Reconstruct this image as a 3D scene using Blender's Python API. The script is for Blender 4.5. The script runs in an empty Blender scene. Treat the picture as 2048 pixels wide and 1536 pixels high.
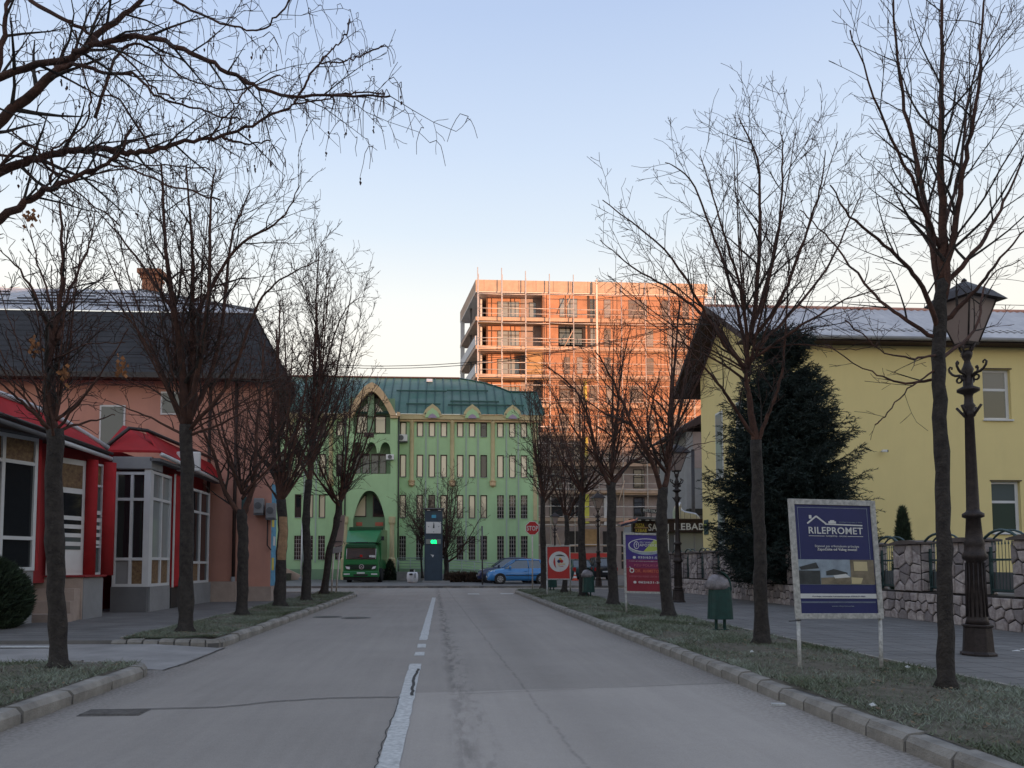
import bpy, math, random
from math import sin, cos, pi, sqrt
R = math.radians
scene = bpy.context.scene
COL = scene.collection

# ---------------------------------------------------------------- camera, world, sun, exposure
cam_data = bpy.data.cameras.new('camera'); cam = bpy.data.objects.new('camera', cam_data); COL.objects.link(cam)
cam.location = (0, 0, 1.3)
cam.rotation_euler = (R(90 + 3.5), 0, R(-3))
cam_data.sensor_width = 36; cam_data.lens = 1538 / 2048 * 36
cam_data.shift_x = 0.0283; cam_data.shift_y = 0.1299
cam_data.clip_start = 0.05; cam_data.clip_end = 3000
scene.camera = cam
SUN_EL, SUN_AZ = R(3.0), R(180 - 30)          # azimuth clockwise from +Y: behind the camera, to its right
world = bpy.data.worlds.new('World'); scene.world = world; world.use_nodes = True
wn = world.node_tree; wn.nodes.clear()
sky = wn.nodes.new('ShaderNodeTexSky'); sky.sky_type = 'NISHITA'; sky.sun_disc = False
sky.sun_elevation = SUN_EL; sky.sun_rotation = SUN_AZ; sky.air_density = 1.0; sky.dust_density = 0.6; sky.ozone_density = 1.4
# clear dawn sky: pale cream at the horizon rising to a soft blue (frosty air), laid over the physical sky
tcw = wn.nodes.new('ShaderNodeTexCoord'); sxw = wn.nodes.new('ShaderNodeSeparateXYZ'); wn.links.new(tcw.outputs['Generated'], sxw.inputs[0])
rw = wn.nodes.new('ShaderNodeValToRGB'); wn.links.new(sxw.outputs[2], rw.inputs[0])
SKY = [(0.0, (.93, .80, .67)), (0.18, (.95, .86, .75)), (0.27, (.96, .91, .82)), (0.33, (.90, .895, .86)), (0.40, (.715, .79, .875)), (0.48, (.60, .70, .865)), (0.60, (.46, .57, .80)), (1.0, (.40, .47, .64))]
SKY_OLD = [(0.0, (.93, .80, .66)), (0.10, (.96, .865, .75)), (0.17, (.88, .87, .84)), (0.26, (.72, .80, .88)), (0.40, (.58, .68, .86)), (0.58, (.47, .56, .79)), (1.0, (.40, .46, .64))]
els = rw.color_ramp.elements
while len(els) < len(SKY): els.new(0.5)
for e, (p_, c_) in zip(els, SKY): e.position = p_; e.color = (*c_, 1)
mulw = wn.nodes.new('ShaderNodeMix'); mulw.data_type = 'RGBA'; mulw.blend_type = 'ADD'; mulw.clamp_result = False; mulw.inputs[0].default_value = 0.17
scw = wn.nodes.new('ShaderNodeVectorMath'); scw.operation = 'SCALE'; scw.inputs['Scale'].default_value = 3.2
wn.links.new(rw.outputs[0], scw.inputs[0]); wn.links.new(scw.outputs[0], mulw.inputs[6]); wn.links.new(sky.outputs[0], mulw.inputs[7])
bg = wn.nodes.new('ShaderNodeBackground'); bg.inputs['Strength'].default_value = 0.15
wo = wn.nodes.new('ShaderNodeOutputWorld')
wn.links.new(mulw.outputs[2], bg.inputs[0]); wn.links.new(bg.outputs[0], wo.inputs[0])
sl = bpy.data.lights.new('sun', 'SUN'); sl.energy = 3.0; sl.angle = R(0.5); sl.color = (1.0, 0.53, 0.29)
sun = bpy.data.objects.new('sun', sl); COL.objects.link(sun)
from mathutils import Vector
SV = Vector((cos(SUN_EL) * sin(SUN_AZ), cos(SUN_EL) * cos(SUN_AZ), sin(SUN_EL)))
sun.rotation_euler = SV.to_track_quat('Z', 'Y').to_euler()
sun.location = (30, -30, 40)
scene.view_settings.view_transform = 'Standard'; scene.view_settings.look = 'None'
scene.view_settings.gamma = 1; scene.view_settings.use_curve_mapping = False
scene.view_settings.exposure = 1.1

# survey helpers: lateral slope X/Y and rise per metre for a bearing read off the survey photograph
def SX(px): return math.tan(R(3) + math.atan((px - 966) / 1538))
def SZ(py, px): return (1128.07 - py) / 1538 * (cos(R(3)) + SX(px) * sin(R(3)))
# ---------------------------------------------------------------- materials
def mat(name, col, rough=0.8, var=0.0, scale=4.0, bump=0.0, bscale=40.0, metal=0.0, spec=0.5, col2=None, emit=None, estr=0.0, ior=None, coat=0.0, island=False, streak=0.0):
    """principled material: base colour mottled towards col2 by object-space noise, fine relief by bump"""
    m = bpy.data.materials.new(name); m.use_nodes = True
    nt = m.node_tree; b = nt.nodes['Principled BSDF']
    c = (*col, 1)
    b.inputs['Base Color'].default_value = c; b.inputs['Roughness'].default_value = rough
    b.inputs['Metallic'].default_value = metal; b.inputs['Specular IOR Level'].default_value = spec
    if ior: b.inputs['IOR'].default_value = ior
    b.inputs['Coat Weight'].default_value = coat
    if emit: b.inputs['Emission Color'].default_value = (*emit, 1); b.inputs['Emission Strength'].default_value = estr
    tc = nt.nodes.new('ShaderNodeTexCoord')
    if var > 0 or col2:
        n = nt.nodes.new('ShaderNodeTexNoise'); n.inputs['Scale'].default_value = scale; n.inputs['Detail'].default_value = 8; n.inputs['Roughness'].default_value = 0.65
        nt.links.new(tc.outputs['Object'], n.inputs['Vector'])
        rp = nt.nodes.new('ShaderNodeValToRGB'); rp.color_ramp.elements[0].position = 0.33; rp.color_ramp.elements[1].position = 0.68
        c2 = col2 or tuple(min(1, x * (1 - var)) for x in col)
        hi = col if col2 else tuple(min(1, x * (1 + var * 0.6)) for x in col)
        rp.color_ramp.elements[0].color = (*c2, 1); rp.color_ramp.elements[1].color = (*hi, 1)
        nt.links.new(n.outputs['Fac'], rp.inputs[0]); src = rp.outputs[0]
        if island:
            g = nt.nodes.new('ShaderNodeNewGeometry'); mx = nt.nodes.new('ShaderNodeHueSaturation')
            mr = nt.nodes.new('ShaderNodeMapRange'); mr.inputs[3].default_value = 0.6; mr.inputs[4].default_value = 1.35
            nt.links.new(g.outputs['Random Per Island'], mr.inputs[0]); nt.links.new(mr.outputs[0], mx.inputs['Value']); nt.links.new(src, mx.inputs['Color']); src = mx.outputs[0]
        nt.links.new(src, b.inputs['Base Color'])
    if streak > 0:      # rain streaks and old patches: stretched noise over the colour
        src0 = b.inputs['Base Color'].links[0].from_socket if b.inputs['Base Color'].links else None
        mp = nt.nodes.new('ShaderNodeMapping'); mp.inputs['Scale'].default_value = (1.1, 1.1, .14); nt.links.new(tc.outputs['Object'], mp.inputs[0])
        n3 = nt.nodes.new('ShaderNodeTexNoise'); n3.inputs['Scale'].default_value = 1; n3.inputs['Detail'].default_value = 9; n3.inputs['Roughness'].default_value = .7; nt.links.new(mp.outputs[0], n3.inputs['Vector'])
        n4 = nt.nodes.new('ShaderNodeTexNoise'); n4.inputs['Scale'].default_value = .35; n4.inputs['Detail'].default_value = 6; nt.links.new(tc.outputs['Object'], n4.inputs['Vector'])
        m3 = nt.nodes.new('ShaderNodeMapRange'); m3.inputs[1].default_value = .48; m3.inputs[2].default_value = .74; m3.inputs[4].default_value = streak; nt.links.new(n3.outputs['Fac'], m3.inputs[0])
        m4 = nt.nodes.new('ShaderNodeMapRange'); m4.inputs[1].default_value = .42; m4.inputs[2].default_value = .7; m4.inputs[4].default_value = streak * .7; nt.links.new(n4.outputs['Fac'], m4.inputs[0])
        ad = nt.nodes.new('ShaderNodeMath'); ad.operation = 'ADD'; nt.links.new(m3.outputs[0], ad.inputs[0]); nt.links.new(m4.outputs[0], ad.inputs[1])
        mx3 = nt.nodes.new('ShaderNodeMix'); mx3.data_type = 'RGBA'; nt.links.new(ad.outputs[0], mx3.inputs[0]); mx3.inputs[7].default_value = (*[x * .45 + .04 for x in col], 1)
        if src0: nt.links.new(src0, mx3.inputs[6])
        else: mx3.inputs[6].default_value = c
        nt.links.new(mx3.outputs[2], b.inputs['Base Color'])
    if bump > 0:
        n2 = nt.nodes.new('ShaderNodeTexNoise'); n2.inputs['Scale'].default_value = bscale; n2.inputs['Detail'].default_value = 6
        nt.links.new(tc.outputs['Object'], n2.inputs['Vector'])
        bp = nt.nodes.new('ShaderNodeBump'); bp.inputs['Strength'].default_value = bump; bp.inputs['Distance'].default_value = 0.02
        nt.links.new(n2.outputs['Fac'], bp.inputs['Height']); nt.links.new(bp.outputs[0], b.inputs['Normal'])
    return m

M = {}
LIMB = (.085, .042, .030)
def dm(k, *a, **kw): M[k] = mat(k, *a, **kw)
dm('ground', (.17, .165, .16), .95, .25, .6, .3, 30)
dm('pavement', (.165, .158, .15), .9, .3, 1.2, .35, 60, streak=.25)
dm('concrete', (.30, .29, .275), .9, .2, 3, .4, 50)
dm('kerb', (.27, .25, .22), .9, .38, 3, .6, 60)
dm('drive', (.275, .262, .25), .9, .25, 1.5, .3, 50)
dm('crack', (.05, .048, .045), .95)
dm('paint_white', (.52, .52, .50), .8, .35, 18, .2, 60)
dm('soil', (.15, .13, .10), 1, .5, 6, .9, 40, col2=(.065, .06, .04))
dm('grass', (.27, .30, .24), .9, .3, .8, col2=(.075, .095, .04), island=True)
dm('bark', (.052, .043, .036), .95, .5, 11, 1.0, 38, col2=(.013, .009, .008), streak=.4)
dm('bark_cut', (.33, .20, .11), .9, .3, 10, .5, 40)
dm('limb', (.105, .048, .032), .95, .5, 6, .8, 45, col2=(.035, .017, .013))
dm('twig', (.055, .024, .018), .9, .3, 5)
dm('needle', (.013, .027, .022), .8, .4, 3, island=True)
dm('thuja', (.03, .05, .025), .9, .4, 3, island=True)
dm('dry', (.30, .13, .05), .9, .4, 20, island=True)
dm('pink', (.58, .29, .22), .9, .10, .8, .15, 90, streak=.28)
dm('red', (.40, .022, .026), .85, .2, 2, spec=.2, streak=.3)
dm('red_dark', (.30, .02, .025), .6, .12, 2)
dm('bitumen', (.040, .041, .047), .9, .3, 1.2, .4, 25)
dm('frost_metal', (.62, .61, .62), .7, .25, .7, col2=(.36, .36, .39))
dm('dark_metal', (.055, .05, .05), .5, .3, 8, metal=.5)
dm('white', (.70, .70, .69), .5, .08, 3)
dm('frame_white', (.62, .63, .64), .4, .06, 3)
dm('grey', (.28, .28, .285), .85, .12, 2, .2, 60)
dm('grey_dark', (.14, .14, .145), .85, .12, 2, .2, 60)
dm('step', (.42, .33, .28), .9, .15, 3, .2, 60, streak=.3)
dm('brown', (.04, .022, .018), .6, .2, 6)
dm('chimney', (.42, .18, .10), .9, .25, 8, .5, 30)
dm('green_wall', (.42, .62, .34), .9, .08, .5, .12, 80, streak=.24)
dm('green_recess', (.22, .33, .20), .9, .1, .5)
dm('green_roof', (.035, .125, .085), .5, .35, .5, col2=(.11, .18, .155))
dm('green_seam', (.015, .07, .06), .4, .2, 2, metal=.3)
dm('tan', (.56, .47, .27), .85, .12, 2, .15, 60)
dm('tan_trim', (.62, .44, .26), .85, .15, 2)
dm('mauve', (.36, .28, .38), .8)
dm('strip', (.36, .42, .38), .7)
dm('frame_brown', (.045, .018, .018), .5)
dm('curtain', (.55, .50, .38), .9, .15, 6)
dm('yellow', (.76, .63, .29), .9, .06, .35, .15, 70, streak=.10)
dm('tile_grey', (.60, .59, .60), .7, .2, .8, col2=(.40, .40, .43))
dm('soffit', (.045, .025, .022), .8, .3, 10)
dm('brick', (.50, .255, .155), .9, .25, .9, .3, 30, streak=.3)
dm('grey_and_shade', (.33, .26, .24), .9, .2, 1, .2, 30)  # plain warm grey; on the brick block it is shade put into the colour
dm('slab', (.50, .36, .27), .85, .2, 1.5, .2, 30)
dm('slab_white', (.62, .61, .62), .85, .12, 1.5)
dm('void', (.035, .03, .03), .9)
dm('board', (.42, .26, .13), .9, .2, 3)
dm('yellow_foam', (.62, .58, .10), .8)
dm('steel', (.62, .56, .52), .5, .2, 10, metal=.15)
dm('steel_dark', (.12, .11, .11), .5, .3, 10, metal=.4)
dm('stone', (.50, .44, .415), .95, .32, 7, .9, 28, col2=(.24, .195, .19))
dm('stone_b', (.58, .51, .47), .95, .3, 8, .9, 28, col2=(.29, .24, .23))
dm('stone_c', (.28, .245, .235), .95, .3, 8, .9, 28, col2=(.20, .17, .17))
dm('mortar', (.03, .025, .024), 1)
dm('cap', (.12, .095, .085), .9, .3, 8, .4, 40)
dm('iron_green', (.045, .085, .085), .5, .3, 12, metal=.3)
dm('bin_green', (.004, .045, .038), .5, .35, 9)
dm('bag', (.22, .20, .21), .45, .4, 14, .7, 22)
dm('black', (.012, .012, .014), .5)
dm('tyre', (.015, .015, .016), .85)
dm('rim', (.5, .5, .52), .35, metal=.7)
dm('car_blue', (.05, .24, .56), .25, coat=.6)
dm('car_navy', (.012, .02, .07), .25, coat=.6)
dm('car_black', (.012, .014, .018), .3, coat=.5)
dm('car_teal', (.02, .06, .065), .3, coat=.5)
dm('truck_green', (.012, .18, .05), .35, .1, 2, coat=.3)
dm('truck_dark', (.01, .075, .03), .4, .1, 2)
dm('lamp_lens', (.75, .75, .75), .15)
dm('red_lens', (.45, .02, .02), .2)
dm('pillar_blue', (.028, .052, .078), .5, .2, 2)
dm('display', (.22, .24, .22), .4)
dm('led', (.0, .6, .2), .4, emit=(.0, 1.0, .22), estr=1.1)
dm('lamp_iron', (.036, .026, .024), .55, .45, 14, .3, 50, metal=.35)
dm('stop_red', (.50, .022, .025), .4, .1, 3)
dm('sign_white', (.66, .66, .64), .45, .08, 8)
dm('sign_frame', (.46, .45, .42), .6, .4, 22, .2, 60)
dm('sign_navy', (.025, .03, .12), .45, .12, 2)
dm('sign_violet', (.055, .035, .22), .45, .15, 2)
dm('sign_plum', (.20, .02, .09), .45, .15, 2)
dm('sign_wine', (.26, .022, .04), .45, .15, 2)
dm('sign_red', (.50, .035, .03), .5, .12, 3)
dm('lime', (.42, .52, .10), .5)
dm('ochre', (.75, .45, .05), .5)
dm('text_yellow', (.75, .60, .08), .5)
dm('pink_text', (.45, .12, .16), .5)
dm('orange_text', (.55, .13, .08), .5)
dm('photo_sky', (.30, .36, .42), .5, .3, 6)
dm('photo_dark', (.05, .055, .055), .5, .5, 9)
dm('photo_wood', (.22, .18, .12), .5, .4, 8)
dm('cyan', (.06, .33, .50), .5)
dm('mural', (.12, .36, .56), .7, .3, 5)
dm('cone_orange', (.65, .08, .03), .6)
dm('aluminium', (.62, .62, .63), .3, .12, 4, metal=.85)
dm('hedge', (.10, .065, .045), .95, .4, 6, island=True)
dm('food', (.26, .17, .08), .6, .8, 14, col2=(.10, .05, .03))
dm('blocker_brown', (.09, .085, .06), 1, .4, .1)
dm('cable', (.015, .015, .015), .7)
dm('manhole', (.14, .13, .12), .7, .4, 20, .5, 50)
dm('dark_stain', (.105, .10, .095), .9)

def net_material():
    m = bpy.data.materials.new('debris_net'); m.use_nodes = True; nt = m.node_tree; b = nt.nodes['Principled BSDF']; b.inputs['Base Color'].default_value = (.50, .27, .17, 1); b.inputs['Roughness'].default_value = .9
    b.inputs['Alpha'].default_value = .10; M['net'] = m
net_material()
def glass_mat(name, tint, rough=.03, ior=2.0):
    m = bpy.data.materials.new(name); m.use_nodes = True
    b = m.node_tree.nodes['Principled BSDF']; nt = m.node_tree
    b.inputs['Base Color'].default_value = (*tint, 1); b.inputs['Roughness'].default_value = rough; b.inputs['IOR'].default_value = ior
    n = nt.nodes.new('ShaderNodeTexNoise'); n.inputs['Scale'].default_value = 1.7; n.inputs['Detail'].default_value = 1
    tc = nt.nodes.new('ShaderNodeTexCoord'); nt.links.new(tc.outputs['Object'], n.inputs['Vector'])
    bp = nt.nodes.new('ShaderNodeBump'); bp.inputs['Strength'].default_value = .12; bp.inputs['Distance'].default_value = .01
    nt.links.new(n.outputs['Fac'], bp.inputs['Height']); nt.links.new(bp.outputs[0], b.inputs['Normal'])
    M[name] = m
glass_mat('pane_cream', (.72, .62, .44), .05, 2.0)     # cream curtains plus the bright sky's reflection put into the pane colour
glass_mat('pane_dark', (.02, .022, .025), .04, 1.7)
glass_mat('pane_grey', (.10, .12, .12), .05, 1.6)
glass_mat('pane_lamp', (.30, .235, .21), .25, 1.5)
glass_mat('car_glass', (.03, .045, .05), .05, 2.1)
glass_mat('pane_green', (.055, .075, .06), .06, 1.6)
glass_mat('pane_pale', (.26, .28, .28), .05, 1.7)

# ---------------------------------------------------------------- mesh helpers
WLOC = {}
class MB:
    def __init__(s): s.v = []; s.f = []
    def add(s, v, f):
        n = len(s.v); s.v += [tuple(p) for p in v]; s.f += [tuple(i + n for i in q) for q in f]; return s
    def box(s, x0, x1, y0, y1, z0, z1):
        return s.add([(x0, y0, z0), (x1, y0, z0), (x1, y1, z0), (x0, y1, z0), (x0, y0, z1), (x1, y0, z1), (x1, y1, z1), (x0, y1, z1)],
                     [(0, 3, 2, 1), (4, 5, 6, 7), (0, 1, 5, 4), (1, 2, 6, 5), (2, 3, 7, 6), (3, 0, 4, 7)])
    def quad(s, *p): return s.add(p, [tuple(range(len(p)))])
    def slab(s, pts, d):
        """a flat polygon given thickness along vector d"""
        n = len(pts); a = list(pts) + [(p[0] + d[0], p[1] + d[1], p[2] + d[2]) for p in pts]
        return s.add(a, [tuple(range(n))[::-1], tuple(range(n, 2 * n))] + [(i, (i + 1) % n, (i + 1) % n + n, i + n) for i in range(n)])
    def tube(s, pts, rad, k=6, cap=True):
        n = len(pts)
        if not hasattr(rad, '__len__'): rad = [rad] * n
        b = len(s.v); px, py, pz = 1.0, .13, .07
        for i in range(n):
            a = pts[i - 1] if i else pts[i]; c = pts[i + 1] if i < n - 1 else pts[i]
            dx, dy, dz = c[0] - a[0], c[1] - a[1], c[2] - a[2]; L = sqrt(dx * dx + dy * dy + dz * dz) or 1; dx /= L; dy /= L; dz /= L
            q = px * dx + py * dy + pz * dz; ux, uy, uz = px - q * dx, py - q * dy, pz - q * dz; L = sqrt(ux * ux + uy * uy + uz * uz)
            if L < .05:
                ux, uy, uz = (0, 1, 0) if abs(dy) < .8 else (0, 0, 1); q = ux * dx + uy * dy + uz * dz; ux -= q * dx; uy -= q * dy; uz -= q * dz; L = sqrt(ux * ux + uy * uy + uz * uz)
            ux /= L; uy /= L; uz /= L; px, py, pz = ux, uy, uz
            wx, wy, wz = dy * uz - dz * uy, dz * ux - dx * uz, dx * uy - dy * ux
            P = pts[i]; r = rad[i]
            for j in range(k):
                t = 6.28318 * j / k; ca = cos(t) * r; sa = sin(t) * r
                s.v.append((P[0] + ux * ca + wx * sa, P[1] + uy * ca + wy * sa, P[2] + uz * ca + wz * sa))
        for i in range(n - 1):
            for j in range(k):
                j2 = (j + 1) % k; s.f.append((b + i * k + j, b + i * k + j2, b + (i + 1) * k + j2, b + (i + 1) * k + j))
        if cap and k > 2:
            s.f.append(tuple(b + j for j in range(k))[::-1]); s.f.append(tuple(b + (n - 1) * k + j for j in range(k)))
        return s
    def lathe(s, prof, c=(0, 0, 0), k=16, sq=False):
        b = len(s.v); n = len(prof)
        for (r, z) in prof:
            for j in range(k):
                t = 2 * pi * (j + .5) / k; s.v.append((c[0] + r * cos(t), c[1] + r * sin(t), c[2] + z))
        for i in range(n - 1):
            for j in range(k):
                j2 = (j + 1) % k; s.f.append((b + i * k + j, b + i * k + j2, b + (i + 1) * k + j2, b + (i + 1) * k + j))
        s.f.append(tuple(b + j for j in range(k))[::-1]); s.f.append(tuple(b + (n - 1) * k + j for j in range(k)))
        return s
    def disc(s, c, r, n, k=20, d=(0, 1, 0), thick=.02):
        """disc facing along d (axis), n = unused"""
        D = Vector(d).normalized(); U = D.orthogonal().normalized(); W = D.cross(U)
        pts = [tuple(Vector(c) + U * (r * cos(2 * pi * j / k)) + W * (r * sin(2 * pi * j / k))) for j in range(k)]
        return s.slab(pts, tuple(D * thick))
    def build(s, name, m, parent=None, smooth=False, bevel=0, loc=None):
        me = bpy.data.meshes.new(name); o = bpy.data.objects.new(name, me)
        off = Vector((0, 0, 0))
        if parent is not None: off = WLOC.get(parent.name, Vector((0, 0, 0)))
        elif loc is not None: off = Vector(loc)
        vs = s.v if off.length == 0 else [(x - off.x, y - off.y, z - off.z) for (x, y, z) in s.v]
        me.from_pydata(vs, [], s.f); me.materials.append(M[m] if isinstance(m, str) else m)
        if smooth: me.polygons.foreach_set('use_smooth', [True] * len(me.polygons))
        me.update()
        COL.objects.link(o)
        if parent is not None: o.parent = parent; WLOC[o.name] = off
        elif loc is not None: o.location = loc; WLOC[o.name] = off
        if bevel:
            b = o.modifiers.new('bevel', 'BEVEL'); b.width = bevel; b.segments = 2; b.limit_method = 'ANGLE'
        return o

def tag(o, label=None, cat=None, group=None, kind=None):
    if label: o['label'] = label
    if cat: o['category'] = cat
    if group: o['group'] = group
    if kind: o['kind'] = kind
    return o
def thing(name, label, cat, loc=(0, 0, 0), group=None):
    o = bpy.data.objects.new(name, None); COL.objects.link(o); o.location = loc; o.empty_display_size = .3
    WLOC[o.name] = Vector(loc); return tag(o, label, cat, group)
def structure(name, mb, m, **k): return tag(mb.build(name, m, **k), kind='structure')
def copy_part(o, parent, dx=0, dy=0, dz=0):
    c = o.copy(); COL.objects.link(c); c.parent = parent; c.location = (o.location.x + dx, o.location.y + dy, o.location.z + dz)
    for ch in list(o.children): copy_part(ch, c)
    return c
def copy_tree(o, label, loc=None, rz=None):
    c = o.copy(); COL.objects.link(c)
    c['label'] = label
    if loc: c.location = loc
    if rz is not None: c.rotation_euler = (0, 0, rz)
    for ch in list(o.children): copy_part(ch, c)
    return c
def Box(name, m, parent, x0, x1, y0, y1, z0, z1, bevel=0):
    return MB().box(min(x0, x1), max(x0, x1), min(y0, y1), max(y0, y1), min(z0, z1), max(z0, z1)).build(name, m, parent, bevel=bevel)
def Tube(name, m, parent, pts, r, k=8): return MB().tube(pts, r, k).build(name, m, parent, smooth=True)

def holed_wall(x0, x1, z0, z1, holes, y, d):
    """wall plate from y to y+d with rectangular openings (x0,x1,z0,z1)"""
    xs = sorted({x0, x1, *[v for h in holes for v in h[:2] if x0 < v < x1]}); zs = sorted({z0, z1, *[v for h in holes for v in h[2:] if z0 < v < z1]})
    def solid(i, j):
        if i < 0 or j < 0 or i >= len(xs) - 1 or j >= len(zs) - 1: return False
        cx, cz = (xs[i] + xs[i + 1]) / 2, (zs[j] + zs[j + 1]) / 2
        return not any(h[0] < cx < h[1] and h[2] < cz < h[3] for h in holes)
    mb = MB()
    for i in range(len(xs) - 1):
        for j in range(len(zs) - 1):
            if not solid(i, j): continue
            a, b, c, e = xs[i], xs[i + 1], zs[j], zs[j + 1]
            mb.quad((a, y, c), (b, y, c), (b, y, e), (a, y, e))
            if not solid(i - 1, j): mb.quad((a, y + d, c), (a, y, c), (a, y, e), (a, y + d, e))
            if not solid(i + 1, j): mb.quad((b, y, c), (b, y + d, c), (b, y + d, e), (b, y, e))
            if not solid(i, j - 1): mb.quad((a, y + d, c), (b, y + d, c), (b, y, c), (a, y, c))
            if not solid(i, j + 1): mb.quad((a, y, e), (b, y, e), (b, y + d, e), (a, y + d, e))
    return mb

def lettering(text, parent, org, right, up, h, m, w=None, bold=0.0, name='lettering', depth=.004, center=True, slant=0):
    """raised lettering: org = centre (or left) of the baseline box, h = cap height, w = total width"""
    cu = bpy.data.curves.new('t', 'FONT'); cu.body = text; cu.size = 1; cu.offset = bold; cu.extrude = 0; cu.shear = slant; cu.resolution_u = 3; cu.space_character = 1.06
    to = bpy.data.objects.new('t', cu); COL.objects.link(to)
    me = bpy.data.meshes.new_from_object(to); bpy.data.objects.remove(to); bpy.data.curves.remove(cu)
    xs = [v.co.x for v in me.vertices]; ys = [v.co.y for v in me.vertices]
    x0, x1 = min(xs), max(xs); y1 = 0.70 + bold
    sy = h / y1; sx = (w / (x1 - x0)) if w else sy
    rt = Vector(right).normalized(); u = Vector(up).normalized(); n = rt.cross(u)
    off = WLOC.get(parent.name, Vector((0, 0, 0))) if parent is not None else Vector((0, 0, 0))
    cx = (x0 + x1) / 2 if center else x0
    V = []; nv = len(me.vertices)
    for v in me.vertices:
        V.append(tuple(Vector(org) + rt * ((v.co.x - cx) * sx) + u * (v.co.y * sy) + n * depth - off))
    F = [tuple(p.vertices) for p in me.polygons]
    from collections import Counter
    ec = Counter(); ed = {}
    for f in F:
        for i in range(len(f)):
            a, b = f[i], f[(i + 1) % len(f)]; k = (min(a, b), max(a, b)); ec[k] += 1; ed[k] = (a, b)
    V += [tuple(Vector(p) - n * depth) for p in V]
    F += [(b, a, a + nv, b + nv) for k, (a, b) in ed.items() if ec[k] == 1]
    m2 = bpy.data.meshes.new(name); m2.from_pydata(V, [], F); m2.materials.append(M[m]); m2.update()
    o = bpy.data.objects.new(name, m2); COL.objects.link(o); bpy.data.meshes.remove(me)
    if parent is not None: o.parent = parent; WLOC[o.name] = off
    return o

# ---------------------------------------------------------------- the setting
rng = random.Random(7)
structure('ground', MB().quad((-700, -500, -.06), (700, -500, -.06), (700, 1200, -.06), (-700, 1200, -.06)), 'ground')

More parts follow.
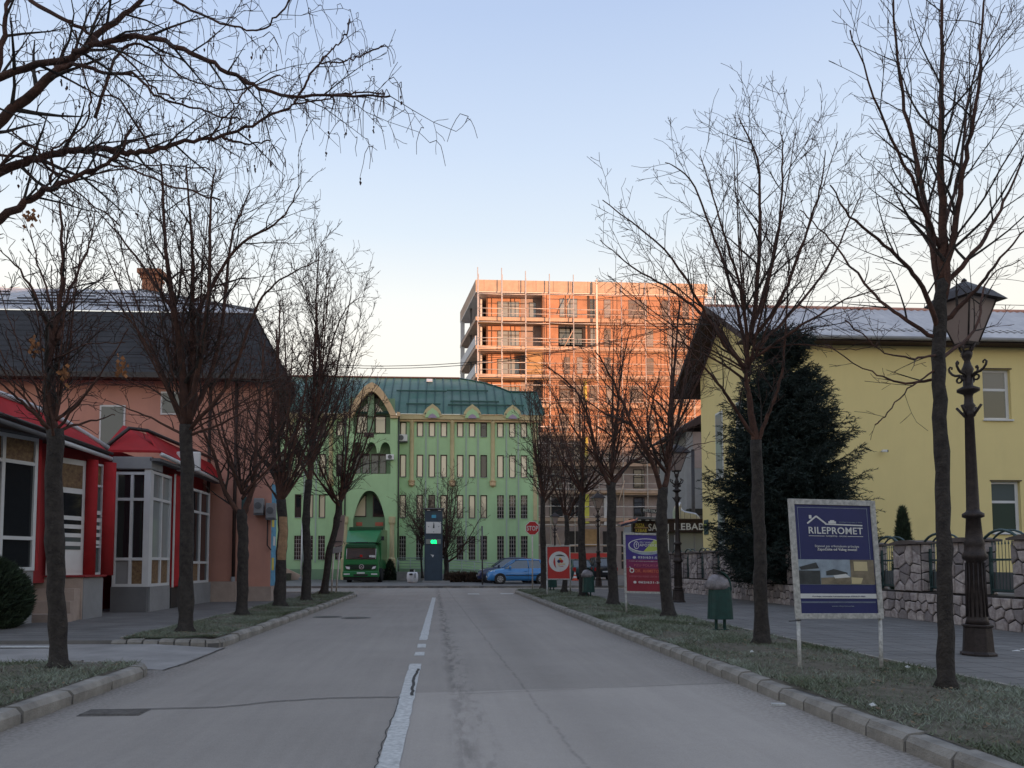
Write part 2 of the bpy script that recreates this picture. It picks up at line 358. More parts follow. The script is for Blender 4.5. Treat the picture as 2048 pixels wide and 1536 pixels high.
def road_material():
    m = bpy.data.materials.new('asphalt'); m.use_nodes = True; nt = m.node_tree; N = nt.nodes; Lk = nt.links.new
    b = N['Principled BSDF']; b.inputs['Roughness'].default_value = .85; b.inputs['Specular IOR Level'].default_value = .35
    tc = N.new('ShaderNodeTexCoord'); sx = N.new('ShaderNodeSeparateXYZ'); Lk(tc.outputs['Object'], sx.inputs[0])
    def noise(scale, det=6, vec=None, sc3=None):
        n = N.new('ShaderNodeTexNoise'); n.inputs['Scale'].default_value = scale; n.inputs['Detail'].default_value = det; n.inputs['Roughness'].default_value = .6
        if sc3:
            mp = N.new('ShaderNodeMapping'); mp.inputs['Scale'].default_value = sc3; Lk(tc.outputs['Object'], mp.inputs[0]); Lk(mp.outputs[0], n.inputs['Vector'])
        else: Lk(tc.outputs['Object'], n.inputs['Vector'])
        return n.outputs['Fac']
    def ma(op, a, c=None, clamp=False):
        n = N.new('ShaderNodeMath'); n.operation = op; n.use_clamp = clamp
        for i, q in enumerate((a, c)):
            if q is None: continue
            if isinstance(q, (int, float)): n.inputs[i].default_value = q
            else: Lk(q, n.inputs[i])
        return n.outputs[0]
    def ramp(v, lo, hi):
        n = N.new('ShaderNodeMapRange'); n.clamp = True; Lk(v, n.inputs[0]); n.inputs[1].default_value = lo; n.inputs[2].default_value = hi; return n.outputs[0]
    X, Y = sx.outputs[0], sx.outputs[1]
    big = ramp(noise(.55, 5), .3, .7); fine = ramp(noise(150, 2), .25, .75); mid = ramp(noise(14, 6), .3, .7)
    wob = ma('MULTIPLY', ma('SUBTRACT', noise(1.6, 4), .5), .35)
    def band(x0, w, k=1.0, slope=0.0):             # worn wheel track along the road
        xx = ma('ABSOLUTE', ma('SUBTRACT', ma('ADD', ma('SUBTRACT', X, ma('MULTIPLY', Y, slope)), ma('MULTIPLY', wob, k)), x0))
        return ma('SUBTRACT', 1.0, ramp(xx, 0, w))
    streak = ramp(noise(1.0, 5, sc3=(7, .35, 1)), .35, .65)
    v = ma('ADD', .79, ma('MULTIPLY', big, .15)); v = ma('ADD', v, ma('MULTIPLY', ma('SUBTRACT', fine, .5), .30)); v = ma('ADD', v, ma('MULTIPLY', ramp(noise(60, 3), .35, .7), .13)); v = ma('ADD', v, ma('MULTIPLY', mid, .07)); v = ma('ADD', v, ma('MULTIPLY', streak, .08))
    v = ma('SUBTRACT', v, ma('MULTIPLY', band(1.15, .5, .6), ma('ADD', .09, ma('MULTIPLY', streak, .10))))     # dark wheel track, right lane
    v = ma('SUBTRACT', v, ma('MULTIPLY', band(-2.2, .5), .03))
    # meandering oil trail near the centre line
    blot = ramp(noise(1.0, 4, sc3=(9, 1.6, 1)), .42, .56)
    v = ma('SUBTRACT', v, ma('MULTIPLY', ma('MULTIPLY', band(.24, .12, .55, -.012), blot), .40))
    v = ma('SUBTRACT', v, ma('MULTIPLY', ma('MULTIPLY', band(.44, .10, .7, -.02), ramp(noise(1.0, 3, sc3=(11, 2.6, 1)), .50, .60)), .26))
    v = ma('SUBTRACT', v, ma('MULTIPLY', ma('MULTIPLY', band(1.02, .025, .35, -.02), ramp(noise(9, 3), .35, .55)), .30))
    # newer paler patch on the near right lane, its seam running across the road
    edge = ma('ADD', 7.95, ma('MULTIPLY', X, .12)); p1 = ramp(ma('SUBTRACT', edge, ma('ADD', Y, ma('MULTIPLY', wob, .15))), 0, .05); p2 = ramp(ma('ADD', X, ma('ADD', .42, ma('MULTIPLY', wob, .08))), 0, .03)
    patch = ma('MULTIPLY', p1, p2); v = ma('ADD', v, ma('MULTIPLY', patch, .25))
    dirt = ma('ADD', ramp(ma('ADD', X, ma('MULTIPLY', wob, 1.2)), 2.55, 3.2), ramp(ma('MULTIPLY', ma('SUBTRACT', X, wob), -1), 2.9, 3.45))
    sp = ramp(noise(30, 5), .42, .66); v = ma('SUBTRACT', v, ma('MULTIPLY', ma('MULTIPLY', dirt, sp), .30))
    col = N.new('ShaderNodeMix'); col.data_type = 'RGBA'; col.blend_type = 'MULTIPLY'; col.inputs[0].default_value = 1
    col.inputs[6].default_value = (.300, .270, .240, 1); cb = N.new('ShaderNodeCombineColor'); 
    for i in range(3): Lk(v, cb.inputs[i])
    Lk(cb.outputs[0], col.inputs[7])
    mx = N.new('ShaderNodeMix'); mx.data_type = 'RGBA'; Lk(ma('MULTIPLY', ma('MULTIPLY', dirt, sp), .55), mx.inputs[0]); Lk(col.outputs[2], mx.inputs[6]); mx.inputs[7].default_value = (.13, .11, .085, 1)
    Lk(mx.outputs[2], b.inputs['Base Color'])
    bp = N.new('ShaderNodeBump'); bp.inputs['Strength'].default_value = .5; bp.inputs['Distance'].default_value = .006
    Lk(ma('ADD', fine, ma('MULTIPLY', mid, .6)), bp.inputs['Height']); Lk(bp.outputs[0], b.inputs['Normal'])
    M['asphalt'] = m
road_material()

KR, KL = 3.2, -3.42
def arc(cx, cy, r, a0, a1, n=10): return [(cx + r * cos(R(a0 + (a1 - a0) * i / n)), cy + r * sin(R(a0 + (a1 - a0) * i / n))) for i in range(n + 1)]
structure('road', MB().quad((-60, -14, 0), (60, -14, 0), (60, 42, 0), (-60, 42, 0)), 'asphalt')

def pave_patch(name, outline, z, m, h=.2):
    mb = MB(); n = len(outline); mb.slab([(x, y, z - h) for x, y in outline], (0, 0, h)); return structure(name, mb, m)
# pavements (their kerb is a real step)
right_edge = [(KR + .13, -12), (KR + .13, 34.2)] + arc(KR + 2.2, 34.2, 2.07, 180, 90) + [(60, 36.27), (60, -12)]
left_far = [(KL - .13, 12.33), (-5.1, 12.33), (-60, 12.33), (-60, 32.47), (KL - 1.6, 32.47)] + arc(KL - 1.6, 31.0, 1.47, 90, 0)
pave_patch('pavement_right', right_edge[::-1], .118, 'pavement')
pave_patch('pavement_left', left_far, .118, 'pavement')
near_left = [(KL - .13, -12), (KL - .13, 9.1)] + arc(KL - .6, 9.1, .47, 0, 90, 5) + [(-60, 9.57), (-60, -12)]
pave_patch('pavement_left_near', near_left, .118, 'pavement')
pave_patch('pavement_far', [(-60, 42), (60, 42), (60, 140), (-60, 140)], .118, 'pavement')
mb = MB(); mb.slab([(KL + .02, 9.72, .004), (KL + .02, 12.18, .004), (-4.4, 12.18, .07), (-4.4, 9.72, .07)], (0, 0, -.1)); mb.slab([(-4.4, 9.72, .07), (-4.4, 12.18, .07), (-20, 12.18, .10), (-20, 9.72, .10)], (0, 0, -.15))
structure('driveway', mb, 'drive')
mb = MB()
for (x0, x1, y0, y1) in ((-10.5, -5.6, 11.62, 11.80), (-9.5, -6.0, 10.35, 10.47)): mb.slab([(x0, y0, .103), (x1, y0, .084), (x1, y1, .084), (x0, y1, .103)], (0, 0, .005))
structure('driveway_marking', mb, 'paint_white')

# paver courses on the footways: thin recessed joints across the walking line
mb = MB(); yy = 5.0
while yy < 36: mb.box(5.45, 10.0, yy, yy + .012, .117, .1195); yy += .40
for k in range(1, 10): mb.box(5.45 + k * .46, 5.46 + k * .46, 5, 36, .117, .1195)
tag(mb.build('paver_joints', 'dark_stain'), kind='stuff')
mb = MB(); yy = 12.4
while yy < 32: mb.box(-7.3, -5.3, yy, yy + .012, .117, .1195); yy += .40
tag(mb.build('paver_joints', 'dark_stain'), kind='stuff')

# verges: humped soil with frosted grass
def hnoise(x, y): return .5 * sin(x * 2.3 + 1.3 * sin(y * 1.1)) + .3 * sin(y * 3.1 + x) + .2 * sin(5.3 * x + 4.1 * y)
def verge(name, x0, x1, y0, y1, nx=14, ny=120):
    V = []; Fc = []
    for j in range(ny + 1):
        y = y0 + (y1 - y0) * (j / ny)
        for i in range(nx + 1):
            t = i / nx; x = x0 + (x1 - x0) * t; e = min(1, min(t, 1 - t) * 7, min(j, ny - j) * .3)
            V.append((x + .03 * sin(y * 4 + i) * (1 if 0 < i < nx else .6), y, .122 + e * (.025 + .022 * hnoise(x * 1.5, y) + .012 * rng.random())))
    for j in range(ny):
        for i in range(nx): a = j * (nx + 1) + i; Fc.append((a, a + 1, a + nx + 2, a + nx + 1))
    o = structure(name, MB().add(V, Fc), 'soil'); return o
VR = (KR + .15, 5.35, 2.5, 34.6); VLn = (-5.15, KL - .15, 2.5, 9.45); VLf = (-5.0, KL - .15, 12.45, 31.6)
verge('verge_right', *VR, ny=220); verge('verge_left_near', *VLn, ny=60); verge('verge_left_far', *VLf, ny=130)
def edging(name, x, y0, y1):
    structure(name, MB().box(x, x + .06, y0, y1, .10, .150), 'kerb')
edging('verge_edging', 5.37, 2.5, 34.6); edging('verge_edging', -5.08, 12.5, 31.5)

def grass(name, area, n, seed, cut=None):
    g = random.Random(seed); mb = MB(); x0, x1, y0, y1 = area; V = mb.v; Fc = mb.f
    for i in range(n):
        u = g.random(); y = y0 + (y1 - y0) * u ** 1.9; x = x0 + .01 + (x1 - x0 - .02) * g.random()
        d = .5 + .5 * sin(x * 3.1 + 2 * sin(y * 1.3)) * sin(y * 1.9 + x)
        if g.random() > .04 + 1.0 * d: continue
        s_ = 1 + (y - y0) * .05
        h = (.010 + .026 * g.random() + (.03 * g.random() if g.random() < .06 else 0)) * (1 + .5 * d) * min(s_, 2.0); w = (.003 + .003 * g.random()) * s_; a = g.random() * 6.28; le = h * (.4 + 1.5 * g.random()); b = g.random() * 6.28
        z = .135 + .02 * hnoise(x * 1.5, y); k = len(V)
        V += [(x - w * cos(a), y - w * sin(a), z), (x + w * cos(a), y + w * sin(a), z), (x + le * cos(b), y + le * sin(b), z + h)]; Fc.append((k, k + 1, k + 2))
    tag(mb.build(name, 'grass'), 'short frosted grass on the verge', 'grass', kind='stuff')
grass('grass_right', VR, 210000, 1); grass('grass_left_near', VLn, 70000, 2); grass('grass_left_far', VLf, 110000, 3)
# fallen leaves and litter fragments in the grass
mb = MB(); g = random.Random(5)
for (a, n) in ((VR, 1300), (VLn, 350), (VLf, 420)):
    for i in range(n):
        y = a[2] + (a[3] - a[2]) * g.random() ** 1.6; x = a[0] + (a[1] - a[0]) * g.random(); s_ = .012 + .022 * g.random(); t = g.random() * 6.28; z = .165 + .02 * hnoise(x * 1.5, y)
        mb.quad((x - s_ * cos(t), y - s_ * sin(t), z), (x + s_ * sin(t) * .6, y - s_ * cos(t) * .6, z + .006), (x + s_ * cos(t), y + s_ * sin(t), z + .014), (x - s_ * sin(t) * .6, y + s_ * cos(t) * .6, z + .004))
dm('leaf', (.16, .11, .065), .95, .5, 12, island=True)
tag(mb.build('fallen_leaves', 'leaf'), kind='stuff')
# pale scraps of rubbish lying on the verge
for lb, (x, y) in (('white paper scrap in the grass right of the blue board', (5.108,8.284)), ('white paper scrap at the foot of the second right trunk', (3.996,9.846)), ('small pale scrap nearest the camera in the right verge', (3.451,6.084)), ('pale scrap in the grass between the bin and the third trunk', (4.668,14.39))):
    s_ = .024
    tag(MB().slab([(x - s_, y - s_, .162), (x + s_, y - s_ * .6, .166), (x + s_ * .7, y + s_, .18), (x - s_, y + s_ * .5, .17)], (0, 0, .006)).build('paper_scrap', 'paint_white', loc=(x, y, .16)), lb, 'litter', 'paper scraps on the right verge')
x, y = (-4.815,15.925)
tag(MB().slab([(x - .14, y - .03, .12), (x + .12, y - .04, .12), (x + .15, y + .03, .12), (x - .1, y + .04, .12)], (0, 0, .012)).build('paper_scrap', 'white', loc=(x, y, .12)), 'white paper scrap on the left pavement beside the second trunk', 'litter')
x, y = (3.088,7.021)
tag(MB().slab([(x - .07, y - .03, .002), (x + .06, y - .035, .002), (x + .07, y + .03, .002), (x - .05, y + .03, .002)], (0, 0, .018)).build('paper_scrap', 'paint_white', loc=(x, y, 0)), 'flattened pale carton lying on the asphalt by the right kerb', 'litter')
for k, (px, py) in enumerate(((7.774,10.152), (8.021,10.324))):
    tag(MB().slab([(px - .06, py - .02, .12), (px + .05, py - .03, .12), (px + .06, py + .03, .125)], (0, 0, .008)).build('paper_scrap', 'white', loc=(px, py, .12)), ('left one of two white scraps right of the lamp foot', 'right one of two white scraps right of the lamp foot')[k], 'litter', 'white scraps by the lamp post')

# kerb stones, each one laid by itself
def stone_mesh(L, seed):
    q = random.Random(seed); g_ = .014; j = lambda: q.uniform(-.006, .006)
    pr = [(0, -.1), (0, .085), (.035, .13), (.15, .132), (.15, -.1)]
    mb = MB(); a = [(g_, y + j(), z + j()) for y, z in pr]; b = [(L - g_, y + j(), z + j()) for y, z in pr]
    mb.v = a + b; mb.f = [(0, 1, 2, 3, 4), (9, 8, 7, 6, 5)] + [(i, i + 5, (i + 1) % 5 + 5, (i + 1) % 5) for i in range(5)]
    me = bpy.data.meshes.new('kerb_stone'); me.from_pydata(mb.v, [], mb.f); me.materials.append(M['kerb']); return me
def lay_kerb(name, path, L, seed):
    """path runs with the road on its right-hand side (stones grow to the left)"""
    q = random.Random(seed); meshes = [stone_mesh(L, seed + i) for i in range(5)]
    bed = MB()
    for i in range(len(path) - 1):
        (ax, ay), (bx, by) = path[i], path[i + 1]; d = sqrt((bx - ax) ** 2 + (by - ay) ** 2) or 1; nx, ny = -(by - ay) / d, (bx - ax) / d
        bed.slab([(ax + nx * .01, ay + ny * .01, -.05), (bx + nx * .01, by + ny * .01, -.05), (bx + nx * .14, by + ny * .14, -.05), (ax + nx * .14, ay + ny * .14, -.05)], (0, 0, .12))
    root = structure(name, bed, 'dark_stain')
    pts = [Vector((*p, 0)) for p in path]; seg = 0; pos = pts[0].copy(); 
    while seg < len(pts) - 1:
        rem = L; p = pos.copy(); s2 = seg
        while s2 < len(pts) - 1 and (pts[s2 + 1] - p).length < rem: rem -= (pts[s2 + 1] - p).length; p = pts[s2 + 1].copy(); s2 += 1
        last = s2 >= len(pts) - 1
        if not last: p = p + (pts[s2 + 1] - p).normalized() * rem
        d = p - pos
        if last and d.length < .12: break
        o = bpy.data.objects.new('kerb_stone', meshes[q.randrange(5)]); COL.objects.link(o); o.parent = root
        o.location = (pos.x, pos.y, q.uniform(-.012, .010)); o.rotation_euler = (q.uniform(-.03, .03), q.uniform(-.006, .006), math.atan2(d.y, d.x) + q.uniform(-.008, .008)); o.scale = (d.length / L, 1, 1)
        pos = p; seg = s2
        if last: break
lay_kerb('kerb_right', ([(KR, 2.2), (KR, 34.2)] + arc(KR + 2.2, 34.2, 2.2, 180, 90) + [(16, 36.4)])[::-1], .5, 10)
lay_kerb('kerb_left_far', [(KL, 12.45), (KL, 31.0)] + arc(KL - 1.6, 31.0, 1.6, 0, 90) + [(-16, 32.6)], .85, 20)
lay_kerb('kerb_left_far_corner', [(-5.1, 12.2), (KL - .25, 12.2)] + arc(KL - .25, 12.45, .25, 270, 360, 4), .24, 21)
lay_kerb('kerb_left_near', [(KL, 2.3), (KL, 9.1)], .85, 30)
lay_kerb('kerb_left_near_corner', arc(KL - .6, 9.1, .6, 0, 90, 9) + [(-5.2, 9.7)], .21, 31)
lay_kerb('kerb_far', [(-24, 42), (30, 42)], 1.0, 40)

# painted markings
def mark(x0, x1, y0, y1, nm='centre_line'):
    n = max(1, int((y1 - y0) / .25)); L_ = [(x0 + rng.uniform(-.007, .007), y0 + (y1 - y0) * i / n) for i in range(n + 1)]; R_ = [(x1 + rng.uniform(-.007, .007), y0 + (y1 - y0) * i / n) for i in range(n + 1)]
    mb = MB()
    for i in range(n): mb.quad((L_[i][0], L_[i][1], .004), (R_[i][0], R_[i][1], .004), (R_[i + 1][0], R_[i + 1][1], .004), (L_[i + 1][0], L_[i + 1][1], .004))
    structure(nm, mb, 'paint_white')
mark(-.42, -.27, -12, (-0.303,10.147)[1] ); mark(-.40, -.26, 11.05, 11.5); mark(-.40, -.26, 12.1, 12.65); mark(-.40, -.26, 13.3, 30.0)
mark((1.088,33.004)[0], (1.6,32.977)[0], 33.2, 34.0, 'stop_marking'); mark((2.537,34.048)[0], (3.111,34.018)[0], 33.4, 34.2, 'stop_marking')
mark(-20, -6, 38.6, 38.85, 'edge_line')
# cracks as thin dark strips
def crack(pts, w=.012, nm='asphalt_crack'):
    g = random.Random(int(pts[0][0] * 100)); P = []
    for i in range(len(pts) - 1):
        for k in range(8): t = k / 8; P.append((pts[i][0] * (1 - t) + pts[i + 1][0] * t + g.uniform(-.012, .012), pts[i][1] * (1 - t) + pts[i + 1][1] * t + g.uniform(-.02, .02)))
    P.append(pts[-1]); mb = MB()
    for i in range(len(P) - 1):
        (ax, ay), (bx, by) = P[i], P[i + 1]; d = sqrt((bx - ax) ** 2 + (by - ay) ** 2) or 1; nx, ny = -(by - ay) / d * w, (bx - ax) / d * w
        mb.quad((ax - nx, ay - ny, .008), (bx - nx, by - ny, .008), (bx + nx, by + ny, .008), (ax + nx, ay + ny, .008))
    structure(nm, mb, 'crack')
crack([(-2.804,7.11), (-2.052,7.167), (-1.535,7.47), (-0.944,7.63), (-0.411,7.63)], .011)
crack([(-0.41,7.602), (-0.425,6.344), (-0.427,5.505), (-0.418,4.754)], .004)
crack([(-0.289,9.668), (-0.317,8.761), (-0.298,7.709)], .016)
crack([(-3.406,9.696), (-3.333,10.459), (-3.367,12.223)], .014)
crack([(0.077,7.748), (1.538,8.04), (3.133,8.326)], .004)
# drain grate and manhole covers in the left lane
x0, y0 = (-3.142,6.856); x1, y1 = (-2.797,7.04)
dr = thing('drain_grate', 'rusty slotted drain grate sunk in the left lane near the kerb', 'drain', (x0 + .28, y0 + .1, 0))
Box('frame', 'manhole', dr, x0 + .02, x0 + .54, y0 - .02, y0 + .26, -.05, .006)
for k in range(8): Box('bar', 'manhole', dr, x0 + .03, x0 + .53, y0 + .0 + k * .032, y0 + .016 + k * .032, .0, .014)
for lb, (cx, cy) in (('left of the two round manhole covers beyond the driveway', (-2.823,19.199)), ('right of the two round manhole covers beyond the driveway', (-2.084,18.808))):
    mh = thing('manhole_cover', lb, 'manhole cover', (cx, cy, 0), 'manhole covers in the left lane')
    MB().lathe([(.36, -.03), (.36, .006), (.30, .007)], (cx, cy, 0), 24).build('frame', 'manhole', mh); MB().lathe([(.28, .0), (.28, .010), (.1, .012)], (cx, cy, 0), 24).build('lid', 'dark_metal', mh)
# unseen sun blocker added behind the camera, its profile shaped to shade the street
hp = [(-260, 9), (-60, 12.5), (0, 14.5), (28, 16.0), (44, 17.5), (52, 24.5), (97, 24.5), (100, 22.6), (160, 22.0), (300, 18)]
mb = MB(); n = len(hp)
for (x, h) in hp: mb.v += [(x, -60, -.2), (x, -64, h), (x, -90, h * .8), (x, -130, -.2)]
for i in range(n - 1):
    for k in range(3): a = i * 4 + k; mb.f.append((a, a + 1, a + 5, a + 4))
mb.f += [(0, 3, 2, 1), (4 * n - 4, 4 * n - 3, 4 * n - 2, 4 * n - 1)]
structure('sun_blocker', mb, 'blocker_brown')

# ---------------------------------------------------------------- left: pink two-storey building with mansard roof
LB = thing('pink_building', 'two-storey pink building with black mansard roof and orange chimney on the left', 'building', (-12, 26, .1))
YW = 25.0
# walls as one closed prism (right side slants away behind the corner)
MB().slab([(-40, YW, .0), (-5.52, YW, 0), (-5.56, 25.9, 0), (-8.4, 36, 0), (-40, 36, 0)], (0, 0, 7.45)).build('wall', 'pink', LB)
MB().slab([(-40, YW - .05, 0), (-5.47, YW - .05, 0), (-5.51, 25.85, 0), (-5.6, 25.95, 0), (-5.6, YW, 0), (-40, YW, 0)], (0, 0, 0.584)).build('plinth', 'step', LB)
Box('mural_strip', 'mural', LB, -5.53, -5.515, YW + .1, 25.8, 0.599, 3.9)
for k, (z0, z1, y0) in enumerate([(1.1, 1.5, .2), (1.9, 2.2, .35), (2.5, 3.2, .15)]): Box('mural_patch', 'text_yellow' if k != 1 else 'white', LB, -5.515, -5.505, YW + y0, YW + y0 + .3, z0, z1)
ze, zb = 7.28, 9.75
eave = [(-40, 24.45, ze), (-5.0, 24.45, ze), (-5.05, 26.4, ze)]
brk = [(-40, 25.95, zb), (-6.45, 25.95, zb), (-6.45, 27.0, zb)]
mb = MB()
mb.slab([eave[0], eave[1], brk[1], brk[0]], (0, .12, -.02)); mb.slab([eave[1], eave[2], brk[2], brk[1]], (-.12, 0, -.02)); mb.slab([eave[2], (-7.6, 36.5, ze), (-8.6, 35, zb), brk[2]], (-.1, -.02, 0))
# mansard skin in overlapping bitumen courses, each course one strip of the roof
man = mb.build('mansard_roof', 'bitumen', LB)
nc = 12
for i in range(nc):
    t0, t1 = i / nc, (i + 1) / nc
    f = lambda t, o_: [(-40, 24.45 + 1.5 * t - o_, ze + (zb - ze) * t), (-5.0 - 1.45 * t + o_ * .6, 24.45 + 1.5 * t - o_, ze + (zb - ze) * t)]
    a, b = f(t0, .022), f(t1, .012)
    MB().slab([a[0], a[1], b[1], b[0]], (0, .02, .004)).build('shingle_course', 'bitumen', man)
    c0, c1 = (-5.0 - 1.45 * t0 + .05, 24.45 + 1.5 * t0 - .03, ze + (zb - ze) * t0), (-5.0 - 1.45 * t1 + .015, 24.45 + 1.5 * t1 - .01, ze + (zb - ze) * t1)
    d0, d1 = (-5.05 - 1.4 * t0 + .05, 26.4 + .6 * t0, c0[2]), (-5.05 - 1.4 * t1 + .015, 26.4 + .6 * t1, c1[2])
    MB().slab([c0, d0, d1, c1], (-.02, 0, .004)).build('shingle_course', 'bitumen', man)
Box('soffit', 'brown', LB, -40, -5.02, 24.47, 25.0, ze - .09, ze - .03); Box('fascia', 'dark_metal', LB, -40, -4.98, 24.38, 24.46, ze - .12, ze + .05)
# frosted upper roof with snow guards
rz = 12.95; RY = 33.0
up = MB().slab([(-40, 25.9, zb + .02), (-6.35, 25.9, zb + .02), (-13.0, RY, rz), (-40, RY, rz)], (0, .05, .06)).build('upper_roof', 'frost_metal', LB)
MB().slab([(-6.35, 25.9, zb + .02), (-7.2, 36, zb + .02), (-13.0, RY, rz)], (-.05, .0, .06)).build('hip_roof', 'frost_metal', LB)
def on_up(x, t, dz=.1): return (x, 25.9 + (RY - 25.9) * t, zb + (rz - zb) * t + dz)
q = random.Random(3)
for t in (.1, .22, .36, .52, .68):
    x = -30 + q.random() * 2
    xe = -6.9 - 6.2 * t
    while x < xe - .8:
        L_ = min(q.uniform(1.6, 3.6), xe - x); a, b = on_up(x, t), on_up(x + L_, t)
        MB().slab([a, b, (b[0], b[1] + .02, b[2] + .06), (a[0], a[1] + .02, a[2] + .06)], (0, .03, 0)).build('snow_guard', 'dark_metal', up); x += L_ + q.uniform(.5, 1.5)
for i in range(46):
    x = -33 + i * .6; t1 = min(1, (-6.4 - x) / 6.65 if x > -13 else 1); a, b = on_up(x, 0, .085), on_up(x, t1, .085)
    MB().slab([a, (a[0] + .03, a[1], a[2]), (b[0] + .03, b[1], b[2]), b], (0, 0, .03)).build('roof_seam', 'frost_metal', up)
for (x0, t0, t1) in ((-19.6, .16, .3), (-16.9, .16, .28)):
    MB().slab([on_up(x0, t0, .12), on_up(x0 + 1.1, t0, .12), on_up(x0 + 1.1, t1, .12), on_up(x0, t1, .12)], (0, 0, .06)).build('skylight', 'pane_grey', up)
MB().tube([(-6.35, 25.9, zb + .1), (-13.0, RY, rz + .06)], .07, 6).build('hip_cap', 'dark_metal', LB)
cx = -12.578
ch = Box('chimney', 'chimney', LB, cx - .33, cx + .33, 33.0, 33.6, 12.4, 13.725); Box('chimney_cap', 'chimney', ch, cx - .5, cx + .5, 32.85, 33.75, 13.725, 13.923); Box('chimney_band', 'chimney', ch, cx - .40, cx + .40, 32.93, 33.67, 13.527 , 13.615)
# small windows on the upper wall, vertical ducts, downpipes, wall boxes
for (px, py, w, h) in ((322, 810, .8, .75), (205, 855, .8, 1.3)):
    x = -13.906 + (px) / 1538 * 25; z = 1.3 + (1128 - py) / 1538 * 25
    w_ = Box('window', 'frame_white', LB, x - w / 2, x + w / 2, YW - .04, YW + .05, z - h / 2, z + h / 2); Box('pane', 'pane_grey', w_, x - w / 2 + .06, x + w / 2 - .06, YW - .06, YW - .03, z - h / 2 + .06, z + h / 2 - .06)
for px in (415, 468): 
    x = SX(px) * 24.9
    Tube('downpipe', 'brown', LB, [(x, 24.88, .85), (x, 24.88, 7.2)], .055); Tube('downpipe_shoe', 'grey', LB, [(x, 24.86, .1), (x, 24.86, .9)], .07)
for (px, py) in ((1658/3.2, 760+810/3.2), (1735/3.2, 760+840/3.2)):
    x = SX(px) * 24.8; z = 1.3 + (1128 - py) / 1538 * 24.8
    ac = Box('air_conditioner', 'grey', LB, x - .17, x + .13, 24.70, 24.93, z - .24, z + .24, .02)
    MB().disc((x - .03, 24.68, z), .11, 0, 16, (0, 1, 0), .02).build('fan_grille', 'grey_dark', ac); Box('bracket', 'grey_dark', ac, x - .17, x + .13, 24.71, 24.98, z - .29, z - .25)
Tube('drain_hose', 'brown', LB, [(SX(1710/3.2) * 24.9, 24.9, 3.0), (SX(1710/3.2) * 24.9, 24.92, 1.9), (SX(1735/3.2) * 24.9, 24.9, 1.75)], .02)
Box('alarm_box', 'iron_green', LB, -6.42, -6.22, 24.85, 24.97, 3.0, 3.45)
# low brick apron between the plinth and the pavement
Box('apron_wall', 'step', LB, -7.4, -6.5, 24.6, 24.92, .1, .75)

# ---------------------------------------------------------------- left: red and white glazed shop in front of the pink building
SH = thing('red_shop', 'red and white glazed corner shop with entrance steps in front of the pink building', 'shop', (-9, 16, .1))
def wall_frame(A, B):
    """local frame on a wall line from A to B (plan): returns point(u,z,out)"""
    dx, dy = B[0] - A[0], B[1] - A[1]; L = sqrt(dx * dx + dy * dy); dx /= L; dy /= L; nx, ny = dy, -dx
    return L, (lambda u, z, o=0: (A[0] + dx * u + nx * o, A[1] + dy * u + ny * o, z))
def wbox(name, m, parent, P, u0, u1, z0, z1, o0, o1):
    mb = MB(); v = [P(u0, z0, o0), P(u1, z0, o0), P(u1, z0, o1), P(u0, z0, o1)]
    return mb.slab(v, (0, 0, z1 - z0)).build(name, m, parent)
def glazed(parent, A, B, z0, z1, cols, rows, m='frame_white', pane='pane_dark', fw=.07, panes=None, label=None):
    """a glazed wall bay: cols = mullion fractions, rows = transom heights (fractions)"""
    L, P = wall_frame(A, B)
    w = wbox('window', m, parent, P, 0, L, z0, z0 + fw, -.05, .05)
    if label: w['label'] = label
    wbox('frame', m, w, P, 0, L, z1 - fw, z1, -.05, .05)
    cs = [0] + list(cols) + [1]; rs = [0] + list(rows) + [1]
    for c in cs: wbox('mullion', m, w, P, max(0, c * L - fw / 2), min(L, c * L + fw / 2) if 0 < c < 1 else (fw if c == 0 else L), z0 + fw, z1 - fw, -.048, .048) if 0 < c < 1 else wbox('mullion', m, w, P, 0 if c == 0 else L - fw, fw if c == 0 else L, z0 + fw, z1 - fw, -.048, .048)
    for r in rs[1:-1]: wbox('transom', m, w, P, fw, L - fw, z0 + (z1 - z0) * r - fw / 2, z0 + (z1 - z0) * r + fw / 2, -.044, .044)
    for i in range(len(cs) - 1):
        for j in range(len(rs) - 1):
            pm = (panes or {}).get((i, j), pane)
            wbox('pane', pm, w, P, cs[i] * L + .02, cs[i + 1] * L - .02, z0 + (z1 - z0) * rs[j] + .02, z0 + (z1 - z0) * rs[j + 1] - .02, -.012, .0)
    return w, L, P
# wall A (nearest bay), then the jog, then the entrance line C
A0, A1 = (-9.61, 12.38), (-8.26, 16.0)
zt, zs = 3.85, 1.17
w, L, P = glazed(SH, A0, A1, zs, zt, (.30, .57, .80), (.24, .80), panes={(2, 2): 'food', (3, 2): 'food', (1, 2): 'food'})
wbox('corner_post', 'frame_white', SH, P, L * .565, L * .635, zs, zt + .02, -.06, .09)
wbox('plinth', 'grey', SH, P, 0, L, .08, zs - .002, -.3, .02)
Lj, Pj = wall_frame(A1, (-8.55, 16.25)); wbox('red_panel', 'red', SH, wall_frame((-8.24, 16.02), (-8.32, 16.3))[1], 0, .25, zs, zt, -.1, .02)
C0, C1 = (-8.62, 16.3), (-7.88, 18.24)
Lc, Pc = wall_frame(C0, C1)
def uc(px):            # distance along C where a sight line at that column meets it (surveyed once)
    t = SX(px); dx, dy = (C1[0] - C0[0]) / Lc, (C1[1] - C0[1]) / Lc
    return (t * C0[1] - C0[0]) / (dx - t * dy)
u = [uc(v) for v in (96, 130, 166, 182, 200, 218)]
d_ = wbox('door', 'white', SH, Pc, u[0], u[2], 1.06, 3.62, -.04, .02)
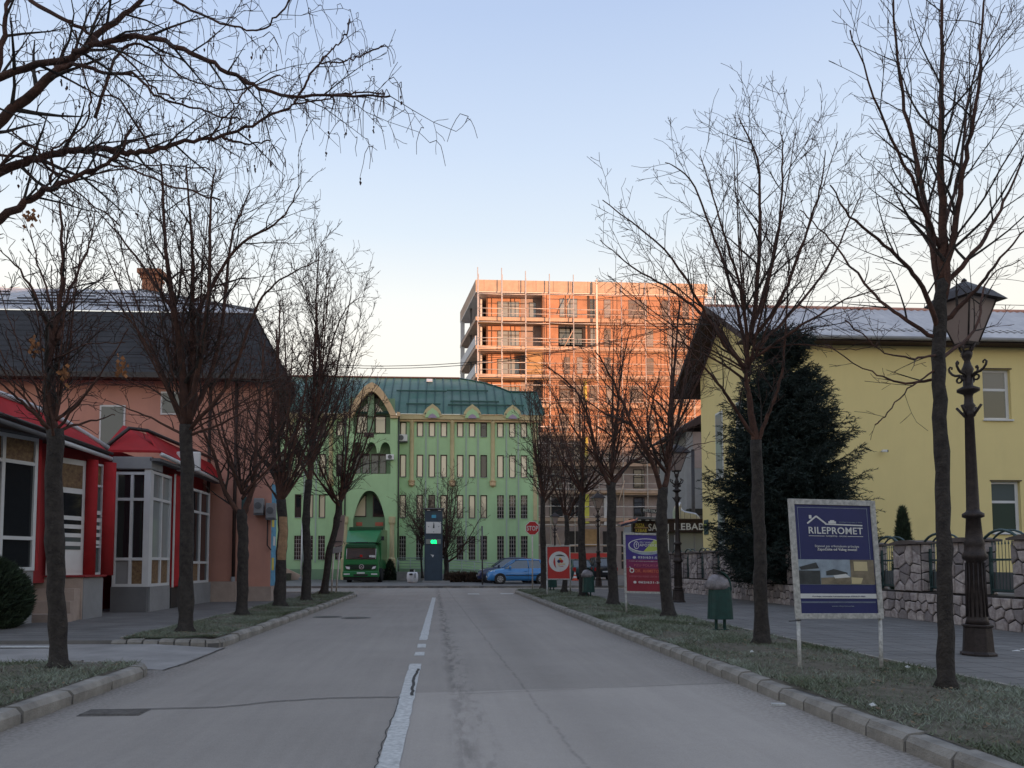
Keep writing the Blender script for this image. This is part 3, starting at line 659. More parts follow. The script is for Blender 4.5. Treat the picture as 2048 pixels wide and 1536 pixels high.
for (a, b, z0, z1, m) in ((.1, .9, 2.98, 3.5, 'food'), (.1, .9, 1.95, 2.86, 'pane_dark'), (.1, .9, 1.62, 1.9, 'pane_grey'), (.1, .9, 1.15, 1.52, 'white')): wbox('pane', m, d_, Pc, u[0] + (u[2] - u[0]) * a, u[0] + (u[2] - u[0]) * b, z0, z1, .02, .03)
for k in range(4): wbox('frosted_stripe', 'white', d_, Pc, u[0] + .12, u[2] - .1, 1.70 + k * .19, 1.79 + k * .19, .03, .036)
mb = MB(); p0 = Pc((u[2] + u[3]) / 2, 0, .08); mb.lathe([(.13, 1.04), (.13, 3.66)], (p0[0], p0[1], 0), 16); mb.build('column', 'red', SH, smooth=True)
mb = MB(); p0 = Pc((u[4] + u[5]) / 2, 0, .08); mb.lathe([(.15, 1.04), (.15, 3.66)], (p0[0], p0[1], 0), 16); mb.build('column', 'red', SH, smooth=True)
sw, _, _ = glazed(SH, Pc(u[3] - .02, 0)[:2], Pc(u[4] + .02, 0)[:2], 1.06, 3.6, (), (.25, .8), fw=.05, pane='pane_grey', panes={(0, 2): 'food'})
for k in range(5): wbox('frosted_stripe', 'white', sw, Pc, u[3], u[4], 1.75 + k * .17, 1.84 + k * .17, .02, .03)
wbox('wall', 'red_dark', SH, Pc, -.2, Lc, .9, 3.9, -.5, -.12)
# plinth block and entrance steps
Box('porch_block', 'step', SH, -8.9, -7.70, 16.95, 17.9, .08, 1.02, .01); Box('porch_cladding', 'grey', SH, -7.70, -7.68, 16.97, 17.9, .08, 1.0); Box('porch_slab', 'red_dark', SH, -8.9, -7.62, 16.9, 17.95, 1.021, 1.06)
for k in range(3): Box('step', 'step', SH, -8.9, -7.74 + .06 * k, 16.95 - .28 * (k + 1), 16.949 - .28 * k, .08, .78 - .25 * k)
# fascia, eave, red roof with hip
zA = 3.86
wbox('fascia', 'grey_dark', SH, P, -.5, L + .2, zA, 3.93, -.2, .2)
ev = [(-7.88, 11.5, 3.95), (-7.84, 18.4, 3.90)]
MB().slab([ev[0], ev[1], (-8.9, 18.4, 3.95), (-10.2, 11.5, 4.0)], (0, 0, -.06)).build('soffit', 'brown', SH)
Tube('gutter', 'grey_dark', SH, [(-7.85, 11.5, 3.86), (-7.83, 15.7, 3.82)], .05); Tube('gutter', 'frame_white', SH, [(-7.83, 15.7, 3.82), (-7.82, 18.45, 3.78)], .05)
Tube('gutter_lip', 'dark_metal', SH, [(-7.82, 11.5, 3.97), (-7.80, 15.0, 3.94), (-7.79, 18.45, 3.90)], .035)
rf = MB().slab([(-7.88, 11.5, 3.99), (-7.86, 18.4, 3.94), (-8.35, 18.4, 4.34), (-8.30, 15.8, 4.45), (-8.26, 11.5, 4.42)], (-.03, 0, -.08)).build('red_roof', 'red', SH)
MB().slab([(-8.35, 18.38, 4.38), (-8.26, 11.5, 4.45), (-12, 11.5, 4.6), (-12, 18.38, 4.6)], (0, 0, -.1)).build('flat_roof', 'grey_dark', SH)
MB().tube([(-8.26, 11.5, 4.46), (-8.30, 15.8, 4.49), (-8.34, 17.2, 4.45), (-8.3, 18.2, 4.32), (-7.95, 18.6, 4.05)], .06, 6).build('flashing', 'frost_metal', SH, smooth=True)
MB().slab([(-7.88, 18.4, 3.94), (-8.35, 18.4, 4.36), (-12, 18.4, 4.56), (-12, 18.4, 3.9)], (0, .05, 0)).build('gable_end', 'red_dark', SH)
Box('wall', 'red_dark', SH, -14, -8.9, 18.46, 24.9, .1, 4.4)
for (x, z) in ((-10.9, 4.75),): pass
# ---- second bay, grey hood above
B = (-8.138, 19.5, -7.291)
sidex = -7.50
w2, L2, P2 = glazed(SH, (B[0], 19.5), (B[2], 19.5), .74, 3.59, (.5,), (.24, .76), pane='red_dark', panes={(0, 0): 'grey', (1, 0): 'food', (0, 1): 'pane_dark', (1, 1): 'pane_dark', (0, 2): 'pane_dark', (1, 2): 'pane_dark'})
Box('corner_post', 'frame_white', SH, B[2] - .12, B[2] + .03, 19.44, 19.6, .74, 3.66)
Box('plinth', 'grey_dark', SH, B[0] - .02, B[2], 19.44, 19.6, .1, .738); Box('plinth_side', 'grey', SH, B[2] - .05, B[2] + .03, 19.601, 21.0, .1, .738)
w3, L3, P3 = glazed(SH, (B[2] - .02, 19.6), (B[2] - .02, 20.95), .74, 3.64, (.5,), (.24, .76), pane='pane_pale', panes={(0, 0): 'food', (1, 0): 'food'})
Box('red_panel', 'red', SH, B[2] - .08, B[2] + .10, 21.0, 21.12, .68, 3.72); Box('red_panel_side', 'red', SH, B[2] - .02, B[2] + .1, 21.121, 22.4, .7, 3.7); Box('panel_edge', 'sign_white', SH, B[2] + .08, B[2] + .12, 20.97, 20.999, .68, 3.72)
Box('dark_niche', 'black', SH, B[2] - .05, B[2] + .02, 21.1, 22.4, .1, .66)
w4, L4, P4 = glazed(SH, (B[2] + .0, 22.5), (B[2] + .0, 24.3), .74, 3.5, (.5,), (.22, .76), pane='pane_dark', panes={(0, 0): 'food'})
Box('plinth_side', 'grey', SH, B[2] - .05, B[2] + .03, 22.45, 24.6, .1, .738)
Box('hood', 'grey', SH, B[0] - .05, B[2] + .06, 19.40, 20.2, 3.655, 3.966, .02)
MB().slab([(B[0] - .3, 19.38, 4.07), (B[2] + .28, 19.38, 4.06), (B[2] + .28, 24.9, 3.95), (B[0] - .6, 24.9, 5.1), (B[0] - .3, 20.6, 4.9)], (0, 0, .06)).build('red_roof', 'red', SH)
MB().slab([(B[2] + .28, 19.38, 4.06), (B[2] + .28, 24.9, 3.95), (B[2] - .1, 24.9, 4.5), (B[2] - .25, 19.9, 4.66)], (-.05, 0, .0)).build('red_roof', 'red', SH)
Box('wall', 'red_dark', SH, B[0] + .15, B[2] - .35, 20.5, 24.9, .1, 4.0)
Tube('gutter', 'frame_white', SH, [(B[2] + .3, 19.4, 4.02), (B[2] + .3, 24.8, 3.88)], .055); Box('verge_board', 'grey_dark', SH, B[2] + .02, B[2] + .27, 19.4, 24.9, 3.86, 3.93)
MB().tube([(B[0] - .3, 19.38, 4.12), (B[0] + .1, 20.0, 4.78), (B[2] - .25, 19.9, 4.7), (B[2] + .1, 24.8, 4.6)], .05, 6).build('flashing', 'dark_metal', SH, smooth=True)
# warm lamp glimpsed behind the left pane
MB().lathe([(.0, -.04), (.04, -.02), (.04, .02), (.0, .04)], (-8.95, 14.1, 2.95), 10).build('ceiling_lamp', mat('lamp_glow', (.8, .5, .2), .5, emit=(1, .5, .15), estr=4), SH)
for k in range(3): Box('mini_shelf', 'mural', SH, -9.5, -9.0, 13.6, 13.62, 1.6 + k * .3, 1.66 + k * .3)
# white illuminated sign box on the corner
sg = thing('shop_sign', 'small white sign box with dark letters fixed above the red panel', 'sign', (-7.3, 21.3, 4.1))
x0, x1 = -7.253, -6.617
Box('sign_box', 'white', sg, x0, x1, 21.2, 21.32, 3.826, 4.36, .03)
MB().disc(((x0 + x1) / 2 - .1, 21.185, 4.17), .09, 0, 18, (0, 1, 0), .014).build('emblem', 'black', sg)
Tube('bracket', 'dark_metal', sg, [(x0 + .1, 21.33, 4.1), (x0 + .1, 21.6, 4.0)], .02)

# ---------------------------------------------------------------- centre: green office building with pointed gable
GB = thing('green_building', 'four-storey green building with dark green metal roof and pointed tan gable', 'building', (0, 62, .1))
GY = 60.0
gx = lambda px: SX(px) * GY
gz = lambda py: 1.3 + (1128.07 - py) / 1538 * GY * 1.002
gR, gL = gx(1077), -22.0
Box('wall', 'green_wall', GB, gL, gR, GY + .22, GY + 12, .1, gz(833))
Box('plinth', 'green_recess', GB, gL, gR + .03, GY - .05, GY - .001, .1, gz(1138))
Box('cornice', 'tan', GB, gx(793), gR + .35, GY - .35, GY, gz(839), gz(829)); Box('cornice', 'tan', GB, gL, gx(697), GY - .35, GY, gz(839), gz(829))
Box('cornice_shadow_board', 'tan_trim', GB, gx(793), gR + .25, GY - .22, GY, gz(843), gz(839.3))
# roof: front slope, right hip, standing seams
ez, rdz = gz(829), 17.35; ry = 66.0
ox = .45
slope = lambda x, t, o=0.0: (x, GY - ox + (ry - GY + ox) * t, ez + (rdz - ez) * (t + .10 * sin(pi * t)) + o)
HP = [(0, 1079 + 9), (.24, 1079 + 6), (.46, 1079 + 3), (.4601, 1026), (.6, 1004), (.75, 978), (.9, 946), (1, 922)]
def hipx(t):
    for (t0, p0), (t1, p1) in zip(HP, HP[1:]):
        if t <= t1: return gx(p0 + (p1 - p0) * (t - t0) / (t1 - t0)) * (1 + .0005)
    return gx(922)
mb = MB(); tt = [h[0] for h in HP]
for k in range(len(tt) - 1):
    t0, t1 = tt[k], tt[k + 1]; h0, h1 = gx(HP[k][1]), gx(HP[k + 1][1])
    a, b = slope(gL, t0), slope(h0, t0); c, d = slope(h1, t1), slope(gL, t1); mb.quad(a, b, c, d)
    yb = lambda t: GY - ox + 13 - 6.5 * t
    mb.quad(b, (h0, yb(t0), b[2]), (h1, yb(t1), c[2]), c)
roof = mb.build('roof', 'green_roof', GB)
x = gL + .3
while x < gR + ox - .1:
    P_ = []
    for k in range(17):
        t = k / 16; hx = hipx(t)
        if x < hx: P_.append(slope(x, t, .02))
    if len(P_) > 1:
        m_ = MB()
        for i in range(len(P_) - 1): m_.slab([P_[i], (P_[i][0] + .05, *P_[i][1:]), (P_[i + 1][0] + .05, *P_[i + 1][1:]), P_[i + 1]], (0, 0, .08))
        m_.build('roof_seam', 'green_seam', roof)
    x += .70
MB().tube([slope(gx(p_), t_, .05) for t_, p_ in HP], .07, 6).build('hip_cap', 'green_seam', roof, smooth=True)
Box('ridge_cap', 'frame_brown', GB, gL, gx(922), ry - .15, ry + .3, rdz + .02, rdz + .12)
for (a, b, t) in ((787, 893, .42), (893, 980, .44), (810, 880, .14), (895, 1050, .13), (900, 1000, .2)):
    p0, p1 = slope(gx(a), t, .12), slope(gx(b), t, .12); MB().slab([p0, p1, (p1[0], p1[1], p1[2] + .12), (p0[0], p0[1], p0[2] + .12)], (0, .05, 0)).build('snow_guard', 'green_seam', roof)
sk = slope(gx(849), .74, .15); MB().slab([sk, (sk[0] + .5, sk[1], sk[2]), (sk[0] + .5, sk[1] + .5, sk[2] + .3), (sk[0], sk[1] + .5, sk[2] + .3)], (0, 0, .06)).build('skylight', 'white', roof)
# windows
rows = [(843, 873), (909, 955), (990, 1037), (1072, 1120)]
colsR = [805, 839, 863, 887, 920, 944, 967.5, 1001, 1025, 1048.5]
colsL = [677, 643, 619, 595, 563, 539, 515]
dark = {(0, 6), (1, 6), (2, 2), (2, 7), (2, 8), (2, 9)}
holed_wall(gL, gR, .1, gz(833), [(gx(c_ - 6.8), gx(c_ + 6.8), gz(rows[r][1]), gz(rows[r][0])) for r in range(4) for c_ in colsR + colsL], GY, .22).build('facade', 'green_wall', GB)
def gwin(cxp, r, pane, bars=False, w_=13.6):
    global GY
    G0 = GY; GY = G0 + .14
    try: return gwin_(cxp, r, pane, bars, w_, G0)
    finally: GY = G0
def gwin_(cxp, r, pane, bars, w_, G0):
    k_ = G0 / GY; x0, x1 = gx(cxp - w_ / 2) * k_ + .003, gx(cxp + w_ / 2) * k_ - .003; z1, z0 = 1.3 + (gz(rows[r][0]) - 1.3) * k_ - .003, 1.3 + (gz(rows[r][1]) - 1.3) * k_ + .003
    f_ = MB().box(x0, x1, GY - .05, GY + .03, z0, z0 + .08).box(x0, x1, GY - .05, GY + .03, z1 - .07, z1).box(x0, x0 + .08, GY - .05, GY + .03, z0 + .08, z1 - .07).box(x1 - .08, x1, GY - .05, GY + .03, z0 + .08, z1 - .07).build('window', 'frame_brown', GB)
    Box('pane', pane, f_, x0 + .08, x1 - .08, GY - .012, GY + .012, z0 + .08, z1 - .07)
    Box('sill', 'strip', f_, x0 + .002, x1 - .002, G0 - .07, GY - .05, z0 - .0, z0 + .03)
    if bars:
        for k in range(1, 3): Box('bar', 'steel', f_, x0 + (x1 - x0) * k / 3 - .01, x0 + (x1 - x0) * k / 3 + .01, GY - .09, GY - .07, z0, z1)
        for k in range(1, 6): Box('bar', 'steel', f_, x0, x1, GY - .11, GY - .091, z0 + (z1 - z0) * k / 6 - .01, z0 + (z1 - z0) * k / 6 + .01)
    return f_
for r in range(4):
    for i, c_ in enumerate(colsR):
        gwin(c_, r, 'pane_dark' if ((r, i) in dark or r == 3) else 'pane_cream', bars=(r == 3 or (r == 2 and i >= 7)))
    for i, c_ in enumerate(colsL): gwin(c_, r, 'pane_dark' if (r >= 3 or (r + i) % 4 == 1) else 'pane_cream', bars=r == 3)
# pilasters, brackets, thin strips
for c_ in (822.5, 904, 985.6, 660, 579, 528):
    MB().lathe([(.20, gz(962)), (.17, gz(960)), (.17, gz(846)), (.26, gz(842)), (.26, gz(840))], (gx(c_), GY - .02, 0), 12).build('pilaster', 'tan', GB, smooth=True)
    MB().lathe([(.08, gz(974)), (.26, gz(971)), (.24, gz(964)), (.29, gz(963)), (.29, gz(961.5))], (gx(c_), GY - .02, 0), 8).build('bracket', 'tan_trim', GB)
for c_ in (851, 875, 932, 956, 1013, 1037, 631, 607): Box('thin_strip', 'strip', GB, gx(c_) - .05, gx(c_) + .05, GY - .06, GY, gz(1125), gz(846))
Box('corner_strip', 'tan', GB, gR - .4, gR - .1, GY - .06, GY, gz(1040), gz(846))
# little ogee dormers over the cornice
def ogee(cx, cz, w, h, n=14):
    pts = []
    for i in range(n + 1):
        t = -1 + 2 * i / n; a = abs(t); z = (1 - a ** 2.3) ** .8 if a < 1 else 0
        pts.append((cx + t * w, cz + h * (z * .86 + .14 * max(0, 1 - a * 4))))
    return pts
for c_ in (864, 944, 1025):
    o1 = ogee(gx(c_), gz(833), gx(885 + 19.5) - gx(885), gz(0) - gz(25)); o2 = ogee(gx(c_), gz(836), gx(885 + 15) - gx(885), gz(0) - gz(19.5))
    dmr = MB().slab([(x, GY - .42, z) for x, z in o1], (0, .9, 0)).build('dormer', 'tan', GB)
    MB().slab([(x, GY - .46, z) for x, z in o2], (0, .03, 0)).build('dormer_face', 'green_wall', dmr)
    MB().slab([(x, GY - .50, z) for x, z in ogee(gx(c_), gz(837), gx(885 + 9) - gx(885), gz(0) - gz(9))], (0, .03, 0)).build('dormer_vent', 'mauve', dmr)
    MB().slab([(x, GY - .3, z + .05) for x, z in o1], (0, 2.2, .15)).build('dormer_roof', 'green_roof', dmr)
# the projecting portal block with the pointed gable
PY = GY - 1.1
px0, px1 = gx(686) * PY / GY, gx(793) * PY / GY
qx = lambda px: SX(px) * PY
qz = lambda py: 1.3 + (1128.07 - py) / 1538 * PY
def lancet(cx, z0, z1, w, n=12, pw=1.0):
    L_ = [(cx - w * cos(pi / 2 * i / n) ** pw, z0 + (z1 - z0) * sin(pi / 2 * i / n)) for i in range(n + 1)]
    return L_
def pointed(cx, z0, z1, w, n=12):
    """pointed-arch outline from lower left over the tip to lower right"""
    L_ = []
    for i in range(n + 1):
        t = i / n; L_.append((cx - w * (1 - t ** 1.9) , z0 + (z1 - z0) * t))
    return L_ + [(2 * cx - x, z) for x, z in L_[::-1][1:]]
cxm = qx(741.5)
# front plate with an arched doorway cut out: built from column strips around the arches
def plate_with_arches(x0, x1, z0, z1, arches, y, d, nx=60):
    """wall plate between x0..x1 with arched openings [(outline lower z, fn top z at x)]"""
    mb = MB(); xs = [x0 + (x1 - x0) * i / nx for i in range(nx + 1)]
    for i in range(nx):
        a, b = xs[i], xs[i + 1]; m_ = (a + b) / 2; segs = [(z0, z0, z1, z1)]; lo_a = lo_b = z0
        parts = []; cur = (z0, z0)
        for (fx0, fx1, zb_, ft) in arches:
            if fx0 < m_ < fx1:
                ta, tb = ft(min(max(a, fx0), fx1)), ft(min(max(b, fx0), fx1))
                if zb_ > cur[0]: parts.append((cur[0], cur[1], zb_, zb_))
                cur = (ta, tb)
        parts.append((cur[0], cur[1], z1, z1))
        for (a0, b0, a1, b1) in parts: mb.slab([(a, y, a0), (b, y, b0), (b, y, b1), (a, y, a1)], (0, d, 0))
    return mb
def archf(cx, w, z0, z1, p=1.9):
    return (cx - w, cx + w, z0, lambda x: z0 + (z1 - z0) * max(0.0, 1 - abs(x - cx) / w) ** (1 / p))
arD = archf(cxm, 2.35, .0, qz(983), 1.0)
def doorf(x):
    a = abs(x - cxm) / 1.28; return qz(1035) + (qz(983) - qz(1035)) * max(0, 1 - a ** 1.9) if a < 1 else qz(1035)
wD = (qx(770) - qx(706)) / 2
def f1(x): a = min(1, abs(x - qx(738)) / wD); return qz(1040) + (qz(982) - qz(1040)) * (1 - a ** 2.5)
arches = [(qx(706), qx(770), .1, f1)]
low = plate_with_arches(px0, px1, .1, qz(975), arches, PY, .25)
# middle storey: wide opening topped by three small round arches
def f2(x):
    for c_ in (712.5, 741, 769):
        w_ = qx(885 + 10.5) - qx(885); a = abs(x - qx(c_)) / w_
        if a < 1: return qz(903) + (qz(884) - qz(903)) * sqrt(1 - a * a)
    return qz(906)
mid = plate_with_arches(px0, px1, qz(975), qz(870), [(qx(702), qx(780), qz(948), f2)], PY, .25, 90)
def f3(x): a = min(1, abs(x - cxm) / ((qx(779) - qx(703)) / 2)); return qz(835) + (qz(783) - qz(835)) * (1 - a ** 2.0)
top = plate_with_arches(px0, px1, qz(870), qz(832), [(qx(703), qx(779), qz(868), lambda x: qz(832))], PY, .25, 60)
pl = MB().add(low.v, low.f).add(mid.v, mid.f).add(top.v, top.f).build('portal_wall', 'green_wall', GB)
for s_ in (px0, px1 - .25): Box('portal_side', 'green_wall', GB, s_, s_ + .25, PY + .25, GY, .1, qz(832))
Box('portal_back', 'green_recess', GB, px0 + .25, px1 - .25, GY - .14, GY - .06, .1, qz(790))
Box('portal_floor', 'green_wall', GB, px0 + .25, px1 - .25, PY + .25, GY - .15, qz(869), qz(867)); Box('portal_floor', 'green_wall', GB, px0 + .25, px1 - .25, PY + .25, GY - .15, qz(951), qz(949))
# gable: tan pointed band, dark reveal behind
def gable_out(py0, w, tip):
    pts = []
    for i in range(15):
        t = i / 14; pts.append((cxm - w * (1 - t) ** .62 * (1 - .0 * t), qz(py0) + (qz(tip) - qz(py0)) * t))
    return pts + [(2 * cxm - x, z) for x, z in pts[::-1][1:]]
go, gi = gable_out(831, qx(885 + 50) - qx(885), 764), gable_out(831, qx(885 + 37) - qx(885), 782)
mb = MB()
for i in range(len(go) - 1): mb.slab([(go[i][0], PY - .25, go[i][1]), (go[i + 1][0], PY - .25, go[i + 1][1]), (gi[i + 1][0], PY - .25, gi[i + 1][1]), (gi[i][0], PY - .25, gi[i][1])], (0, .6, 0))
gab = mb.build('gable_band', 'tan_trim', GB)
for s_ in (-1, 1):
    xb = cxm + s_ * (qx(885 + 50) - qx(885)); Box('gable_foot', 'tan_trim', GB, min(xb, xb + s_ * .25) , max(xb, xb + s_ * .25), PY - .26, PY + .4, qz(832), qz(824))
Box('gable_sill', 'tan_trim', GB, qx(692), qx(703), PY - .2, PY + .2, qz(836), qz(831.5)); Box('gable_sill', 'tan_trim', GB, qx(779), qx(795), PY - .2, PY + .2, qz(836), qz(831.5))
mb = MB()
for i in range(len(go) - 1): mb.quad((go[i][0], PY + .3, go[i][1] + .02), (go[i + 1][0], PY + .3, go[i + 1][1] + .02), (go[i + 1][0], GY + 5.5, go[i + 1][1] + .02), (go[i][0], GY + 5.5, go[i][1] + .02))
mb.build('gable_roof', 'green_roof', GB)
def tri_window(x0, x1, z0, zfn, pane, name='window'):
    n = 8; top_ = [(x0 + (x1 - x0) * i / n, zfn(x0 + (x1 - x0) * i / n)) for i in range(n + 1)]
    out = [(x0, z0), (x1, z0)] + top_[::-1]
    cx_ = (x0 + x1) / 2; cz_ = (z0 + max(z for _, z in top_)) / 2
    w_ = MB().slab([(x, GY - .2, z) for x, z in out], (0, .06, 0)).build(name, 'frame_brown', GB)
    inn = [(cx_ + (x - cx_) * .84, cz_ + (z - cz_) * .88 - .05) for x, z in out]
    MB().slab([(x, GY - .225, z) for x, z in inn], (0, .02, 0)).build('pane', pane, w_)
kx = lambda px: SX(px) * (GY - .2); kz = lambda py: 1.3 + (1128.07 - py) / 1538 * (GY - .2)
gtop = lambda x: kz(826) + (kz(800) - kz(826)) * max(0, 1 - (abs(x - kx(741)) / (kx(768) - kx(741))) ** 1.4)
tri_window(kx(716), kx(734), kz(826), gtop, 'pane_cream'); tri_window(kx(748), kx(768), kz(826), gtop, 'pane_cream')
for (a, b) in ((711, 733), (748, 770)): tri_window(kx(a), kx(b), kz(866), lambda x: kz(830), 'pane_cream')
for (a, b) in ((707, 720), (723, 738), (741, 756), (758, 771)): tri_window(kx(a), kx(b), kz(948), lambda x: kz(908), 'pane_grey')
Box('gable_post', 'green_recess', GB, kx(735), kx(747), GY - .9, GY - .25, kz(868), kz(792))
dtop = lambda x: kz(1035) + (kz(986) - kz(1035)) * max(0, 1 - (abs(x - kx(738)) / (kx(772) - kx(738))) ** 1.8)
tri_window(kx(707), kx(732), kz(1034), dtop, 'pane_cream'); tri_window(kx(745), kx(771), kz(1034), dtop, 'pane_dark')
for (a, b) in ((712, 724), (750, 766)): Box('poster', 'orange_text', GB, kx(a), kx(b), GY - .2, GY - .15, kz(1052), kz(1045))
Box('entrance_door', 'frame_brown', GB, kx(716), kx(760), GY - .25, GY - .15, .9, kz(1060))
for k in range(5): Box('entrance_step', 'concrete', GB, px0 + .3, px1 - .0, PY - .3 * (5 - k), PY - .3 * (4 - k) - .002, .1, .1 + .16 * (k + 1))
for c_ in (690, 784):
    x_ = qx(c_); MB().lathe([(.30, .1), (.30, qz(1118)), (.19, qz(1115)), (.17, qz(1050)), (.25, qz(1046)), (.27, qz(1034))], (x_, PY - .1, 0), 10).build('portal_column', 'tan', GB, smooth=False)
for c_ in (793.5, 686.5): Tube('downpipe', 'dark_metal', GB, [(qx(c_) + .1, PY - .05, .5), (qx(c_) + .1, PY - .05, qz(833))], .06)
Tube('downpipe', 'dark_metal', GB, [(gx(604), GY - .1, 1), (gx(604), GY - .1, gz(1060))], .07)
def gac(px, py, fr=1):
    x, z = gx(px), gz(py); a_ = Box('air_conditioner', 'white', GB, x - .38, x + .38, GY - .42, GY - .1, z - .26, z + .26, .03)
    MB().disc((x - .1, GY - .44, z), .2, 0, 16, (0, 1, 0), .02).build('fan_grille', 'grey_dark', a_); Box('bracket', 'grey_dark', a_, x - .38, x + .38, GY - .4, GY - .05, z - .33, z - .27)
gac(804, 877)
x, z = qx(779), qz(915); a_ = Box('air_conditioner', 'white', GB, x - .3, x + .3, PY - .33, PY - .02, z - .2, z + .2, .02); MB().disc((x, PY - .35, z), .16, 0, 14, (0, 1, 0), .02).build('fan_grille', 'grey_dark', a_)
Box('flag_board', 'frame_brown', GB, kx(728), kx(748), PY - .06, PY - .01, kz(878), kz(869))

# grassy bank and ramp wall on the left foot of the green building
tag(MB().slab([(-22, 52, .1), (-12.2, 50.5, .1), (-10.6, 52.5, .1), (-10.9, 59.9, .1), (-22, 59.9, .1)], (0, 0, .02)).slab([(-22, 54, .12), (-13, 53.2, .12), (-11.2, 55, .12), (-11.4, 59.8, .12), (-22, 59.8, .12)], (0, .6, .5)).build('grass_bank', 'soil'), kind='structure')
MB_ = MB().slab([(-22, 58.5, .12), (-12.0, 58.5, .12), (-9.9, 58.5, .12), (-12.3, 58.5, 1.25), (-22, 58.5, 1.6)], (0, .3, 0))
tag(MB_.build('ramp_wall', 'slab', loc=(-13, 58.5, .12)), 'low sloping pale wall at the left foot of the green building', 'wall')
# long ramp railing in front of the facade
RY_ = 57.6
rl = thing('ramp_railing', 'pale green tubular ramp railing sloping along the foot of the green building', 'railing', (0.55, 57.6, .1))
xa, xb = -3.354, 4.295
def rz_(x): t = (x - xa) / (xb - xa); return 1.75 - .42 * max(0, (t - .25) / .75)
for k in range(5):
    Tube('rail', 'strip', rl, [(xa, RY_, rz_(xa) - k * .2), (xa + (xb - xa) * .3, RY_, rz_(xa) - k * .2), (xb, RY_, rz_(xb) - k * .2)], .035 if k == 0 else .022, 6)
for k in range(9):
    x_ = xa + (xb - xa) * k / 8; Tube('post', 'strip', rl, [(x_, RY_, .1), (x_, RY_, rz_(x_))], .035, 6)
for k in range(4): Tube('end_loop', 'strip', rl, [(xa + .05 * k, RY_ - .15, .9 - .0 * k), (xa + .05 * k, RY_ - .15, 1.6)], .015, 5)
tag(Box('ramp', 'concrete', None, xa, xb, 57.7, 59.3, .1, .55), 'low concrete ramp behind the pale green railing', 'ramp')
fp = thing('flagpole', 'white flagpole standing before the left windows of the green building', 'flagpole', (-10.168, 56, .1))
Tube('pole', 'white', fp, [(-10.168, 56, .1), (-10.097, 56, 4.6)], .06); MB().lathe([(.16, .1), (.16, .3), (.08, .34)], (-10.168, 56, 0), 12).build('base', 'concrete', fp)

# ---------------------------------------------------------------- orange brick block under construction, with scaffolding
OB = thing('brick_block', 'tall unfinished orange brick apartment block with pale slab edges behind the green building', 'building', (16, 86, .1))
OY = 82.0
ox_ = lambda px: SX(px) * OY
oz_ = lambda py: 1.3 + SZ(py, 1150) * OY
XL, XR_ = ox_(951), ox_(1424)
zTop = oz_(552); slabs = [oz_(y) for y in (634, 693, 751, 810, 869, 928, 985, 1040)]
XB, YB = 2.05, 93.0                                  # far end of the open left flank
WY = OY + 1.7                                        # recessed brick wall
Box('brick_wall', 'brick', OB, ox_(1092), XR_ - .2, OY + .45, YB, slabs[4], oz_(575))
Box('brick_wall', 'brick', OB, ox_(975), ox_(1093), WY, YB, slabs[4], oz_(575))
Box('shaded_brick_wall', 'grey_and_shade', OB, ox_(975), XR_ - .2, OY + .55, YB, .1, slabs[4] - .01)  # lower floors of the same brick, their shade painted in as grey
Box('side_wall', 'slab_white', OB, 3.9, 4.3, WY + .3, 91.5, .1, oz_(575))
# parapet and slabs: each a plate with its own left flank
def plate(z0, z1, name, m='slab', xr=None, front=0.0):
    xr = xr or XR_
    MB().slab([(XL, OY + front, z0), (xr, OY + front, z0), (xr, YB, z0), (XB, YB, z0)], (0, 0, z1 - z0)).build(name, m, OB)
plate(oz_(575), zTop, 'parapet'); plate(oz_(577.5), oz_(575), 'parapet_flashing', 'steel', front=.06)
for i, z in enumerate(slabs[:6]): plate(z - .10, z + .30, 'floor_slab')
for i, z in enumerate(slabs[6:]): plate(z - .12, z + .25, 'floor_slab', 'slab', front=.25)
# parapet board joints
for k in range(13): Box('parapet_joint', 'steel_dark', OB, XL + .9 + k * 1.9, XL + .93 + k * 1.9, OY - .012, OY - .002, oz_(574), zTop)
# flank: balustrade walls, columns
flank = lambda t: (XL + (XB - XL) * t, OY + (YB - OY) * t)
for i, z in enumerate(slabs[:5]):
    a, b = flank(.02), flank(.98)
    MB().slab([(a[0], a[1], z + .42), (b[0], b[1], z + .42), (b[0] + .15, b[1], z + .42), (a[0] + .15, a[1], z + .42)], (0, 0, 1.0 if i else .0001)).build('balustrade', 'slab_white', OB)
zb_ = oz_(577)
for t in (.97,): p = flank(t); Box('column', 'slab_white', OB, p[0], p[0] + .5, p[1] - .5, p[1], .1, zb_)
for t in (.02, .5): p = flank(t); Box('column', 'steel_dark', OB, p[0] + .3, p[0] + .55, p[1], p[1] + .3, .1, zb_)
# loggia plates with recess shade put into their grey, and openings per floor
tops = [oz_(575)] + [z - .14 for z in slabs]
def opening(px0, px1, f, lo=.45, hi=.2, frame='slab_white', pane='pane_pale', y=None, cols=1, rec=True, name='window', m=None):
    """window between columns px0..px1 on floor f (0 = top)"""
    y = y if y is not None else (WY if px1 < 1092 else OY + .45)
    s_ = y / OY; x0, x1 = ox_(px0) * s_, ox_(px1) * s_
    zt_, zb2 = tops[f] - hi, slabs[f] + lo
    w_ = Box(name, m or 'steel_dark', OB, x0, x1, y - .05, y + .05, zb2, zt_)
    n = cols
    for k in range(n):
        a = x0 + (x1 - x0) * (k + .06) / n; b = x0 + (x1 - x0) * (k + .94) / n; zm = zb2 + (zt_ - zb2) * .72
        Box('pane', pane, w_, a, b, y - .07, y - .055, zb2 + .12, zm - .05); Box('pane', pane, w_, a, b, y - .07, y - .055, zm + .05, zt_ - .1)
    return w_
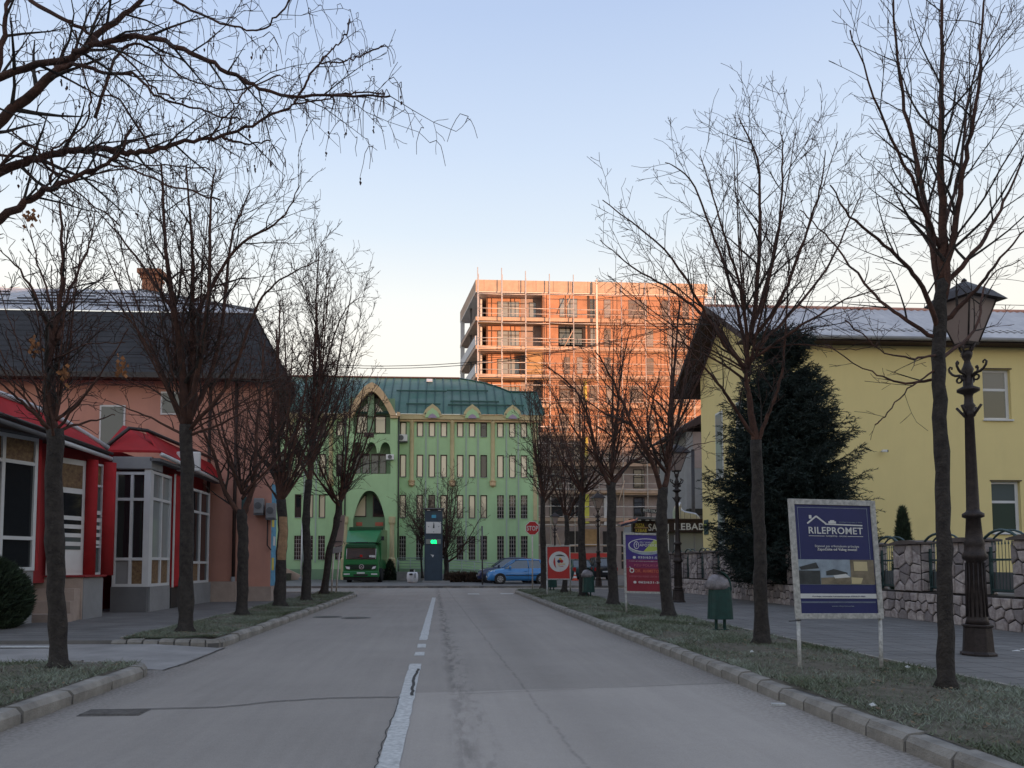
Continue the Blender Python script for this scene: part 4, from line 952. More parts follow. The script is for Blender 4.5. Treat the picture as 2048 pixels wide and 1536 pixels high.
for f in range(5):
    Box('loggia_shade_wall', 'grey_and_shade', OB, ox_(1043) * 1.02, ox_(1090), WY - .03, WY - .01, slabs[f] + .42, tops[f])
    opening(995, 1040, f, .62, .55, cols=2, y=WY)
    if f == 0: opening(1060, 1074, f, .6, .6, y=WY - .05)
    Box('loggia_side', 'brick', OB, ox_(1088), ox_(1094), OY + .1, WY, slabs[f] + .42, tops[f])
    if f != 2: Box('wall_return', 'brick', OB, ox_(1094), ox_(1120), OY + .38, OY + .449, slabs[f] + .42, tops[f])
Box('board_infill', 'board', OB, ox_(1052), ox_(1092), OY + .2, OY + .35, slabs[2] + .42, tops[2])
MB().slab([(ox_(1052), OY + .1, slabs[1] - .1), (ox_(1066), OY + .1, slabs[2] + .5), (ox_(1052), OY + .1, slabs[2] + .5)], (0, .1, 0)).build('board_brace', 'board', OB)
lay = {0: [(1122, 1132), (1137, 1158), (1184, 1194), (1212, 1226), (1262, 1300), (1330, 1345), (1372, 1385)],
       1: [(1120, 1168), (1184, 1194), (1212, 1226), (1298, 1312), (1340, 1380)],
       2: [(1130, 1142), (1156, 1168), (1180, 1194), (1212, 1226), (1298, 1312), (1345, 1372)],
       3: [(1120, 1172), (1180, 1197), (1215, 1228), (1262, 1290), (1345, 1380)],
       4: [(1120, 1140), (1150, 1166), (1215, 1228), (1300, 1312), (1350, 1372)]}
for f, L_ in lay.items():
    for (a, b) in L_: opening(a, b, f, .5, .55, cols=2 if b - a > 30 else 1, pane='pane_grey' if (a + f) % 3 else 'pane_pale')
for (a, b, f) in ((1116, 1176, 1), (1116, 1176, 3)): Box('dark_reveal', 'void', OB, ox_(a), ox_(b), OY + .40, OY + .43, slabs[f] + .44, tops[f] - .05)
Box('insulation_panel', 'yellow_foam', OB, ox_(1171), ox_(1177), OY + .2, OY + .39, slabs[3] + .45, tops[3]); Box('insulation_panel', 'yellow_foam', OB, ox_(1172), ox_(1178), OY + .2, OY + .5, slabs[5] + .45, tops[5])
for (a, b) in ((1168, 1180),): Box('insulation_panel', 'yellow_foam', OB, ox_(a), ox_(b), OY + .3, OY + .5, oz_(1046), oz_(985))
Box('white_board', 'slab_white', OB, ox_(1210), ox_(1218), OY + .3, OY + .5, oz_(1050), oz_(990))
for f in (5, 6, 7):
    for (a, b) in ((1100, 1126), (1140, 1176), (1214, 1228), (1268, 1290), (1320, 1340)): opening(a, b, f, .35, .3, pane='pane_dark', y=OY + .5, m='void')
for (a, b) in ((1133, 1163), (1208, 1222), (1245, 1262)):
    g_ = Box('ground_opening', 'void', OB, ox_(a), ox_(b), OY + .5, OY + .56, .8, oz_(1062))
    for k in range(3): Box('rail_board', 'slab', g_, ox_(a), ox_(b), OY + .45, OY + .49, 1.6 + k * .8, 1.75 + k * .8)
Box('beige_panel', 'board', OB, ox_(1169), ox_(1195), OY + .35, OY + .5, oz_(1092), oz_(1058))
Box('balcony_front', 'slab', OB, ox_(1232), ox_(1378), OY - .5, OY - .2, oz_(990), oz_(977))
Box('beige_wall', 'slab', OB, ox_(1326), ox_(1372), OY - .15, OY, oz_(1040), oz_(1000))
tag(Box('site_banner', 'sign_red', None, 13.2 * .9, 18.6 * .9, 74, 74.05, 1.25, 2.35), 'red cloth banner hung along the building site behind the dark cars', 'banner')
# scaffold: standards, ledgers, deck boards and braces, every bar a part
SC = thing('scaffold', 'steel tube scaffold standing across the front of the orange brick block', 'scaffold', (16, 81, .1))
SY = OY - .75
sx_ = lambda px: SX(px) * SY
sz_ = lambda py: 1.3 + SZ(py, 1150) * SY
cols = [955, 1004, 1052.6, 1101.5, 1150, 1199, 1248, 1297, 1345.5, 1394, 1440]
q = random.Random(11)
ztops = []
for i, c_ in enumerate(cols):
    zt_ = sz_(526 + 3.2 * i) + q.uniform(-.15, .15); ztops.append(zt_); x_ = sx_(c_)
    Tube('standard', 'steel', SC, [(x_, SY, .1), (x_ + q.uniform(-.04, .04), SY, zt_)], .055, 5); Tube('standard', 'steel', SC, [(x_ + .12, SY + .62, .1), (x_ + .12, SY + .62, zt_ - .5)], .05, 5)
    if i == 5: Box('pipe_duct', 'steel', SC, x_ - .16, x_ + .02, SY - .1, SY + .1, oz_(760), zt_ - .2)
lev = [581, 610.5, 640, 672, 692, 722, 748, 768, 801, 829, 853, 886, 915, 948, 978, 1013, 1050, 1090]
for y_ in lev:
    z_ = sz_(y_)
    for i in range(len(cols) - 1):
        Tube('ledger', 'steel', SC, [(sx_(cols[i]), SY - .05, z_ + q.uniform(-.05, .05)), (sx_(cols[i + 1]), SY - .05, z_ + q.uniform(-.05, .05))], .045, 5)
for k, y_ in enumerate((640, 697, 755, 813, 870, 930, 985, 1052)):
    z_ = sz_(y_)
    for i in range(0, len(cols) - 1):
        Box('deck_board', 'slab' if q.random() < .6 else 'board', SC, sx_(cols[i]) + .03, sx_(cols[i + 1]) - .03, SY + .05, SY + .55, z_ - .03, z_ + .02)
        Tube('guard_rail', 'steel', SC, [(sx_(cols[i]), SY - .02, z_ + 1.0), (sx_(cols[i + 1]), SY - .02, z_ + 1.0)], .03, 5)
for (a, b, y0, y1) in ((1148, 1132, 577, 612), (1148, 1130, 655, 690), (1052, 1066, 766, 790), (1148, 1130, 840, 868), (1298, 1283, 577, 612), (1298, 1283, 655, 690), (1250, 1236, 960, 1010), (1110, 1122, 1060, 1095)): 
    Tube('brace', 'slab', SC, [(sx_(a), SY - .1, sz_(y0)), (sx_(b), SY - .1, sz_(y1))], .06, 5)

for (a, b, y0, y1) in ((1101.5, 1199, 692, 925), (1199, 1297, 577, 915), (1297, 1394, 577, 930), (1394, 1432, 580, 930)):
    MB().slab([(sx_(a) + .04, SY - .13, sz_(y1)), (sx_(b) - .04, SY - .13, sz_(y1)), (sx_(b) - .04, SY - .13, sz_(y0)), (sx_(a) + .04, SY - .13, sz_(y0))], (0, .01, 0)).build('debris_net', 'net', SC)
# ---------------------------------------------------------------- right: yellow building
YBD = thing('yellow_building', 'yellow rendered building with grey corrugated roof behind the stone wall', 'building', (20, 32, .1))
wx, wyN, wyF = 12.55, 29.5, 36.5
zea = 10.15; zri = 12.7; yr = 33.0; oh = 11.6
gzs = lambda y: zri - abs(y - yr) * (zri - zea) / (yr - 28.8) - .14       # underside of the roof above the gable wall
MB().add([(wx, wyN, .1), (wx, wyF, .1), (wx, wyF, gzs(wyF)), (wx, yr, gzs(yr)), (wx, wyN, gzs(wyN)), (44, wyN, .1), (44, wyF, .1), (44, wyF, gzs(wyF)), (44, yr, gzs(yr)), (44, wyN, gzs(wyN))],
         [(0, 4, 3, 2, 1), (5, 6, 7, 8, 9), (0, 5, 9, 4), (1, 2, 7, 6), (4, 9, 8, 3), (3, 8, 7, 2)]).build('wall', 'yellow', YBD)
Box('plinth', 'grey', YBD, wx - .03, 44, wyN - .2, wyF + .02, .1, .5)
# corrugated sheet: real waves
def corr(y0, z0, y1, z1, name):
    n = 420; mb = MB()
    for i in range(n + 1):
        x = oh + .02 + (44 - oh) * i / n; w_ = .028 * cos(i * pi / 2)
        mb.v += [(x, y0, z0 + w_), (x, y1, z1 + w_)]
    for i in range(n): a = 2 * i; mb.f.append((a, a + 2, a + 3, a + 1))
    return mb.build(name, 'tile_grey', YBD)
corr(28.75, zea + .02, yr, zri + .04, 'roof_sheet'); corr(38.0, zea - .38, yr, zri + .04, 'roof_sheet')
for (y0, z0) in ((28.8, zea - .06), (38.0, zea - .46)):
    MB().slab([(oh, y0, z0), (44, y0, z0), (44, yr, zri - .05), (oh, yr, zri - .05)], (0, 0, -.05)).build('soffit', 'soffit', YBD)
Tube('ridge_cap', 'pink', YBD, [(oh, yr, zri + .05), (44, yr, zri + .05)], .09)
Tube('ridge_wire', 'dark_metal', YBD, [(oh, yr, zri + .35), (44, yr, zri + .35)], .015, 5)
for k in range(14): Tube('wire_post', 'dark_metal', YBD, [(oh + .6 + k * 1.9, yr, zri + .1), (oh + .6 + k * 1.9, yr, zri + .36)], .015, 5)
for t in range(3): y_ = 29.6 + t * .18; MB().slab([(oh + 3 + t, y_, zea + .5 + t * .1), (36, y_, zea + .5 + t * .1), (36, y_, zea + .56 + t * .1), (oh + 3 + t, y_, zea + .56 + t * .1)], (0, .03, 0)).build('snow_guard', 'grey_dark', YBD)
Tube('gutter', 'grey', YBD, [(oh, 28.68, zea - .03), (44, 28.68, zea - .03)], .08); Box('eave_board', 'soffit', YBD, oh, 44, 28.76, 29.5, zea - .16, zea - .1)
MB().slab([(oh - .03, 28.7, zea + .03), (oh - .03, yr, zri + .07), (oh - .03, yr, zri - .2), (oh - .03, 28.7, zea - .22)], (.04, 0, 0)).build('barge_board', 'soffit', YBD)
MB().slab([(oh - .03, 38.05, zea - .36), (oh - .03, yr, zri + .07), (oh - .03, yr, zri - .2), (oh - .03, 38.05, zea - .6)], (.04, 0, 0)).build('barge_board', 'soffit', YBD)
Tube('lightning_spike', 'dark_metal', YBD, [(oh + 12.1, yr, zri), (oh + 12.1, yr, zri + .8)], .02, 5)
YW_ = [(1972, 2028, 736, 838), (1981, 2039, 963, 1066), (2110, 2166, 736, 838), (2120, 2178, 963, 1066)]
holed_wall(wx, 44, .1, zea - .12, [(SX(a) * wyN, SX(b) * wyN, 1.3 + SZ(d, a) * wyN, 1.3 + SZ(c, a) * wyN) for a, b, c, d in YW_], wyN - .16, .158).build('facade', 'yellow', YBD)
def ywin(px0, px1, py0, py1, Y=wyN):
    x0, x1 = SX(px0) * Y, SX(px1) * Y; z1, z0 = 1.3 + SZ(py0, px0) * Y, 1.3 + SZ(py1, px0) * Y
    w_ = MB().box(x0, x1, Y - .03, Y + .1, z0, z0 + .09).box(x0, x1, Y - .02, Y + .1, z1 - .09, z1).box(x0, x0 + .07, Y - .02, Y + .1, z0 + .09, z1 - .09).box(x1 - .13, x1, Y - .02, Y + .1, z0 + .09, z1 - .09).box(x0 + .07, x1 - .13, Y - .018, Y + .1, z0 + (z1 - z0) * .58, z0 + (z1 - z0) * .58 + .1).build('window', 'frame_white', YBD)
    Box('pane', 'pane_green', w_, x0 + .07, x1 - .13, Y - .005, Y + .01, z0 + .09, z0 + (z1 - z0) * .58); Box('pane', 'pane_grey', w_, x0 + .07, x1 - .13, Y - .005, Y + .01, z0 + (z1 - z0) * .58 + .1, z1 - .09)
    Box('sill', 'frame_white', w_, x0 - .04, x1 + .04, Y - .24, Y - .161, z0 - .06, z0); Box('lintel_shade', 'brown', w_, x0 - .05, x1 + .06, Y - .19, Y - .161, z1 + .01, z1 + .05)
ywin(1972, 2028, 736, 838); ywin(1981, 2039, 963, 1066); ywin(2110, 2166, 736, 838); ywin(2120, 2178, 963, 1066)
for (y0, y1, z0, z1) in ((33.6, 34.5, 5.2, 8.2), (33.6, 34.4, 2.0, 4.3), (31.2, 32.0, 5.2, 8.2)):
    w_ = Box('side_window', 'frame_white', YBD, wx - .03, wx + .05, y0, y1, z0, z1); Box('pane', 'pane_pale', w_, wx - .05, wx - .03, y0 + .08, y1 - .08, z0 + .08, z1 - .08); Box('sill', 'frame_white', w_, wx - .12, wx, y0 - .05, y1 + .05, z0 - .07, z0)
x_ = SX(1768) * 29.4; z_ = 1.3 + SZ(903, 1768) * 29.4
cm = Box('security_camera', 'white', YBD, x_ - .14, x_ + .06, 29.06, 29.16, z_ - .04, z_ + .05, .01); Box('lens', 'black', cm, x_ + .06, x_ + .1, 29.07, 29.15, z_ - .04, z_ + .04); Tube('bracket', 'white', cm, [(x_ - .05, 29.16, z_), (x_ - .05, 29.36, z_ + .02)], .02, 6)
pq = Box('wall_plaque', 'iron_green', YBD, wx - .03, wx - .005, 35.7, 36.3, 2.7, 3.4); Box('plaque_band', 'lime', pq, wx - .04, wx - .03, 35.8, 36.2, 3.1, 3.2)

# ---------------------------------------------------------------- low kebab shop past the yellow building
KS = thing('kebab_shop', 'low shop with SARAJ KEBAB lettering on a brown fascia beside the yellow building', 'shop', (13, 44, .1))
KY = 42.5
kx_ = lambda px, Y=KY: SX(px) * Y
kz_ = lambda py, Y=KY: 1.3 + SZ(py, 1340) * Y
Box('wall', 'grey', KS, kx_(1290), 16.5, KY + .4, KY + 5, .1, kz_(1047))
fa = Box('fascia', 'brown', KS, kx_(1266), kx_(1425), KY, KY + .4, kz_(1064), kz_(1040))
for k in range(5): Box('fascia_slat', 'soffit', fa, kx_(1266), kx_(1425), KY - .03, KY - .001, kz_(1063) + k * .13, kz_(1063) + k * .13 + .06)
Box('fascia_cap', 'brown', KS, kx_(1262), kx_(1430), KY - .1, KY + .5, kz_(1040), kz_(1037.5))
lettering('SARAJ', KS, (kx_(1317), KY - .05, kz_(1061.5)), (1, 0, 0), (0, 0, 1), kz_(1048) - kz_(1062), 'sign_white', w=kx_(1338) - kx_(1297), bold=.02)
lettering('KEBAB', KS, (kx_(1378), KY - .05, kz_(1059.5)), (1, 0, 0), (0, 0, 1), kz_(1046.5) - kz_(1060), 'sign_white', w=kx_(1408) - kx_(1349), bold=.02)
psn = Box('side_sign', 'brown', KS, kx_(1268), kx_(1296), KY - .08, KY - .035, kz_(1067), kz_(1044.5)); Box('sign_band', 'board', psn, kx_(1268), kx_(1296), KY - .1, KY - .081, kz_(1057), kz_(1054.6))
lettering('PIZZA', psn, (kx_(1279.5), KY - .1, kz_(1054.5)), (1, 0, 0), (0, 0, 1), kz_(1047.5) - kz_(1054.5), 'text_yellow', w=kx_(1288.5) - kx_(1271), bold=.01)
lettering('KEBAB', psn, (kx_(1281.5), KY - .1, kz_(1064.5)), (1, 0, 0), (0, 0, 1), kz_(1058) - kz_(1064.5), 'text_yellow', w=kx_(1292.5) - kx_(1270.5), bold=.01)
Box('shopfront', 'pane_pale', KS, kx_(1362), kx_(1425), KY + .32, KY + .38, .2, kz_(1066)); 
for px in (1362, 1392, 1412): Box('mullion', 'grey', KS, kx_(px), kx_(px) + .07, KY + .27, KY + .32, .2, kz_(1066))
lb_ = Box('light_box', 'white', KS, kx_(1328), kx_(1339), KY + .1, KY + .3, kz_(1103), kz_(1067)); lettering('68', lb_, (kx_(1333.5), KY + .09, kz_(1078)), (1, 0, 0), (0, 0, 1), .28, 'black', w=.22, bold=.02)
Box('shutter', 'grey_dark', KS, kx_(1341), kx_(1352), KY + .2, KY + .39, .2, kz_(1067)); Box('white_post', 'white', KS, kx_(1350.5), kx_(1352.5), KY + .1, KY + .2, .2, kz_(1070))
# dark pitched awning and roof sign over the entrance corner
MB().slab([(kx_(1232), KY - 1.2, kz_(1051.5)), (kx_(1262), KY - 1.2, kz_(1043)), (kx_(1268), KY - 1.0, kz_(1037.5)), (kx_(1240), KY + .6, kz_(1046))], (0, 0, -.12)).build('awning', 'car_navy', KS)
MB().slab([(kx_(1262), KY - .6, kz_(1033.5)), (kx_(1320), KY - .6, kz_(1037)), (kx_(1322), KY + .6, kz_(1039.5)), (kx_(1270), KY + .6, kz_(1042))], (0, 0, -.12)).build('awning', 'grey_dark', KS)
for k, px in enumerate((1272, 1288, 1300)): Box('awning_lamp', 'white', KS, kx_(px), kx_(px + 6), KY - .5, KY - .35, kz_(1042.5), kz_(1040.5))
rs = MB().slab([(kx_(1281), KY - .2, kz_(1024)), (kx_(1325), KY - .2, kz_(1029)), (kx_(1325), KY - .2, kz_(1021)), (kx_(1281), KY - .2, kz_(1016.5))], (0, .1, 0)).build('roof_sign', 'black', KS)
lettering('RESTORAN', rs, (kx_(1302), KY - .22, kz_(1025.2)), (1, 0, -.11), (0, 0, 1), .15, 'sign_white', w=kx_(1318) - kx_(1285), bold=.01)
for px in (1283, 1292, 1302, 1314): Tube('sign_leg', 'dark_metal', KS, [(kx_(px), KY - .1, kz_(1037)), (kx_(px), KY - .1, kz_(1023))], .025, 5)
# silver ventilation duct on the roof
dp = [(kx_(1369), KY + .9, kz_(1000)), (kx_(1364), KY + .9, kz_(1012)), (kx_(1366), KY + .9, kz_(1026)), (kx_(1378), KY + .9, kz_(1032)), (kx_(1392), KY + .9, kz_(1033.5)), (kx_(1408), KY + .9, kz_(1036))]
prf = [(.32, .38), (.38, .40), (.42, .42), (.5, .52), (.42, .5), (.36, .46)]
for k in range(7):
    a0 = -100 + k * 14; P0 = (kx_(1366) + .1, KY + 1.0, kz_(1038))
    pts = []
    for a in (a0, a0 + 13):
        pts.append((kx_(1382) - .75 * cos(R(a0 + 100 if 0 else 0)) , 0, 0))
mb = MB()
arcp = [(kx_(1381) - .62 * cos(R(t)) - .0, KY + 1.0, kz_(1041) + .95 * sin(R(t))) for t in (0, 18, 36, 54, 72, 88)]
arcp = [(kx_(1370), KY + 1.0, kz_(1041)), (kx_(1370.5), KY + 1.0, kz_(1030)), (kx_(1374), KY + 1.0, kz_(1026))]
dk = MB().slab([(kx_(1358.5), KY + .55, kz_(1042)), (kx_(1358.5), KY + .55, kz_(1020)), (kx_(1361), KY + .55, kz_(1012)), (kx_(1365), KY + .55, kz_(1005)), (kx_(1370), KY + .55, kz_(1001)), (kx_(1371), KY + .55, kz_(1016)), (kx_(1376), KY + .55, kz_(1019.5)), (kx_(1400), KY + .55, kz_(1024)), (kx_(1406), KY + .55, kz_(1030)), (kx_(1412), KY + .55, kz_(1042))], (0, .7, 0)).build('vent_duct', 'aluminium', KS, bevel=.12)
for px, a in ((1363.5, 1011), (1368, 1004), (1376, 1021), (1388, 1023.5), (1400, 1026)): Box('duct_joint', 'grey', dk, kx_(px) - .012, kx_(px) + .012, KY + .53, KY + .549, kz_(1041), kz_(a + 2))
# grey rendered house behind the shop, dark eave, tall dark post
GH = thing('grey_house', 'plain grey rendered house with dark eave squeezed behind the kebab shop', 'house', (14, 50, .1))
HY = 48.0
hx = lambda px: SX(px) * HY
hz = lambda py: 1.3 + SZ(py, 1390) * HY
Box('wall', 'grey', GH, hx(1375), 20, HY, HY + 6, .1, hz(862)); Box('pinkish_render', 'grey_and_shade', GH, hx(1389), 20, HY - .03, HY - .001, hz(935), hz(862)); Box('dark_band', 'black', GH, hx(1372), 20, HY - .8, HY - .05, hz(1030), hz(1019))
MB().slab([(hx(1345), HY - .6, hz(868)), (hx(1400), HY - .6, hz(830)), (20, HY - .6, hz(815)), (20, HY - .6, hz(838)), (hx(1400), HY - .6, hz(848)), (hx(1362), HY - .6, hz(862))], (0, 6.8, 0)).build('roof', 'soffit', GH)
tag(Tube('pole', 'dark_metal', None, [(hx(1371.5), 46.5, .1), (hx(1373), 46.5, hz(905))], .11), 'thick dark pole rising beside the silver duct', 'pole')

# ---------------------------------------------------------------- rubble stone wall with iron infill
SWL = thing('stone_wall', 'rubble stone boundary wall with pillars, iron infill and arched tubes along the right pavement', 'wall', (10, 22, .1))
WX = 10.0; WT = .38
Box('wall_core', 'mortar', SWL, WX + .03, WX + WT - .03, 11.2, 36.8, .1, .72)
def clip(poly, a, b, c):          # keep a*x+b*y<=c
    out = []
    for i in range(len(poly)):
        p, q_ = poly[i], poly[(i + 1) % len(poly)]; dp_, dq = a * p[0] + b * p[1] - c, a * q_[0] + b * q_[1] - c
        if dp_ <= 0: out.append(p)
        if dp_ * dq < 0: t = dp_ / (dp_ - dq); out.append((p[0] + (q_[0] - p[0]) * t, p[1] + (q_[1] - p[1]) * t))
    return out
def rubble(w, h, s_, q, asp=1.5):
    """irregular stone outlines filling a w x h rectangle"""
    ny = max(1, round(h / s_)); sites = []
    for j in range(ny):
        nx = max(1, round(w / (s_ * asp * q.uniform(.7, 1.35)) + (q.random() - .5) * .6))
        for i in range(nx): sites.append(((i + .5 + q.uniform(-.24, .24) + (.25 if j % 2 else -.2) * (nx > 1)) * w / nx, (j + .5 + q.uniform(-.22, .22)) * h / ny))
    out = []
    for k, (sx0, sy0) in enumerate(sites):
        po = [(0, 0), (w, 0), (w, h), (0, h)]
        for m_, (tx, ty) in enumerate(sites):
            if m_ == k: continue
            dx, dy = tx - sx0, (ty - sy0); 
            if dx * dx + dy * dy > (s_ * 4) ** 2: continue
            po = clip(po, dx, dy, (tx * tx - sx0 * sx0 + ty * ty - sy0 * sy0) / 2)
            if len(po) < 3: break
        if len(po) < 3: continue
        cx_ = sum(p[0] for p in po) / len(po); cy_ = sum(p[1] for p in po) / len(po)
        pp = []
        for (x, y) in po:
            d = sqrt((x - cx_) ** 2 + (y - cy_) ** 2) or 1; g_ = .013; pp.append((x - (x - cx_) / d * g_ * 1.3, y - (y - cy_) / d * g_ * 1.3))
        out.append(pp)
    return out
stones = []
def face(org, ud, nd, w, h, s_, q):
    """lay stones on a wall face; ud = direction along the face, nd = outward normal"""
    for po in rubble(w, h, s_, q):
        pr = .022 + q.random() * .028; n = len(po); cx_ = sum(p[0] for p in po) / n; cy_ = sum(p[1] for p in po) / n
        V = []
        for lvl, sc, o_ in ((0, 1, 0), (1, .97, pr * .7), (2, .80, pr)):
            for (x, y) in po:
                u_ = cx_ + (x - cx_) * sc; v_ = cy_ + (y - cy_) * sc; oo = o_ + (q.uniform(-.006, .006) if lvl == 2 else 0)
                V.append((org[0] + ud[0] * u_ + nd[0] * oo, org[1] + ud[1] * u_ + nd[1] * oo, org[2] + v_))
        Fs = [tuple(range(2 * n, 3 * n))] + [(l * n + i, l * n + (i + 1) % n, (l + 1) * n + (i + 1) % n, (l + 1) * n + i) for l in range(2) for i in range(n)]
        if ud[0] * nd[1] - ud[1] * nd[0] > 0: Fs = [f[::-1] for f in Fs]
        stones.append((org[1] + ud[1] * cx_, V, Fs, q.choice(['stone', 'stone', 'stone_b', 'stone_c'])))
q = random.Random(42)
face((WX + .02, 11.2, .1), (0, 1), (-1, 0), 25.6, .60, .175, q)
period = 1.78; y_ = 12.1; k = 0; pillars = []
while y_ < 36:
    pillars.append((y_, y_ + .95)); y_ += period
for (a, b) in pillars:
    Box('pillar_core', 'mortar', SWL, WX + .035, WX + WT - .02, a + .03, b - .03, .721, 1.72)
    face((WX + .025, a, .72), (0, 1), (-1, 0), .95, 1.0, .195, q)
    face((WX + .03, a + .02, .72), (1, 0), (0, -1), WT - .05, 1.0, .2, q)
    mb = MB(); n = 8
    for i in range(n):
        t0, t1 = i / n, (i + 1) / n; z0_, z1_ = 1.76 + .055 * sin(pi * t0), 1.76 + .055 * sin(pi * t1); y0, y1 = a - .05 + 1.05 * t0, a - .05 + 1.05 * t1
        mb.slab([(WX - .06, y0, 1.722), (WX - .06, y1, 1.722), (WX - .06, y1, z1_), (WX - .06, y0, z0_)], (WT + .12, 0, 0))
    mb.build('pillar_cap', 'cap', SWL)
stones.sort(key=lambda s: s[0])
for i, (yy, V, Fs, mm) in enumerate(stones[:300]):
    MB().add(V, Fs).build('stone', mm, SWL)
for mm in ('stone', 'stone_b', 'stone_c'):
    mb = MB(); [mb.add(V, Fs) for (yy, V, Fs, m3) in stones[300:] if m3 == mm]
    if mb.v: tag(mb.build('stone_facing', mm, SWL), kind='stuff')
for i in range(len(pillars) - 1):
    a, b = pillars[i][1], pillars[i + 1][0]; xm = WX + WT * .55; c_ = (a + b) / 2; w_ = b - a
    pn = MB().box(xm - .015, xm + .015, a, b, .80, .84).box(xm - .015, xm + .015, a, b, 1.36, 1.40).box(xm - .02, xm + .02, a + .001, a + .05, .74, 1.62).box(xm - .02, xm + .02, b - .05, b - .001, .74, 1.62).build('iron_panel', 'iron_green', SWL)
    if i < 12:
        for k in range(9):
            yb_ = a + .08 + (w_ - .16) * k / 8
            MB().tube([(xm, yb_, .84), (xm, yb_, 1.66)], [.009, .007], 4).lathe([(.016, 1.66), (.002, 1.74)], (xm, yb_, 0), 4).build('spear_bar', 'iron_green', pn)
    Box('back_board', 'grey_dark', pn, xm + .05, xm + .07, a + .25 * w_, b, .78, 1.15)
    Tube('arch_tube', 'iron_green', SWL, [(WX + .12, c_ - (w_ / 2 + .12) * cos(R(t)), 1.52 + .40 * sin(R(t))) for t in range(0, 181, 15)], .026, 7)
    Tube('arch_tube', 'iron_green', SWL, [(WX + .30, c_ - (w_ / 2 + .12) * cos(R(t)), 1.52 + .40 * sin(R(t))) for t in range(0, 181, 15)], .020, 6)

# ---------------------------------------------------------------- street lamps (cast iron, four-sided lantern)
def make_lamp(label):
    t = thing('street_lamp', label, 'street lamp', (0, 0, 0), 'ornate street lamps along the right pavement')
    MB().lathe([(.215, 0), (.215, .03), (.185, .05), (.165, .36), (.185, .37), (.185, .40)], k=8).build('base', 'lamp_iron', t, bevel=.008)
    MB().lathe([(.14, .40), (.125, .46), (.118, .50), (.105, 1.22), (.145, 1.25), (.15, 1.30), (.125, 1.34), (.115, 1.42), (.125, 1.45), (.105, 1.50), (.085, 1.78), (.13, 1.80), (.13, 1.84), (.085, 1.87), (.078, 1.9), (.055, 3.12), (.075, 3.14), (.075, 3.18), (.058, 3.22), (.08, 3.27), (.055, 3.31), (.05, 3.40), (.062, 3.43), (.135, 3.47), (.135, 3.50), (.06, 3.54), (.06, 3.70), (.075, 3.76), (.05, 3.82), (.035, 3.88), (.06, 3.93), (.07, 3.98), (.05, 4.02)], k=14).build('post', 'lamp_iron', t, smooth=True)
    for k in range(14): a = 2 * pi * k / 14; Tube('flute', 'lamp_iron', t, [(.118 * cos(a), .118 * sin(a), .50), (.107 * cos(a), .107 * sin(a), 1.2)], .010, 4)
    for k in range(4):
        a = k * pi / 2 + .12; ca, sa = cos(a), sin(a)
        pts = [(.05, 3.66), (.10, 3.70), (.16, 3.71), (.20, 3.735), (.235, 3.78), (.245, 3.82), (.225, 3.845), (.20, 3.83), (.205, 3.805)]
        Tube('scroll_arm', 'lamp_iron', t, [(r * ca, r * sa, z) for r, z in pts], [.022, .02, .018, .016, .015, .014, .013, .012, .010], 6)
        Tube('curl', 'lamp_iron', t, [((.11 + .035 * cos(b)) * ca, (.11 + .035 * cos(b)) * sa, 3.64 + .035 * sin(b)) for b in [i * .7 for i in range(10)]], .013, 6)
        Tube('peg', 'lamp_iron', t, [(.05 * ca, .05 * sa, 3.13), (.16 * ca, .16 * sa, 3.27)], .017, 6)
        Tube('yoke', 'lamp_iron', t, [(.03 * ca, .03 * sa, 3.95), (.075 * ca, .075 * sa, 4.02), (.105 * ca, .105 * sa, 4.10)], .014, 6)
    ln = thing('lantern', None, None); ln.parent = t
    S = lambda r, z: [(r, r, z), (-r, r, z), (-r, -r, z), (r, -r, z)]
    MB().add(S(.10, 4.08) + S(.11, 4.115), [(0, 1, 5, 4), (1, 2, 6, 5), (2, 3, 7, 6), (3, 0, 4, 7), (3, 2, 1, 0), (4, 5, 6, 7)]).build('lantern_base', 'lamp_iron', ln)
    a, b = S(.10, 4.12), S(.25, 4.66)
    for i in range(4):
        j = (i + 1) % 4; MB().slab([a[i], a[j], b[j], b[i]], (0, 0, .004)).build('pane', 'pane_lamp', ln); Tube('corner_bar', 'lamp_iron', ln, [a[i], b[i]], .012, 5)
    e = S(.345, 4.66)
    r1, r2 = S(.225, 4.80), S(.03, 4.95)
    mb = MB().add(S(.255, 4.662) + e + r1 + r2, [])
    for l in range(3):
        for i in range(4): mb.f.append((l * 4 + i, l * 4 + (i + 1) % 4, l * 4 + 4 + (i + 1) % 4, l * 4 + 4 + i))
    mb.f.append((12, 13, 14, 15)); mb.build('lantern_roof', 'lamp_iron', ln)
    MB().lathe([(.03, 4.94), (.035, 4.97), (.01, 5.0)], k=8).build('finial', 'lamp_iron', ln)
    return t
lamp = make_lamp('tall dark iron lamp post with four-sided lantern, nearest one beside the stone wall')
lx, ly = (6.959,9.734); lamp.location = (lx, ly, .118); lamp.rotation_euler = (0, 0, .32)
for (lx, ly), rz0, lb in (((7.339,23.711), .2, 'iron lamp post rising behind the purple pharmacy board'), ((8.195,40.24), .1, 'farther iron lamp post in front of the dark parked estate car'), ((8.208, 56, .12)[:2], 0, 'farthest lamp post, beyond the red board with the round emblem')):
    copy_tree(lamp, lb, (lx, ly, .118), rz0)

